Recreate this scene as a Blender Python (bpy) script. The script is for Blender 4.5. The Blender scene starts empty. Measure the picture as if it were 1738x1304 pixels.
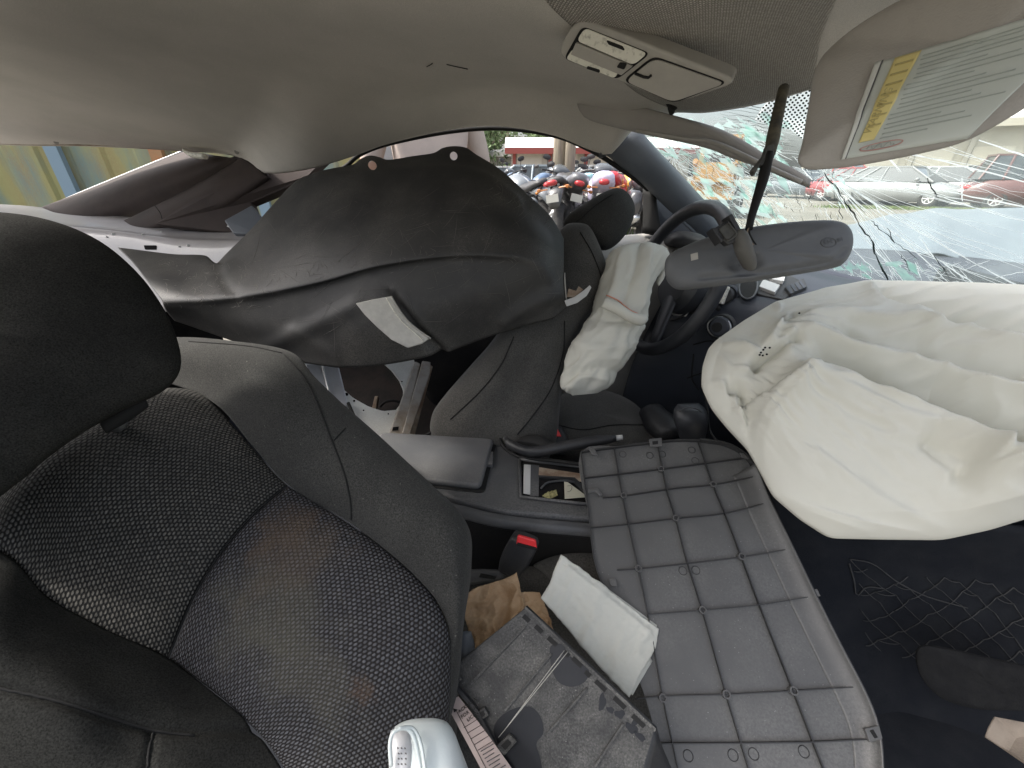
import bpy, bmesh, math, random
import numpy as np
from mathutils import Vector, Matrix, noise as mnoise
from mathutils.bvhtree import BVHTree

# ------------------------------------------------------------------ camera, world, sun, exposure
scene = bpy.context.scene
COL = scene.collection
rnd = random.Random(7)
W0, H0, FPX = 1738.0, 1304.0, 680.0
PITCH, YAW = math.radians(27.5), math.radians(10)
CAM = np.array([0.0, 0.0, 1.12])
cR = np.array([math.cos(YAW), math.sin(YAW), 0.0])
cF = np.array([-math.sin(YAW)*math.cos(PITCH), math.cos(YAW)*math.cos(PITCH), -math.sin(PITCH)])
cU = np.cross(cR, cF)
cam_data = bpy.data.cameras.new("camera")
cam_data.sensor_width = 36.0
cam_data.lens = 36.0*FPX/W0
cam_data.clip_start = 0.02
cam_data.clip_end = 2000
cam = bpy.data.objects.new("camera", cam_data)
cam.matrix_world = Matrix(((cR[0], cU[0], -cF[0], CAM[0]), (cR[1], cU[1], -cF[1], CAM[1]), (cR[2], cU[2], -cF[2], CAM[2]), (0, 0, 0, 1)))
COL.objects.link(cam)
scene.camera = cam

SUN_DIR = Vector((-0.62, -0.10, 0.86)).normalized()      # towards the sun
sun_el = math.asin(SUN_DIR.z)
sun_az = math.atan2(SUN_DIR.x, SUN_DIR.y)
world = bpy.data.worlds.new("World")
scene.world = world
world.use_nodes = True
wn = world.node_tree
wn.nodes.clear()
sky = wn.nodes.new("ShaderNodeTexSky")
sky.sky_type = 'NISHITA'
sky.sun_disc = False
sky.sun_elevation = sun_el
sky.sun_rotation = sun_az
sky.air_density = 1.0
sky.dust_density = 6.0
sky.ozone_density = 0.6
hs = wn.nodes.new("ShaderNodeHueSaturation")
hs.inputs['Saturation'].default_value = 0.45
bg = wn.nodes.new("ShaderNodeBackground")
bg.inputs['Strength'].default_value = 0.15
wo = wn.nodes.new("ShaderNodeOutputWorld")
wn.links.new(sky.outputs[0], hs.inputs['Color'])
wn.links.new(hs.outputs[0], bg.inputs['Color'])
wn.links.new(bg.outputs[0], wo.inputs['Surface'])
sun_data = bpy.data.lights.new("sun", 'SUN')
sun_data.energy = 2.0
sun_data.angle = math.radians(4)
sun_data.color = (1.0, 0.95, 0.87)
sun = bpy.data.objects.new("sun", sun_data)
sun.rotation_euler = SUN_DIR.to_track_quat('Z', 'Y').to_euler()
sun.location = (0, 0, 30)
COL.objects.link(sun)
scene.view_settings.view_transform = 'Standard'
scene.view_settings.look = 'None'
scene.view_settings.gamma = 1.0
scene.view_settings.use_curve_mapping = False
scene.view_settings.exposure = 1.4
scene.render.engine = 'CYCLES'
scene.cycles.max_bounces = 10
scene.cycles.diffuse_bounces = 6
scene.cycles.transparent_max_bounces = 16
scene.cycles.caustics_reflective = False
scene.cycles.caustics_refractive = False

# ------------------------------------------------------------------ geometry helpers
def P(x, y, d):
    """point seen at photo pixel (x, y) at distance d metres along the lens axis"""
    return CAM + d*((x-W0/2)/FPX*cR + (H0/2-y)/FPX*cU + cF)
def ray(x, y):
    return (x-W0/2)/FPX*cR + (H0/2-y)/FPX*cU + cF
def proj(p):
    q = np.asarray(p, float)-CAM
    d = q@cF
    return W0/2+FPX*(q@cR)/d, H0/2-FPX*(q@cU)/d, d
def G(x, y, z=0.0):
    r = ray(x, y)
    return CAM + r*((z-CAM[2])/r[2])
class Wd(tuple):
    pass
def pt(q):
    if isinstance(q, Wd) or isinstance(q, np.ndarray):
        return np.array(q, float)
    return P(*q)
def plane3(a, b, c):
    a, b, c = pt(a), pt(b), pt(c)
    n = np.cross(b-a, c-a)
    n /= np.linalg.norm(n)
    if n@(CAM-a) < 0:
        n = -n
    return a, n
def onp(pl, x, y, lift=0.0):
    o, n = pl
    r = ray(x, y)
    return CAM + r*(((o-CAM)@n)/(r@n)) + n*lift
def catmull(pts, n, closed=False, by='arc'):
    p = np.array(pts, float)
    if len(p) == 2 and not closed:
        t = np.linspace(0, 1, n)[:, None]
        return p[0]*(1-t)+p[1]*t
    if closed:
        q = np.vstack([p[-1], p, p[0], p[1]])
        m = len(p)
    else:
        q = np.vstack([2*p[0]-p[1], p, 2*p[-1]-p[-2]])
        m = len(p)-1
    out = []
    K = 14
    for i in range(m):
        a, b, c, d = q[i], q[i+1], q[i+2], q[i+3]
        # centripetal-ish: limit overshoot by plain catmull with half tension
        for k in range(K):
            t = k/K
            out.append(0.5*((2*b)+(-a+c)*t+(2*a-5*b+4*c-d)*t*t+(-a+3*b-3*c+d)*t**3))
    out.append(p[0] if closed else p[-1])
    out = np.array(out)
    if by == 'par':
        s = np.arange(len(out), dtype=float)
    else:
        s = np.concatenate([[0], np.cumsum(np.linalg.norm(np.diff(out, axis=0), axis=1))])
    t = np.linspace(0, s[-1], n+1)[:-1] if closed else np.linspace(0, s[-1], n)
    return np.stack([np.interp(t, s, out[:, k]) for k in range(out.shape[1])], axis=1)
def linres(pts, n, closed=False):
    p = np.array(pts, float)
    if closed:
        p = np.vstack([p, p[:1]])
    s = np.concatenate([[0], np.cumsum(np.linalg.norm(np.diff(p, axis=0), axis=1))])
    t = np.linspace(0, s[-1], n+1)[:-1] if closed else np.linspace(0, s[-1], n)
    return np.stack([np.interp(t, s, p[:, k]) for k in range(p.shape[1])], axis=1)

def tag(o, label=None, cat=None, group=None, kind=None):
    if label: o['label'] = label
    if cat: o['category'] = cat
    if group: o['group'] = group
    if kind: o['kind'] = kind
    return o
def empty(name, loc, label=None, cat=None, group=None, rz=0.0):
    o = bpy.data.objects.new(name, None)
    o.empty_display_size = 0.05
    o.location = loc
    o.rotation_euler = (0, 0, rz)
    COL.objects.link(o)
    o['_loc'] = [float(v) for v in loc]
    return tag(o, label, cat, group)
def wloc(o):
    """world position of an unrotated chain"""
    v = np.zeros(3)
    while o is not None:
        v = v + np.array(o.location)
        o = o.parent
    return v
def link(name, verts, faces, mats, parent=None, smooth=True, uvs=None, origin=None, fmat=None, local=False):
    """link one mesh; verts are in world space unless local"""
    verts = np.asarray(verts, float)
    if not isinstance(mats, (list, tuple)):
        mats = [mats]
    base = wloc(parent) if (parent is not None and not local) else np.zeros(3)
    if local:
        loc = np.zeros(3) if origin is None else np.array(origin, float)
        vv = verts-loc
        oloc = loc
    else:
        c = verts.mean(axis=0) if origin is None else np.array(origin, float)
        if origin is None:
            c[2] = verts[:, 2].min()
        vv = verts-c
        oloc = c-base
    me = bpy.data.meshes.new(name)
    me.from_pydata([tuple(v) for v in vv], [], [tuple(int(i) for i in f) for f in faces])
    for m in mats:
        me.materials.append(m)
    if fmat is not None:
        me.polygons.foreach_set('material_index', np.asarray(fmat, dtype=np.int32))
    if smooth:
        me.polygons.foreach_set('use_smooth', [True]*len(me.polygons))
    if uvs is not None:
        uvl = me.uv_layers.new(name='UVMap')
        idx = np.zeros(len(me.loops), dtype=np.int32)
        me.loops.foreach_get('vertex_index', idx)
        uvl.data.foreach_set('uv', np.asarray(uvs, float)[idx].ravel())
    me.update()
    o = bpy.data.objects.new(name, me)
    o.location = oloc
    COL.objects.link(o)
    if parent is not None:
        o.parent = parent
    return o
def mod_solid(o, th, offset=-1.0):
    m = o.modifiers.new('thickness', 'SOLIDIFY')
    m.thickness = th
    m.offset = offset
    return o
def mod_bevel(o, w, seg=2):
    m = o.modifiers.new('bevel', 'BEVEL')
    m.width = w
    m.segments = seg
    m.limit_method = 'ANGLE'
    m.angle_limit = math.radians(40)
    return o
def grid_faces(nr, nc, wrap=False, off=0):
    f = []
    for i in range(nr-1):
        for j in range(nc if wrap else nc-1):
            a = off+i*nc+j; b = off+i*nc+(j+1) % nc
            c = off+(i+1)*nc+(j+1) % nc; d = off+(i+1)*nc+j
            f.append((a, b, c, d))
    return f
def grid_normals(g):
    du = np.gradient(g, axis=1); dv = np.gradient(g, axis=0)
    n = np.cross(du, dv)
    n /= (np.linalg.norm(n, axis=2, keepdims=True)+1e-12)
    flip = ((n*(CAM-g)).sum(axis=2) < 0).mean() > 0.5
    return (-n if flip else n), flip
def sheet(name, g, mat, parent=None, th=0.004, disp=None, origin=None, smooth=True):
    """grid g [rows, cols, 3] of world points -> one solidified sheet facing the camera"""
    g = np.array(g, float)
    n, flip = grid_normals(g)
    if disp is not None:
        q = (g-CAM)
        d = q@cF
        px = W0/2+FPX*(q@cR)/d; py = H0/2-FPX*(q@cU)/d
        g = g+n*disp(px, py, g)[..., None]
    nr, nc, _ = g.shape
    f = grid_faces(nr, nc)
    if not flip:
        pass
    # winding: face normal of (a,b,c,d) is du x dv
    if flip:
        f = [tuple(reversed(x)) for x in f]
    su = np.concatenate([[0], np.cumsum(np.linalg.norm(np.diff(g[nr//2], axis=0), axis=1))])
    sv = np.concatenate([[0], np.cumsum(np.linalg.norm(np.diff(g[:, nc//2], axis=0), axis=1))])
    U, V = np.meshgrid(su, sv)
    o = link(name, g.reshape(-1, 3), f, mat, parent, smooth, np.stack([U.ravel(), V.ravel()], axis=1), origin)
    if th:
        mod_solid(o, th, -1.0)
    return o
def rows_grid(rows, nc, nr, by='arc', lin=False):
    R = []
    for r in rows:
        p = [pt(q) for q in r]
        R.append((linres if lin else catmull)(p, nc) if by != 'par' else catmull(p, nc, by='par'))
    R = np.array(R)
    out = np.zeros((nr, nc, 3))
    for j in range(nc):
        out[:, j] = catmull(R[:, j], nr, by='par')
    return out
def xrows_grid(rows, nc, nr):
    """rows of (x,y,d): resampled at shared x fractions"""
    R = []
    for r in rows:
        a = np.array(r, float)
        t = np.linspace(a[0, 0], a[-1, 0], nc)
        c = catmull(a, 400)
        R.append(np.array([P(x, np.interp(x, c[:, 0], c[:, 1]), np.interp(x, c[:, 0], c[:, 2])) for x in t]))
    R = np.array(R)
    out = np.zeros((nr, nc, 3))
    for j in range(nc):
        out[:, j] = catmull(R[:, j], nr, by='par')
    return out
def coons(top, bottom, left, right, nc, nr):
    """top/bottom run left->right, left/right run top->bottom"""
    T, B = catmull([pt(q) for q in top], nc), catmull([pt(q) for q in bottom], nc)
    L, R_ = catmull([pt(q) for q in left], nr), catmull([pt(q) for q in right], nr)
    u = np.linspace(0, 1, nc)[None, :, None]; v = np.linspace(0, 1, nr)[:, None, None]
    g = (1-v)*T[None]+v*B[None]+(1-u)*L[:, None]+u*R_[:, None]
    g -= (1-u)*(1-v)*T[0]+u*(1-v)*T[-1]+(1-u)*v*B[0]+u*v*B[-1]
    return g
def puffed(g, amp, p=4, edge=0.0):
    nr, nc, _ = g.shape
    n, _f = grid_normals(g)
    u = np.linspace(-1, 1, nc)[None, :]; v = np.linspace(-1, 1, nr)[:, None]
    h = (1-np.abs(u)**p)*(1-np.abs(v)**p)
    return g+n*(amp*np.sqrt(np.clip(h, 0, 1))-edge)[..., None]
def pillow(name, outline, mat, parent=None, front=0.05, back=0.05, n=96, rings=20, disp=None, lin=False, pw=(2.2, 0.55), center=None, origin=None, smooth_corner=1):
    o3 = np.array([pt(q) for q in outline])
    rim = (linres if lin else catmull)(o3, n, closed=True)
    if lin:
        for _ in range(smooth_corner):
            rim = 0.5*rim+0.25*(np.roll(rim, 1, 0)+np.roll(rim, -1, 0))
    c = rim.mean(axis=0) if center is None else pt(center)
    nn = np.zeros(3)
    for i in range(n):
        nn += np.cross(rim[i]-c, rim[(i+1) % n]-c)
    nn /= np.linalg.norm(nn)
    if nn@(CAM-c) < 0:
        nn = -nn
    V = []; F = []
    ss = [math.sin(math.pi/2*(1-k/rings)) for k in range(rings)]
    def side(sgn, amp):
        rr = []
        for k, s in enumerate(ss):
            if k == 0 and sgn < 0:
                continue
            q = c+(rim-c)*s
            q = q+nn*sgn*amp*(1-s**pw[0])**pw[1]
            rr.append(q)
        return rr
    fr = side(1, front)
    tip = c+nn*front
    if disp is not None:
        for k in range(len(fr)):
            q = fr[k]-CAM; d = q@cF
            px = W0/2+FPX*(q@cR)/d; py = H0/2-FPX*(q@cU)/d
            fade = min(1.0, (1-ss[k])*6)
            fr[k] = fr[k]+nn*(disp(px, py, fr[k])*fade)[:, None]
        q = tip-CAM; d = q@cF
        tip = tip+nn*float(disp(np.array([W0/2+FPX*(q@cR)/d]), np.array([H0/2-FPX*(q@cU)/d]), tip[None])[0])
    for r in fr: V.extend(r)
    F += grid_faces(len(fr), n, True)
    V.append(tip); ti = len(V)-1
    o_ = (len(fr)-1)*n
    F += [(o_+j, o_+(j+1) % n, ti) for j in range(n)]
    bk = side(-1, back)
    prev = 0
    for r in bk:
        st = len(V)
        V.extend(r)
        for j in range(n):
            F.append((prev+(j+1) % n, prev+j, st+j, st+(j+1) % n))
        prev = st
    V.append(c-nn*back); bi = len(V)-1
    F += [(prev+(j+1) % n, prev+j, bi) for j in range(n)]
    V = np.array(V)
    # orientation test
    a, b, cc = V[F[0][0]], V[F[0][1]], V[F[0][2]]
    mid = F[(len(fr)-2)*n]
    fn = np.cross(V[mid[1]]-V[mid[0]], V[mid[2]]-V[mid[0]])
    if fn@nn < 0:
        F = [tuple(reversed(f)) for f in F]
    e1 = rim[0]-c; e1 -= nn*(e1@nn); e1 /= np.linalg.norm(e1); e2 = np.cross(nn, e1)
    uv = np.stack([(V-c)@e1, (V-c)@e2], axis=1)
    return link(name, V, F, mat, parent, True, uv, origin)
def eloft(name, rows, mat, parent=None, n=28, nr=24, pw=2.0, disp=None, caps=True, flat=1.0, origin=None):
    """rows: (L, R, thick[, push]) silhouette pairs; elliptic sections between them"""
    A = np.array([np.concatenate([pt(r[0]), pt(r[1]), [r[2]]]) for r in rows])
    A = catmull(A, nr)
    V = []
    for i in range(nr):
        L, R_, th = A[i, :3], A[i, 3:6], A[i, 6]
        c = (L+R_)/2; h = (R_-L)/2
        ax = (A[min(i+1, nr-1), :3]+A[min(i+1, nr-1), 3:6]-A[max(i-1, 0), :3]-A[max(i-1, 0), 3:6])
        nn = np.cross(h, ax); nn /= np.linalg.norm(nn)+1e-9
        if nn@(CAM-c) < 0: nn = -nn
        for k in range(n):
            a = 2*math.pi*k/n
            ca, sa = math.cos(a), math.sin(a)
            e = 2.0/pw
            V.append(c+h*math.copysign(abs(ca)**e, ca)+nn*th*math.copysign(abs(sa)**e, sa))
    V = np.array(V)
    if disp is not None:
        q = V-CAM; d = q@cF
        px = W0/2+FPX*(q@cR)/d; py = H0/2-FPX*(q@cU)/d
        cs = np.repeat(V.reshape(nr, n, 3).mean(axis=1), n, axis=0)
        dr = V-cs; dr /= np.linalg.norm(dr, axis=1, keepdims=True)+1e-9
        V = V+dr*disp(px, py, V)[:, None]
    F = grid_faces(nr, n, True)
    V = list(V)
    if caps:
        for i, st in ((0, 0), (nr-1, (nr-1)*n)):
            c = np.mean(V[st:st+n], axis=0)
            V.append(c)
            k = len(V)-1
            for j in range(n):
                F.append((k, st+(j+1) % n, st+j) if i == 0 else (k, st+j, st+(j+1) % n))
    V = np.array(V)
    f = F[(nr//2)*n+n//4]
    fn = np.cross(V[f[1]]-V[f[0]], V[f[2]]-V[f[0]])
    cc = V[(nr//2)*n:(nr//2)*n+n].mean(axis=0)
    if fn@(V[f[0]]-cc) < 0:
        F = [tuple(reversed(x)) for x in F]
    Ln = np.concatenate([[0], np.cumsum(np.linalg.norm(np.diff((A[:, :3]+A[:, 3:6])/2, axis=0), axis=1))])
    wd = np.linalg.norm(A[nr//2, 3:6]-A[nr//2, :3])*math.pi/2*1.6
    uv = np.array([(k/n*wd, Ln[i]) for i in range(nr) for k in range(n)]+[(0, 0)]*(len(V)-nr*n))
    return link(name, V, F, mat, parent, True, uv, origin)
def tube_vf(pts, r, n=8, res=None, V=None, F=None, closed=False):
    p = np.array([pt(q) for q in pts])
    if res:
        p = catmull(p, res, closed=closed)
    m = len(p)
    rr = np.full(m, r) if np.isscalar(r) else np.interp(np.linspace(0, 1, m), np.linspace(0, 1, len(r)), r)
    V = [] if V is None else V; F = [] if F is None else F
    st = len(V)
    up = np.array([0.13, 0.21, 0.97])
    for i in range(m):
        t = p[(i+1) % m if closed else min(i+1, m-1)]-p[(i-1) % m if closed else max(i-1, 0)]
        t /= np.linalg.norm(t)+1e-12
        a = np.cross(t, up)
        if np.linalg.norm(a) < 1e-3: a = np.cross(t, [1, 0, 0])
        a /= np.linalg.norm(a); b = np.cross(a, t)
        up = b
        for k in range(n):
            w = 2*math.pi*k/n
            V.append(p[i]+rr[i]*(a*math.cos(w)+b*math.sin(w)))
    for i in range(m if closed else m-1):
        for k in range(n):
            a0 = st+i*n+k; a1 = st+i*n+(k+1) % n
            b0 = st+((i+1) % m)*n+k; b1 = st+((i+1) % m)*n+(k+1) % n
            F.append((a0, b0, b1, a1))
    if not closed:
        F.append(tuple(st+k for k in range(n)))
        F.append(tuple(st+(m-1)*n+k for k in reversed(range(n))))
    return V, F
def tube(name, pts, r, mat, parent=None, n=8, res=None, closed=False, origin=None):
    V, F = tube_vf(pts, r, n, res, closed=closed)
    return link(name, V, F, mat, parent, True, None, origin)
def plate(name, outline, mat, parent=None, th=0.004, bevel=0.0, smooth=False, origin=None, seg=2):
    """outline polygon (world points) extruded away from the camera by th"""
    p = np.array([pt(q) for q in outline])
    c = p.mean(axis=0)
    n = np.zeros(3)
    for i in range(len(p)):
        n += np.cross(p[i]-c, p[(i+1) % len(p)]-c)
    n /= np.linalg.norm(n)
    if n@(CAM-c) < 0:
        p = p[::-1]; n = -n
    m = len(p)
    V = np.vstack([p, p-n*th])
    F = [tuple(range(m)), tuple(reversed(range(m, 2*m)))]+[((i+1) % m, i, m+i, m+(i+1) % m) for i in range(m)]
    e1 = p[1]-p[0]; e1 /= np.linalg.norm(e1); e2 = np.cross(n, e1)
    uv = np.stack([(V-c)@e1, (V-c)@e2], axis=1)
    o = link(name, V, F, mat, parent, smooth, uv, origin)
    if bevel:
        mod_bevel(o, bevel, seg)
    return o
def rounded(pts, r, k=5):
    """round the corners of a 3-D polygon"""
    p = [np.array(q, float) for q in pts]
    out = []
    m = len(p)
    for i in range(m):
        a, b, c = p[i-1], p[i], p[(i+1) % m]
        da = (a-b); la = np.linalg.norm(da); dc = (c-b); lc = np.linalg.norm(dc)
        ra = min(r, la*0.45, lc*0.45)
        s, e = b+da/la*ra, b+dc/lc*ra
        for j in range(k+1):
            t = j/k
            out.append((1-t)**2*s+2*t*(1-t)*b+t*t*e)
    return out
def box_vf(V, F, c, size, rot=None):
    st = len(V)
    for sx, sy, sz in ((-1,-1,-1),(1,-1,-1),(1,1,-1),(-1,1,-1),(-1,-1,1),(1,-1,1),(1,1,1),(-1,1,1)):
        v = np.array([sx*size[0]/2, sy*size[1]/2, sz*size[2]/2])
        if rot is not None: v = rot@v
        V.append(np.array(c)+v)
    for f in ((0,3,2,1),(4,5,6,7),(0,1,5,4),(1,2,6,5),(2,3,7,6),(3,0,4,7)):
        F.append(tuple(st+i for i in f))
def boxes(name, lst, mat, parent=None, bevel=0.0, local=False, origin=None):
    V, F = [], []
    for b in lst:
        box_vf(V, F, *b)
    o = link(name, V, F, mat, parent, False, None, origin, local=local)
    if bevel: mod_bevel(o, bevel)
    return o
def lathe(name, c, axis, prof, mat, parent=None, n=24, local=False, origin=None):
    c = np.array(c, float); ax = np.array(axis, float); ax /= np.linalg.norm(ax)
    a = np.cross(ax, [0, 0, 1])
    if np.linalg.norm(a) < 1e-3: a = np.cross(ax, [1, 0, 0])
    a /= np.linalg.norm(a); b = np.cross(ax, a)
    V = [c+ax*z+r*(a*math.cos(2*math.pi*k/n)+b*math.sin(2*math.pi*k/n)) for (r, z) in prof for k in range(n)]
    F = [tuple(reversed(f)) for f in grid_faces(len(prof), n, True)]
    F.append(tuple(range(n)))
    F.append(tuple((len(prof)-1)*n+k for k in reversed(range(n))))
    V = np.array(V)
    f = F[0]
    o = link(name, V, F, mat, parent, True, None, origin, local=local)
    bm = bmesh.new(); bm.from_mesh(o.data)
    bmesh.ops.recalc_face_normals(bm, faces=bm.faces)
    for e in bm.edges:
        if len(e.link_faces) == 2 and e.calc_face_angle(0) > math.radians(35): e.smooth = False
    bm.to_mesh(o.data); bm.free()
    return o
def bvh_of(o):
    b = wloc(o)
    me = o.data
    return BVHTree.FromPolygons([Vector(b)+v.co for v in me.vertices], [tuple(p.vertices) for p in me.polygons])
def on(bvh, x, y, lift=0.0, default=None):
    r = Vector(ray(x, y))
    L = r.length
    h = bvh.ray_cast(Vector(CAM), r/L)
    if h[0] is None:
        return None if default is None else P(x, y, default)
    n = h[1]
    if n.dot(Vector(CAM)-h[0]) < 0: n = -n
    return np.array(h[0]+n*lift)
def on_line(bvh, pts, n=24, lift=0.0, smooth=True):
    a = (catmull if smooth else linres)([(q[0], q[1]) for q in pts], n)
    out = [on(bvh, x, y, lift) for x, y in a]
    return [q for q in out if q is not None]
def text(name, body, size, origin, xdir, ydir, mat, parent=None, ext=0.0002):
    """flat lettering laid with its baseline along xdir"""
    cu = bpy.data.curves.new(name, 'FONT')
    cu.body = body; cu.size = size; cu.extrude = ext; cu.resolution_u = 2
    cu.materials.append(mat)
    o = bpy.data.objects.new(name, cu)
    x = np.array(xdir, float); x /= np.linalg.norm(x)
    y = np.array(ydir, float); y -= x*(x@y); y /= np.linalg.norm(y)
    z = np.cross(x, y)
    b = wloc(parent) if parent is not None else np.zeros(3)
    q = np.array(origin)-b
    COL.objects.link(o)
    dg = bpy.context.evaluated_depsgraph_get(); dg.update()
    me = bpy.data.meshes.new_from_object(o.evaluated_get(dg)); me.name = name
    bpy.data.objects.remove(o)
    o = bpy.data.objects.new(name, me); COL.objects.link(o)
    o.matrix_local = Matrix(((x[0], y[0], z[0], q[0]), (x[1], y[1], z[1], q[1]), (x[2], y[2], z[2], q[2]), (0, 0, 0, 1)))
    if parent is not None: o.parent = parent
    return o
def seg_dist(px, py, pts):
    """distance (and signed side) of pixels to a polyline"""
    best = np.full(np.shape(px), 1e9); sgn = np.zeros(np.shape(px))
    for (x0, y0), (x1, y1) in zip(pts[:-1], pts[1:]):
        dx, dy = x1-x0, y1-y0
        L2 = dx*dx+dy*dy
        t = np.clip(((px-x0)*dx+(py-y0)*dy)/L2, 0, 1)
        ex, ey = px-(x0+t*dx), py-(y0+t*dy)
        d = np.hypot(ex, ey)
        s = np.sign(dx*ey-dy*ex)
        m = d < best
        best = np.where(m, d, best); sgn = np.where(m, s, sgn)
    return best, sgn
def ridges(lst, sharp=False):
    """lst of (polyline, amp, width_left, width_right): asymmetric cloth folds"""
    def f(px, py, g=None):
        h = np.zeros(np.shape(px))
        for pl, amp, w0, w1 in lst:
            pl2 = catmull(pl, max(6, len(pl)*4)) if len(pl) > 2 else np.array(pl, float)
            d, s = seg_dist(px, py, [tuple(q) for q in pl2])
            w = np.where(s > 0, w1, w0)
            h = h+amp*(np.exp(-(d/w)**2*1.2) if not sharp else np.exp(-(d/w)**1.25*1.3))
        return h
    return f
def cloth_noise(px, py, sc, amp, seed=0.0, ridged=False):
    o = np.zeros(np.shape(px)).ravel()
    a, b = np.ravel(px), np.ravel(py)
    for i in range(len(o)):
        v = mnoise.noise(Vector((a[i]/sc+seed, b[i]/sc, seed)))
        o[i] = (1-2*abs(v)) if ridged else v
    return amp*o.reshape(np.shape(px))

def decal(name, corners, bvh, lift, m, parent, nx=24, ny=16, th=.0004, default=None):
    """a thin printed sheet lying on a curved surface; corners TL, TR, BR, BL in photo pixels"""
    a, b, c, d = [np.array(q, float) for q in corners]
    g = np.zeros((ny, nx, 3))
    for i in range(ny):
        for j in range(nx):
            u, v = j/(nx-1), i/(ny-1)
            p = (1-u)*(1-v)*a+u*(1-v)*b+u*v*c+(1-u)*v*d
            q = on(bvh, p[0], p[1], lift, default)
            g[i, j] = q if q is not None else (g[i, j-1] if j else g[i-1, j])
    return sheet(name, g, m, parent, th)
# ------------------------------------------------------------------ materials
MATS = {}
def mat(name, col, rough=0.6, col2=None, nscale=6.0, bump=0.0, bscale=300.0, metal=0.0, spec=0.5, weave=None, dust=None, dustamt=0.5, dscale=3.0, nlo=0.4, nhi=0.65, coat=0.0, grain=None, fine=None, sheen=0.0, uv=False, stretch=None):
    if name in MATS: return MATS[name]
    m = bpy.data.materials.new(name)
    m.use_nodes = True
    nt = m.node_tree; N = nt.nodes; Lk = nt.links
    b = N['Principled BSDF']
    b.inputs['Roughness'].default_value = rough
    b.inputs['Metallic'].default_value = metal
    b.inputs['Specular IOR Level'].default_value = spec
    if coat: b.inputs['Coat Weight'].default_value = coat; b.inputs['Coat Roughness'].default_value = 0.08
    if sheen: b.inputs['Sheen Weight'].default_value = sheen; b.inputs['Sheen Roughness'].default_value = 0.5
    tc = N.new('ShaderNodeTexCoord')
    co = tc.outputs['UV' if (uv or weave) else 'Object']
    oc = tc.outputs['Object']
    if stretch:
        mp = N.new('ShaderNodeMapping'); mp.inputs['Scale'].default_value = stretch
        Lk.new(oc, mp.inputs[0]); oc = mp.outputs[0]
    cur = None
    def rgb(c):
        r = N.new('ShaderNodeRGB'); r.outputs[0].default_value = (*c, 1); return r.outputs[0]
    def mixc(f, a, c):
        x = N.new('ShaderNodeMix'); x.data_type = 'RGBA'
        if hasattr(f, 'is_output'): Lk.new(f, x.inputs[0])
        else: x.inputs[0].default_value = f
        Lk.new(a, x.inputs[6]); Lk.new(c, x.inputs[7]); return x.outputs[2]
    def nz(s, det=6, co_=None, rg=0.6):
        t = N.new('ShaderNodeTexNoise'); t.inputs['Scale'].default_value = s; t.inputs['Detail'].default_value = det
        t.inputs['Roughness'].default_value = rg
        Lk.new(co_ or oc, t.inputs['Vector']); return t.outputs['Fac']
    def ramp(v, lo, hi):
        r = N.new('ShaderNodeMapRange'); r.inputs[1].default_value = lo; r.inputs[2].default_value = hi
        Lk.new(v, r.inputs[0]); return r.outputs[0]
    cur = rgb(col)
    if col2 is not None:
        cur = mixc(ramp(nz(nscale), nlo, nhi), cur, rgb(col2))
    hgt = None
    if weave:
        # staggered bead weave: (cell_w, cell_h, groove colour, angle)
        cw, ch, gcol, ang = weave
        mp = N.new('ShaderNodeMapping'); mp.inputs['Rotation'].default_value[2] = ang
        Lk.new(co, mp.inputs[0])
        wob = N.new('ShaderNodeTexNoise'); wob.inputs['Scale'].default_value = 160; wob.inputs['Detail'].default_value = 1
        Lk.new(mp.outputs[0], wob.inputs['Vector'])
        wv = N.new('ShaderNodeVectorMath'); wv.operation = 'MULTIPLY_ADD'; wv.inputs[1].default_value = (cw*.35, ch*.35, 0)
        Lk.new(wob.outputs['Color'], wv.inputs[0]); Lk.new(mp.outputs[0], wv.inputs[2])
        sx = N.new('ShaderNodeSeparateXYZ'); Lk.new(wv.outputs[0], sx.inputs[0])
        def mth(op, a, b2=None):
            q = N.new('ShaderNodeMath'); q.operation = op
            for k, v in enumerate((a, b2)):
                if v is None: continue
                if hasattr(v, 'is_output'): Lk.new(v, q.inputs[k])
                else: q.inputs[k].default_value = v
            return q.outputs[0]
        vv_ = mth('DIVIDE', sx.outputs['Y'], ch); uu_ = mth('DIVIDE', sx.outputs['X'], cw)
        row = mth('FLOOR', vv_); par = mth('MULTIPLY', mth('PINGPONG', row, 1.0), .5)
        us = mth('ADD', uu_, par)
        fu = mth('SUBTRACT', mth('FRACT', us), .5); fv = mth('SUBTRACT', mth('FRACT', vv_), .5)
        r2 = mth('SQRT', mth('ADD', mth('MULTIPLY', mth('MULTIPLY', fu, fu), 4.2), mth('MULTIPLY', mth('MULTIPLY', fv, fv), 4.6)))
        mrb = N.new('ShaderNodeMapRange'); mrb.interpolation_type = 'SMOOTHSTEP'
        mrb.inputs[1].default_value = 1.06; mrb.inputs[2].default_value = .45
        Lk.new(r2, mrb.inputs[0])
        wn2 = N.new('ShaderNodeTexWhiteNoise'); wn2.noise_dimensions = '2D'
        cb = N.new('ShaderNodeCombineXYZ'); Lk.new(mth('FLOOR', us), cb.inputs[0]); Lk.new(row, cb.inputs[1]); Lk.new(cb.outputs[0], wn2.inputs['Vector'])
        vary = mth('ADD', mth('MULTIPLY', wn2.outputs['Value'], .45), .6)
        bd = mth('MULTIPLY', mrb.outputs[0], vary)
        cur = mixc(bd, rgb(gcol), cur)
        hgt = mrb.outputs[0]
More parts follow.
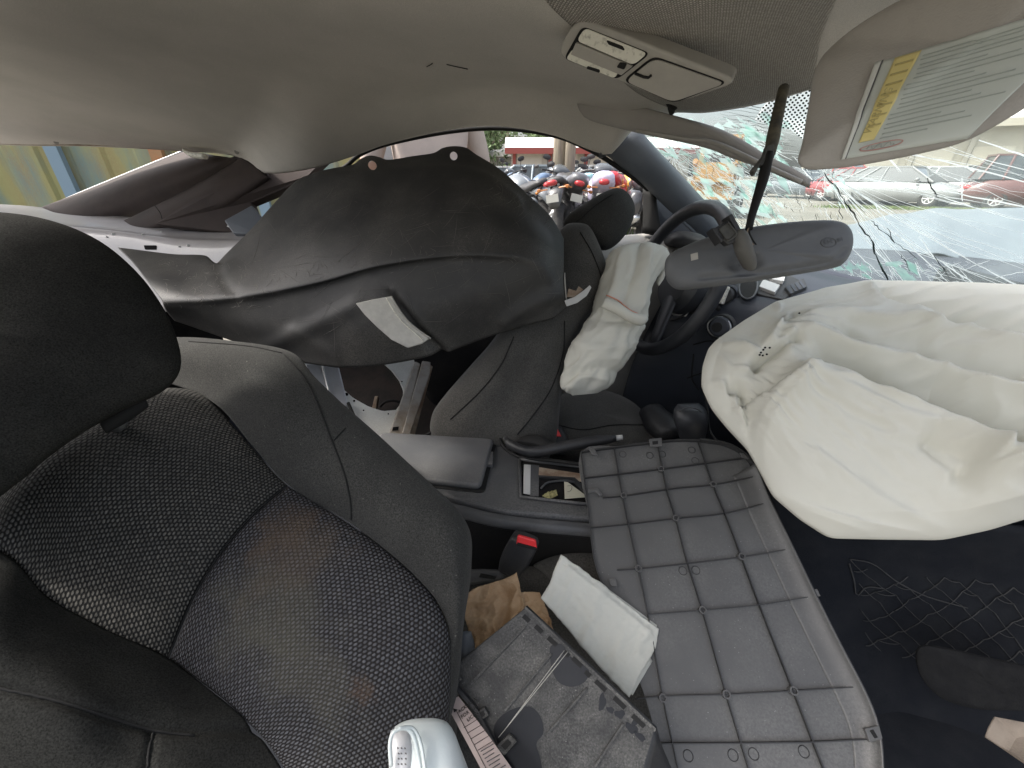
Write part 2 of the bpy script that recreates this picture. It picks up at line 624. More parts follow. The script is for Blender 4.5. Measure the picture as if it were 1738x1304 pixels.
    if dust is not None:
        dn = ramp(nz(dscale, 8), 0.42, 0.72)
        mm = N.new('ShaderNodeMath'); mm.operation = 'MULTIPLY'; mm.inputs[1].default_value = dustamt
        Lk.new(dn, mm.inputs[0])
        f2 = ramp(nz(dscale*60, 3), 0.35, 0.62)
        m2 = N.new('ShaderNodeMath'); m2.operation = 'MULTIPLY'
        Lk.new(mm.outputs[0], m2.inputs[0]); Lk.new(f2, m2.inputs[1])
        cur = mixc(m2.outputs[0], cur, rgb(dust))
    if grain:
        gn = N.new('ShaderNodeMapRange'); gn.inputs[1].default_value = .3; gn.inputs[2].default_value = .7; gn.inputs[3].default_value = 1-grain[1]; gn.inputs[4].default_value = 1+grain[1]
        Lk.new(nz(grain[0], 2), gn.inputs[0])
        vm = N.new('ShaderNodeVectorMath'); vm.operation = 'SCALE'
        Lk.new(cur, vm.inputs[0]); Lk.new(gn.outputs[0], vm.inputs['Scale']); cur = vm.outputs[0]
    if fine is not None:       # tiny bright specks
        sp = ramp(nz(fine[0], 2), 0.70, 0.76)
        cur = mixc(sp, cur, rgb(fine[1]))
    Lk.new(cur, b.inputs['Base Color'])
    if bump:
        bp = N.new('ShaderNodeBump')
        bp.inputs['Strength'].default_value = 1.0
        bp.inputs['Distance'].default_value = bump
        if hgt is None: hgt = nz(bscale, 4)
        Lk.new(hgt, bp.inputs['Height'])
        Lk.new(bp.outputs[0], b.inputs['Normal'])
    MATS[name] = m
    return m

# ------------------------------------------------------------------ material set
M_head = mat('headliner_cloth', (0.64, 0.61, 0.565), 0.95, (0.58, 0.56, 0.515), 5, 0.0004, 700, spec=0.1, grain=(900, .14))
M_headtex = mat('headliner_knit', (0.64, 0.61, 0.56), 0.95, None, bump=0.0006, spec=0.1, weave=(0.0036, 0.0026, (0.25, 0.235, 0.21), 0.5))
M_visor = mat('visor_cloth', (0.40, 0.383, 0.36), 0.9, (0.35, 0.335, 0.315), 14, 0.0005, 500, spec=0.15)
M_greyplas = mat('grey_plastic', (0.40, 0.385, 0.35), 0.5, (0.36, 0.345, 0.32), 30, 0.0001, 900)
M_lens = mat('lamp_lens', (0.80, 0.79, 0.70), 0.25, (0.45, 0.44, 0.38), 160, 0.0002, 500, nlo=0.5, nhi=0.7)
M_black = mat('black_plastic', (0.020, 0.021, 0.024), 0.5, (0.027, 0.027, 0.029), 20, 0.00015, 900, dust=(0.20, 0.19, 0.17), dustamt=0.25, dscale=5)
M_dash = mat('dashboard_plastic', (0.036, 0.042, 0.056), 0.55, (0.030, 0.035, 0.047), 6, 0.0002, 900, dust=(0.14, 0.14, 0.14), dustamt=0.12, dscale=4)
M_trim = mat('scuffed_black_trim', (0.023, 0.023, 0.024), 0.56, (0.033, 0.033, 0.032), 9, 0.0002, 400, dust=(0.30, 0.28, 0.25), dustamt=0.30, dscale=7, fine=(300, (0.16, 0.155, 0.14)))
M_fab = mat('seat_fabric', (0.034, 0.034, 0.0325), 0.95, (0.044, 0.044, 0.042), 9, 0.0003, 1100, grain=(650, .45), fine=(260, (.12, .115, .105)), spec=0.12, dust=(0.13, 0.125, 0.11), dustamt=0.25, dscale=6, sheen=0.08)
M_fabH = mat('headrest_fabric', (0.021, 0.021, 0.0198), 0.95, (0.029, 0.029, 0.027), 12, 0.0004, 900, grain=(700, .45), spec=0.05)
M_fabD = mat('dusty_seat_fabric', (0.068, 0.066, 0.061), 0.9, (0.050, 0.049, 0.046), 9, 0.0003, 900, grain=(420, .35), spec=0.15, dust=(0.17, 0.15, 0.125), dustamt=0.35, dscale=5, sheen=0.2)
M_weaveA = mat('beaded_weave', (0.115, 0.112, 0.103), 0.75, (0.19, 0.175, 0.15), 3.2, 0.0014, weave=(0.0058, 0.0039, (0.010, 0.010, 0.010), 0.0), nlo=0.5, nhi=0.72, spec=0.25)
M_air = mat('airbag_cloth', (0.66, 0.65, 0.58), 0.75, (0.63, 0.62, 0.545), 4, 0.00012, 1600, spec=0.2)
M_bagthread = mat('orange_thread', (0.75, 0.30, 0.20), 0.8)
M_white = mat('white_body_paint', (0.36, 0.345, 0.355), 0.4, (0.31, 0.30, 0.30), 5, coat=0.5, dust=(0.45, 0.42, 0.36), dustamt=0.4, dscale=3)
M_metal = mat('bare_body_metal', (0.60, 0.62, 0.66), 0.38, (0.48, 0.49, 0.52), 14, metal=0.55, dust=(0.33, 0.29, 0.24), dustamt=0.35, dscale=6)
M_rust = mat('rusty_brown_metal', (0.20, 0.13, 0.085), 0.8, (0.38, 0.33, 0.26), 22, 0.0006, 90)
M_rail = mat('dirty_rail_metal', (0.42, 0.40, 0.37), 0.6, (0.26, 0.21, 0.16), 18, 0.0003, 120, dust=(0.5, 0.43, 0.33), dustamt=0.6, dscale=10)
M_pillar = mat('brown_grey_trim', (0.060, 0.047, 0.043), 0.75, (0.046, 0.037, 0.035), 10, 0.0003, 500, spec=.2)
M_apil = mat('blue_grey_trim', (0.115, 0.130, 0.150), 0.5, (0.10, 0.112, 0.13), 10, 0.0001, 900)
M_dark = mat('dark_void_carpet', (0.012, 0.012, 0.013), 0.95, (0.02, 0.019, 0.018), 12, 0.001, 300, spec=0.05)
M_carpet = mat('floor_carpet', (0.020, 0.022, 0.027), 0.98, (0.028, 0.03, 0.034), 16, 0.001, 420, spec=0.08)
M_rubber = mat('black_rubber', (0.018, 0.018, 0.018), 0.75, spec=.25)
M_chrome = mat('satin_silver', (0.55, 0.56, 0.57), 0.3, metal=0.9)
M_silver = mat('silver_plastic', (0.58, 0.58, 0.57), 0.35, metal=0.2)
M_red = mat('red_button', (0.72, 0.03, 0.035), 0.35)
M_seam = mat('seam_thread', (0.008, 0.008, 0.008), 0.9)
M_wheel = mat('wheel_leather', (0.030, 0.032, 0.037), 0.42, (0.04, 0.042, 0.047), 20, 0.0003, 600)
M_mirror = mat('mirror_shell', (0.105, 0.110, 0.118), 0.55, (0.09, 0.094, 0.10), 30, 0.0001, 1200, dust=(0.16, 0.16, 0.15), dustamt=0.2, dscale=8)
M_ink = mat('grey_print', (0.10, 0.10, 0.10), 0.8)

def glass_mat():
    m = bpy.data.materials.new('cracked_glass'); m.use_nodes = True
    nt = m.node_tree; N = nt.nodes; Lk = nt.links; N.clear()
    out = N.new('ShaderNodeOutputMaterial')
    tr = N.new('ShaderNodeBsdfTransparent'); tr.inputs[0].default_value = (0.90, 0.95, 0.93, 1)
    gl = N.new('ShaderNodeBsdfGlossy'); gl.inputs['Roughness'].default_value = 0.02
    df = N.new('ShaderNodeBsdfDiffuse'); df.inputs[0].default_value = (0.72, 0.82, 0.78, 1)
    tl = N.new('ShaderNodeBsdfTranslucent'); tl.inputs[0].default_value = (0.72, 0.82, 0.78, 1)
    a = N.new('ShaderNodeAddShader'); Lk.new(df.outputs[0], a.inputs[0]); Lk.new(tl.outputs[0], a.inputs[1])
    tc = N.new('ShaderNodeTexCoord')
    nz = N.new('ShaderNodeTexNoise'); nz.inputs['Scale'].default_value = 7; nz.inputs['Detail'].default_value = 8
    Lk.new(tc.outputs['Object'], nz.inputs['Vector'])
    mr = N.new('ShaderNodeMapRange'); mr.inputs[1].default_value = 0.4; mr.inputs[2].default_value = 0.75; mr.inputs[3].default_value = 0.06; mr.inputs[4].default_value = 0.22
    Lk.new(nz.outputs['Fac'], mr.inputs[0])
    m1 = N.new('ShaderNodeMixShader'); Lk.new(mr.outputs[0], m1.inputs[0]); Lk.new(tr.outputs[0], m1.inputs[1]); Lk.new(a.outputs[0], m1.inputs[2])
    m2 = N.new('ShaderNodeMixShader'); m2.inputs[0].default_value = 0.05; Lk.new(m1.outputs[0], m2.inputs[1]); Lk.new(gl.outputs[0], m2.inputs[2])
    Lk.new(m2.outputs[0], out.inputs[0])
    return m
def crack_mat(name, c, t=0.6):
    m = bpy.data.materials.new(name); m.use_nodes = True
    nt = m.node_tree; N = nt.nodes; Lk = nt.links; N.clear()
    out = N.new('ShaderNodeOutputMaterial')
    df = N.new('ShaderNodeBsdfDiffuse'); df.inputs[0].default_value = (*c, 1)
    tl = N.new('ShaderNodeBsdfTranslucent'); tl.inputs[0].default_value = (*c, 1)
    mx = N.new('ShaderNodeMixShader'); mx.inputs[0].default_value = t
    Lk.new(df.outputs[0], mx.inputs[1]); Lk.new(tl.outputs[0], mx.inputs[2]); Lk.new(mx.outputs[0], out.inputs[0])
    return m
def shard_mat(name, c, f):
    m = bpy.data.materials.new(name); m.use_nodes = True
    nt = m.node_tree; N = nt.nodes; Lk = nt.links; N.clear()
    out = N.new('ShaderNodeOutputMaterial')
    df = N.new('ShaderNodeBsdfTranslucent'); df.inputs[0].default_value = (*c, 1)
    tr = N.new('ShaderNodeBsdfTransparent'); tr.inputs[0].default_value = (0.75, 0.90, 0.85, 1)
    mx = N.new('ShaderNodeMixShader'); mx.inputs[0].default_value = f
    Lk.new(tr.outputs[0], mx.inputs[1]); Lk.new(df.outputs[0], mx.inputs[2]); Lk.new(mx.outputs[0], out.inputs[0])
    return m
M_glass = glass_mat()
M_crackW = crack_mat('crack_white', (0.93, 0.96, 0.95))
M_crackG = crack_mat('crack_green', (0.55, 0.70, 0.66))
M_crackD = crack_mat('crack_dark', (0.03, 0.045, 0.04), 0.1)
M_shard = shard_mat('shard_haze', (0.80, 0.92, 0.88), 0.55)
M_shardD = shard_mat('shard_green', (0.50, 0.70, 0.64), 0.35)

# ------------------------------------------------------------------ the ground and sky setting
def ground_sheet():
    m = mat('dirt_and_gravel_ground', (0.20, 0.19, 0.165), 0.95, (0.15, 0.145, 0.12), 0.5, 0.02, 14, spec=0.05, dust=(0.27, 0.26, 0.235), dustamt=0.7, dscale=0.8)
    S = 600
    V = [(-S, -S, 0), (S, -S, 0), (S, S, 0), (-S, S, 0)]
    o = link('ground', V, [(0, 1, 2, 3)], m, smooth=False, origin=(0, 0, 0))
    tag(o, kind='structure')
ground_sheet()

# ================================================================== THE CAR
car = empty('wrecked_car', (0, 0.6, 0), 'wrecked white two-door car seen inside, its black seats, burst airbags and shattered windscreen', 'car')
def part(o, label=None):
    if label: o['label'] = label
    return o

# ---- headliner
head_rows = [
    [(-350, 225, 1.5), (0, 246, 1.5), (150, 249, 1.5), (300, 257, 1.45), (400, 266, 1.4), (448, 294, 1.3), (520, 289, 1.22), (600, 266, 1.16), (660, 245, 1.13), (760, 225, 1.11), (850, 219, 1.1), (940, 231, 1.08), (1000, 254, 1.05), (1036, 262, 1.03), (1060, 236, 0.99), (1085, 212, 0.95), (1140, 192, 0.86), (1200, 191, 0.76), (1290, 176, 0.66), (1380, 150, 0.58), (1500, 110, 0.52), (1738, 40, 0.44), (2300, -90, .36)],
    [(-350, 130, 1.1), (0, 175, 1.15), (200, 195, 1.15), (400, 222, 1.14), (520, 232, 1.06), (650, 196, 1.0), (760, 172, 0.97), (880, 168, 0.97), (960, 182, 0.96), (1020, 196, 0.93), (1060, 188, 0.86), (1120, 172, 0.78), (1200, 164, 0.69), (1290, 148, 0.61), (1400, 118, 0.54), (1600, 60, 0.46), (1738, 0, 0.4), (2300, -180, .33)],
    [(-350, 20, 0.8), (0, 80, 0.8), (300, 110, 0.82), (600, 108, 0.77), (800, 96, 0.70), (950, 92, 0.61), (1100, 70, 0.53), (1300, 48, 0.48), (1500, 20, 0.44), (1738, -60, 0.37), (2300, -260, .31)],
    [(-350, -100, 0.6), (0, -20, 0.58), (400, -20, 0.55), (869, -20, 0.47), (1100, -30, 0.43), (1400, -60, 0.38), (1738, -140, 0.32), (2300, -360, .27)],
    [(-350, -420, 0.40), (0, -350, 0.38), (400, -320, 0.36), (869, -320, 0.34), (1100, -320, 0.32), (1400, -330, 0.30), (1738, -380, 0.26), (2300, -560, .23)],
]
g = xrows_grid(head_rows, 190, 60)
g = np.concatenate([g, (g[-1]*0.5+np.array([0, 0.02, 0.62]))[None]*np.array([1, 1, 1])], axis=0)
# last row: the passenger-side roof rail, in plan
for j in range(g.shape[1]):
    g[-1, j] = (g[-2, j, 0], 0.06, 1.27)
def head_disp(px, py, gg):
    # shallow dent above the driver's door and soft waves
    e = -0.018*np.exp(-(((px-790)/170)**2+((py-188)/34)**2)*1.1)
    return e+0.0012*np.sin(px/240.0+py/90.0)
headliner = part(sheet('headliner', g, M_head, car, th=0.018, disp=head_disp))
HB = bvh_of(headliner)
# knit-textured front section of the headliner around the overhead console
def knit_zone():
    T = [(900, -60), (1100, -75), (1300, -100), (1500, -130)]
    B = [(1150, 190), (1205, 189), (1290, 174), (1381, 150)]
    L = [(900, -60), (925, 0), (985, 60), (1070, 150), (1150, 190)]
    R_ = [(1500, -130), (1430, -20), (1395, 60), (1385, 110), (1381, 150)]
    T, B, L, R_ = [np.array(catmull([(a, b, 0.0) for a, b in q], n)) for q, n in ((T, 60), (B, 60), (L, 50), (R_, 50))]
    u = np.linspace(0, 1, 60)[None, :, None]; v = np.linspace(0, 1, 50)[:, None, None]
    q = (1-v)*T[None]+v*B[None]+(1-u)*L[:, None]+u*R_[:, None]-((1-u)*(1-v)*T[0]+u*(1-v)*T[-1]+(1-u)*v*B[0]+u*v*B[-1])
    out = np.zeros((50, 60, 3))
    for i in range(50):
        for j in range(60):
            uu, vv = j/59, i/49
            e = min(1, min(uu*6, (1-vv)*8+0.15))
            r = on(HB, q[i, j, 0], q[i, j, 1])
            if r is None:
                r = out[i-1, j] if i else P(q[i, j, 0], q[i, j, 1], 0.45)
            dr = (r-CAM); dr /= np.linalg.norm(dr)
            out[i, j] = r-dr*(0.002+0.016*e)
    return out
kz = sheet('knit_headliner_section', knit_zone(), M_headtex, headliner, th=0.004)
KB = bvh_of(kz)

# ---- overhead console (map lamps and sunglasses box)
ohc_pl = plane3((985, 28, 0.505), (950, 90, 0.548), (1255, 135, 0.490))
def oh(pts, lift=0.0): return [onp(ohc_pl, x, y, lift) for x, y in pts]
ohc = plate('overhead_console', rounded(oh([(984, 22), (1262, 132), (1150, 170), (946, 90)], 0.010), 0.022, 8), M_greyplas, car, 0.030, 0.006, seg=4)
wl = plate('map_lamp_bezel', rounded(oh([(993, 38), (1108, 84), (1052, 128), (962, 93)], 0.0115), 0.008), M_seam, ohc, 0.004)
plate('map_lamp_lens', rounded(oh([(998, 40), (1104, 83), (1080, 103), (984, 62)], 0.013), 0.007), M_lens, ohc, 0.003, 0.0008)
plate('map_lamp_lens', rounded(oh([(977, 76), (1058, 109), (1048, 126), (966, 93)], 0.013), 0.005), M_lens, ohc, 0.003, 0.0008)
plate('lamp_divider', oh([(984, 64), (1079, 104), (1060, 119), (975, 84)], 0.0145), M_greyplas, ohc, 0.004, 0.0006)
plate('lamp_switch', rounded(oh([(1036, 60), (1062, 70), (1066, 76), (1040, 66)], 0.016), 0.001), M_rubber, ohc, 0.004)
plate('lamp_switch', rounded(oh([(1003, 104), (1023, 110), (1024, 114), (1002, 107)], 0.016), 0.001), M_rubber, ohc, 0.004)
plate('slide_switch', rounded(oh([(1058, 96), (1070, 99), (1066, 108), (1053, 104)], 0.017), 0.002), M_rubber, ohc, 0.004, 0.0006)
plate('sunglasses_box_gap', rounded(oh([(1113, 88), (1239, 133), (1147, 168), (1061, 130)], 0.0112), 0.010), M_seam, ohc, 0.003)
plate('sunglasses_box_lid', rounded(oh([(1115, 91), (1235, 133), (1146, 165), (1066, 130)], 0.0135), 0.010), M_greyplas, ohc, 0.004, 0.001)
tube('finger_pull', oh([(1083, 115), (1098, 121), (1106, 122), (1111, 118)], 0.015), 0.0016, M_rubber, ohc, 6)
# hair-like mark and dome clip on the headliner
for pts in ([(758, 108), (775, 112), (794, 116)], [(724, 112), (730, 109), (734, 106)]):
    q = on_line(HB, pts, 8, 0.0015)
    tube('stray_hair', q, 0.0008, M_seam, headliner, 4)
for (x, y) in [(95, 245), (402, 261)]:
    q = on(HB, x, y-4, 0.002)
    if q is not None: lathe('trim_clip', q, ray(x, y)*-1, [(0.007, 0), (0.006, 0.002)], M_greyplas, headliner, 14)

# roof skin above the headliner
gr = g.copy()
gr[..., 2] += 0.045+0.02*np.linspace(0, 1, gr.shape[0])[:, None]
gr2 = gr[::3, ::4]
n_, _ = grid_normals(gr2)
roof = link('roof_skin', gr2.reshape(-1, 3), [tuple(reversed(f)) for f in grid_faces(gr2.shape[0], gr2.shape[1])], M_white, car)
mod_solid(roof, 0.003, 0)

# ---- rear: parcel-shelf sheet metal, C-pillar trims
rear_rows = [[(-300, 340, 1.7), (0, 347, 1.62), (110, 357, 1.58), (250, 371, 1.5), (340, 381, 1.45), (425, 392, 1.35)],
             [(-300, 370, 1.45), (0, 372, 1.42), (120, 380, 1.40), (250, 395, 1.36), (340, 402, 1.34), (425, 405, 1.28)],
             [(-300, 400, 1.35), (0, 398, 1.33), (190, 406, 1.32), (290, 421, 1.30), (370, 424, 1.27), (430, 424, 1.24)],
             [(-300, 520, 1.40), (0, 520, 1.38), (190, 520, 1.36), (290, 530, 1.33), (370, 530, 1.3), (430, 530, 1.3)]]
rs = part(sheet('rear_shelf_panel', xrows_grid(rear_rows, 60, 30), M_white, car, 0.003))
RB = bvh_of(rs)
for (x, y, r) in [(243, 399, .004), (193, 398, .005), (182, 403, .003), (320, 417, .004), (305, 419, .003), (274, 394, .003)]:
    q = on(RB, x, y, 0.001)
    if q is not None: lathe('bolt_head', q, -ray(x, y), [(r, 0), (r*0.8, 0.003)], M_silver, rs, 10)
q = [on(RB, x, y, 0.002) for x, y in [(245, 417), (266, 417), (266, 424), (247, 424)]]
if all(v is not None for v in q): plate('slot_hole', rounded(q, 0.003), M_dark, rs, 0.002)
tube('shelf_rod', [(300, 380, 1.38), (330, 379, 1.37), (370, 382, 1.36), (420, 391, 1.34)], 0.004, M_silver, rs, 8, 10)
sheet('c_pillar_trim', rows_grid([
    [(70, 352, 1.60), (150, 321, 1.60), (240, 285, 1.57), (318, 255, 1.52)],
    [(96, 362, 1.53), (180, 325, 1.52), (272, 288, 1.48), (352, 262, 1.44)],
    [(140, 372, 1.51), (225, 335, 1.49), (310, 300, 1.44), (392, 268, 1.40)],
    [(205, 378, 1.55), (285, 345, 1.50), (350, 312, 1.46), (418, 276, 1.43)]], 40, 24), M_pillar, car, .02)
sheet('quarter_pillar_trim', rows_grid([
    [(190, 384, 1.47), (285, 338, 1.46), (355, 300, 1.42), (412, 266, 1.38)],
    [(215, 388, 1.42), (300, 352, 1.38), (372, 318, 1.34), (435, 282, 1.32)],
    [(250, 392, 1.41), (330, 366, 1.36), (395, 336, 1.33), (452, 300, 1.31)],
    [(310, 396, 1.46), (370, 380, 1.42), (420, 350, 1.38), (470, 306, 1.36)]], 40, 24), M_pillar, car, .02)
tube('trim_joint', [(262, 348, 1.375), (272, 362, 1.37), (276, 376, 1.38)], .0012, M_seam, car, 6, 8)
plate('quarter_window_surround', [P(*q) for q in [(262, 380, 1.35), (385, 300, 1.38), (450, 282, 1.33), (560, 262, 1.32), (520, 300, 1.32), (502, 313, 1.33), (426, 344, 1.35), (434, 364, 1.35), (400, 396, 1.35)]], M_pillar, car, 0.03, 0.003)
plate('lower_quarter_trim', [P(*q) for q in [(380, 374, 1.30), (427, 348, 1.31), (444, 369, 1.3), (455, 382, 1.3), (440, 398, 1.28), (395, 396, 1.29)]], M_apil, car, 0.02, 0.004)
tube('rear_glass_edge', [(60, 360, 1.66), (150, 322, 1.65), (250, 281, 1.6), (318, 254, 1.56)], 0.004, M_silver, car, 6, 12)
hk = eloft('coat_hook', [((312, 252, 1.38), (318, 262, 1.38), .01), ((325, 258, 1.37), (328, 268, 1.37), .014), ((350, 262, 1.36), (348, 270, 1.36), .01)], M_lens, car, n=14, nr=10)
tube('roof_edge_trim', [(-300, 228, 1.50), (0, 244, 1.49), (120, 246, 1.485), (250, 248, 1.46)], 0.003, M_rust, car, 6, 16)

# ---- near-side rear wall, B-pillar and quarter trim (beside and behind the open passenger door); out of view, added to block light from the rear cabin
boxes('near_side_wall', [((-1.10, -0.03, .72), (1.05, .05, 1.08))], M_dark, car)
eloft('b_pillar_trim', [(Wd((-.64, -.02, .25)), Wd((-.50, -.02, .25)), .03), (Wd((-.62, -.02, .75)), Wd((-.52, -.02, .75)), .03), (Wd((-.64, .0, 1.27)), Wd((-.54, .0, 1.27)), .03)], M_pillar, car, n=16, nr=10)
# ---- driver door: frame seal, inner sill, belt line, mirror corner
tube('window_seal', [(560, 300, 1.20), (588, 282, 1.2), (612, 262, 1.18), (660, 244, 1.15), (760, 224, 1.13), (850, 218, 1.12), (940, 230, 1.10), (1000, 254, 1.07), (1040, 278, 1.06), (1075, 302, 1.07), (1100, 322, 1.1)], 0.006, M_rubber, car, 8, 60)
eloft('door_frame_upright', [((1093, 316, 1.14), (1112, 330, 1.12), .012), ((1092, 350, 1.15), (1116, 356, 1.13), .012), ((1091, 396, 1.16), (1125, 400, 1.13), .012)], M_rubber, car, n=16, nr=8, pw=4)
plate('mirror_corner_trim', [P(*q) for q in [(1106, 320, 1.16), (1150, 350, 1.18), (1225, 395, 1.25), (1200, 420, 1.22), (1104, 398, 1.17)]], M_dash, car, 0.02, 0.004)
tube('corner_trim_bead', [(1100, 320, 1.12), (1140, 358, 1.13), (1180, 396, 1.14)], 0.004, M_apil, car, 8, 8)
# the door inner panel
dp = [[(1030, 402, 1.17), (1075, 398, 1.17), (1100, 397, 1.18), (1160, 402, 1.19), (1230, 415, 1.22)],
      [(1000, 430, 1.10), (1060, 420, 1.12), (1110, 416, 1.13), (1160, 418, 1.14), (1230, 430, 1.18)],
      [(960, 480, 1.12), (1050, 470, 1.13), (1110, 460, 1.14), (1170, 470, 1.16), (1240, 500, 1.2)],
      [(940, 640, 1.35), (1040, 640, 1.34), (1110, 640, 1.34), (1180, 640, 1.36), (1260, 640, 1.4)],
      [(920, 780, 1.45), (1040, 780, 1.42), (1110, 780, 1.42), (1180, 780, 1.42), (1300, 780, 1.42)]]
sheet('door_inner_panel', rows_grid(dp, 40, 30), M_greyplas, car, 0.012)
far_wall = [[(420, 372, 1.42), (700, 330, 1.30), (900, 400, 1.24), (1035, 404, 1.2)],
            [(420, 560, 1.6), (700, 560, 1.5), (900, 560, 1.42), (1040, 560, 1.36)],
            [(420, 760, 1.7), (700, 760, 1.6), (900, 760, 1.55), (1100, 760, 1.5)]]
sheet('side_wall_trim', rows_grid(far_wall, 30, 16), M_dark, car, 0.02)

# ---- A-pillar trim
eloft('a_pillar_trim', [((1016, 268, 1.05), (1092, 205, 1.00), .018), ((1030, 264, 1.05), (1088, 220, 1.0), .022), ((1068, 296, 1.08), (1118, 258, 1.02), .026), ((1110, 328, 1.12), (1160, 305, 1.06), .028), ((1165, 380, 1.17), (1205, 355, 1.10), .03), ((1195, 415, 1.2), (1245, 395, 1.13), .03)], M_apil, car, n=28, nr=26, pw=2.4)
tube('windscreen_edge_seal', [(1066, 212, 1.04), (1106, 250, 1.06), (1150, 294, 1.09), (1190, 340, 1.13), (1218, 374, 1.16), (1240, 400, 1.18)], 0.004, M_rubber, car, 6, 30)

# ---- windscreen
WROW = [
    [(1020, 150, 1.08), (1150, 140, 0.93), (1290, 120, 0.80), (1430, 90, 0.70), (1600, 40, 0.62), (1900, -60, 0.50), (2400, -200, .40)],
    [(1055, 200, 1.10), (1170, 200, 0.96), (1320, 200, 0.84), (1470, 200, 0.76), (1640, 200, 0.70), (1950, 190, 0.58), (2500, 150, .47)],
    [(1110, 262, 1.12), (1210, 270, 1.02), (1350, 290, 0.92), (1500, 305, 0.84), (1680, 320, 0.77), (2000, 330, 0.65), (2600, 340, .52)],
    [(1165, 320, 1.15), (1250, 340, 1.08), (1380, 370, 1.00), (1520, 395, 0.92), (1700, 410, 0.84), (2020, 420, 0.70), (2650, 450, .56)],
    [(1225, 390, 1.20), (1310, 420, 1.15), (1420, 462, 1.08), (1550, 486, 1.00), (1740, 500, 0.90), (2040, 510, 0.76), (2700, 550, .60)]]
wg = rows_grid(WROW, 90, 40)
eloft('near_a_pillar_trim', [(wg[k, -1]+np.array([0, -.03, 0]), wg[k, -1]+np.array([0, .03, .01]), .02) for k in (0, 13, 26, 39)], M_apil, car, n=16, nr=14)
wind = part(sheet('windscreen', wg, M_glass, car, th=0))
WB = bvh_of(wind)
def crack(V, F, a, b, w, jit=0.0, k=6, lift=0.003):
    """a thin flat glass fracture from pixel a to pixel b, lying on the windscreen"""
    dx, dy = b[0]-a[0], b[1]-a[1]
    L = math.hypot(dx, dy)+1e-6
    nx, ny = -dy/L, dx/L
    pts = []
    for i in range(k+1):
        t = i/k
        o = rnd.uniform(-jit, jit) if 0 < i < k else 0
        pts.append((a[0]+dx*t+nx*o, a[1]+dy*t+ny*o))
    st = len(V); c = 0
    for i, (x, y) in enumerate(pts):
        q = on(WB, x, y, lift)
        if q is None: break
        q2 = on(WB, x+nx, y+ny, lift)
        if q2 is None: break
        s = q2-q; s /= np.linalg.norm(s)+1e-9
        ww = w*(0.35+0.65*math.sin(math.pi*min(1, max(0.08, i/k))))
        V.append(q-s*ww/2); V.append(q+s*ww/2); c += 1
    for i in range(c-1):
        F.append((st+2*i, st+2*i+1, st+2*i+3, st+2*i+2))
WV, WF, GV, GF, DV, DF = [], [], [], [], [], []
long_lines = [((1662, 236), (1800, 283), .003), ((1542, 258), (1800, 322), .0026), ((1400, 291), (1600, 322), .0028), ((1600, 322), (1800, 362), .003), ((1448, 298), (1587, 329), .0022), ((1587, 329), (1690, 362), .002),
              ((1406, 291), (1529, 374), .003), ((1529, 374), (1662, 450), .0028), ((1662, 450), (1745, 492), .003), ((1470, 365), (1591, 439), .0022), ((1591, 439), (1660, 484), .0028), ((1520, 394), (1612, 480), .002),
              ((1440, 415), (1500, 470), .002), ((1445, 440), (1490, 480), .0018), ((1500, 258), (1530, 290), .0026), ((1620, 258), (1800, 300), .0016), ((1633, 300), (1634, 340), .002), ((1400, 291), (1440, 360), .002),
              ((1410, 300), (1475, 365), .0022), ((1480, 340), (1510, 380), .0018), ((1560, 400), (1600, 455), .002), ((1455, 390), (1530, 470), .0022), ((1690, 470), (1760, 455), .0015), ((1640, 455), (1680, 440), .0015), ((1390, 330), (1430, 352), .0014)]
for a, b, w in long_lines: crack(WV, WF, a, b, w*1.35, 1.0, 8)
for k in range(26):      # more long fractures running right and down from the impact point
    a_ = math.radians(rnd.uniform(4, 66)); s_ = rnd.uniform(5, 90); l_ = rnd.uniform(60, 260)
    crack(WV, WF, (1402+s_*math.cos(a_), 292+s_*math.sin(a_)*.8), (1402+(s_+l_)*math.cos(a_), 292+(s_+l_)*math.sin(a_)*.8), rnd.uniform(.0007, .0018), 1.6, 8)
for k in range(16):
    y_ = 215+k*14+rnd.uniform(-5, 5)
    crack(WV, WF, (1430+rnd.uniform(0, 160), y_), (1760, y_+rnd.uniform(40, 110)), rnd.uniform(.0006, .0016), 2.0, 8)

for a, b, w in [((1400, 291), (1433, 336), .0035), ((1433, 336), (1457, 374), .004), ((1457, 374), (1479, 405), .004), ((1479, 405), (1488, 432), .0045), ((1488, 432), (1512, 482), .0045), ((1479, 373), (1500, 392), .0025), ((1500, 392), (1521, 411), .0022), ((1506, 385), (1519, 412), .0018),
                ((1521, 411), (1560, 440), .0018), ((1575, 300), (1590, 332), .0022), ((1425, 348), (1430, 372), .0018), ((1585, 432), (1612, 470), .002), ((1530, 430), (1545, 460), .002), ((1455, 344), (1470, 360), .0014), ((1352, 330), (1358, 348), .0015), ((1378, 322), (1374, 344), .0015)]:
    crack(DV, DF, a, b, w, 2.2, 6, 0.0035)
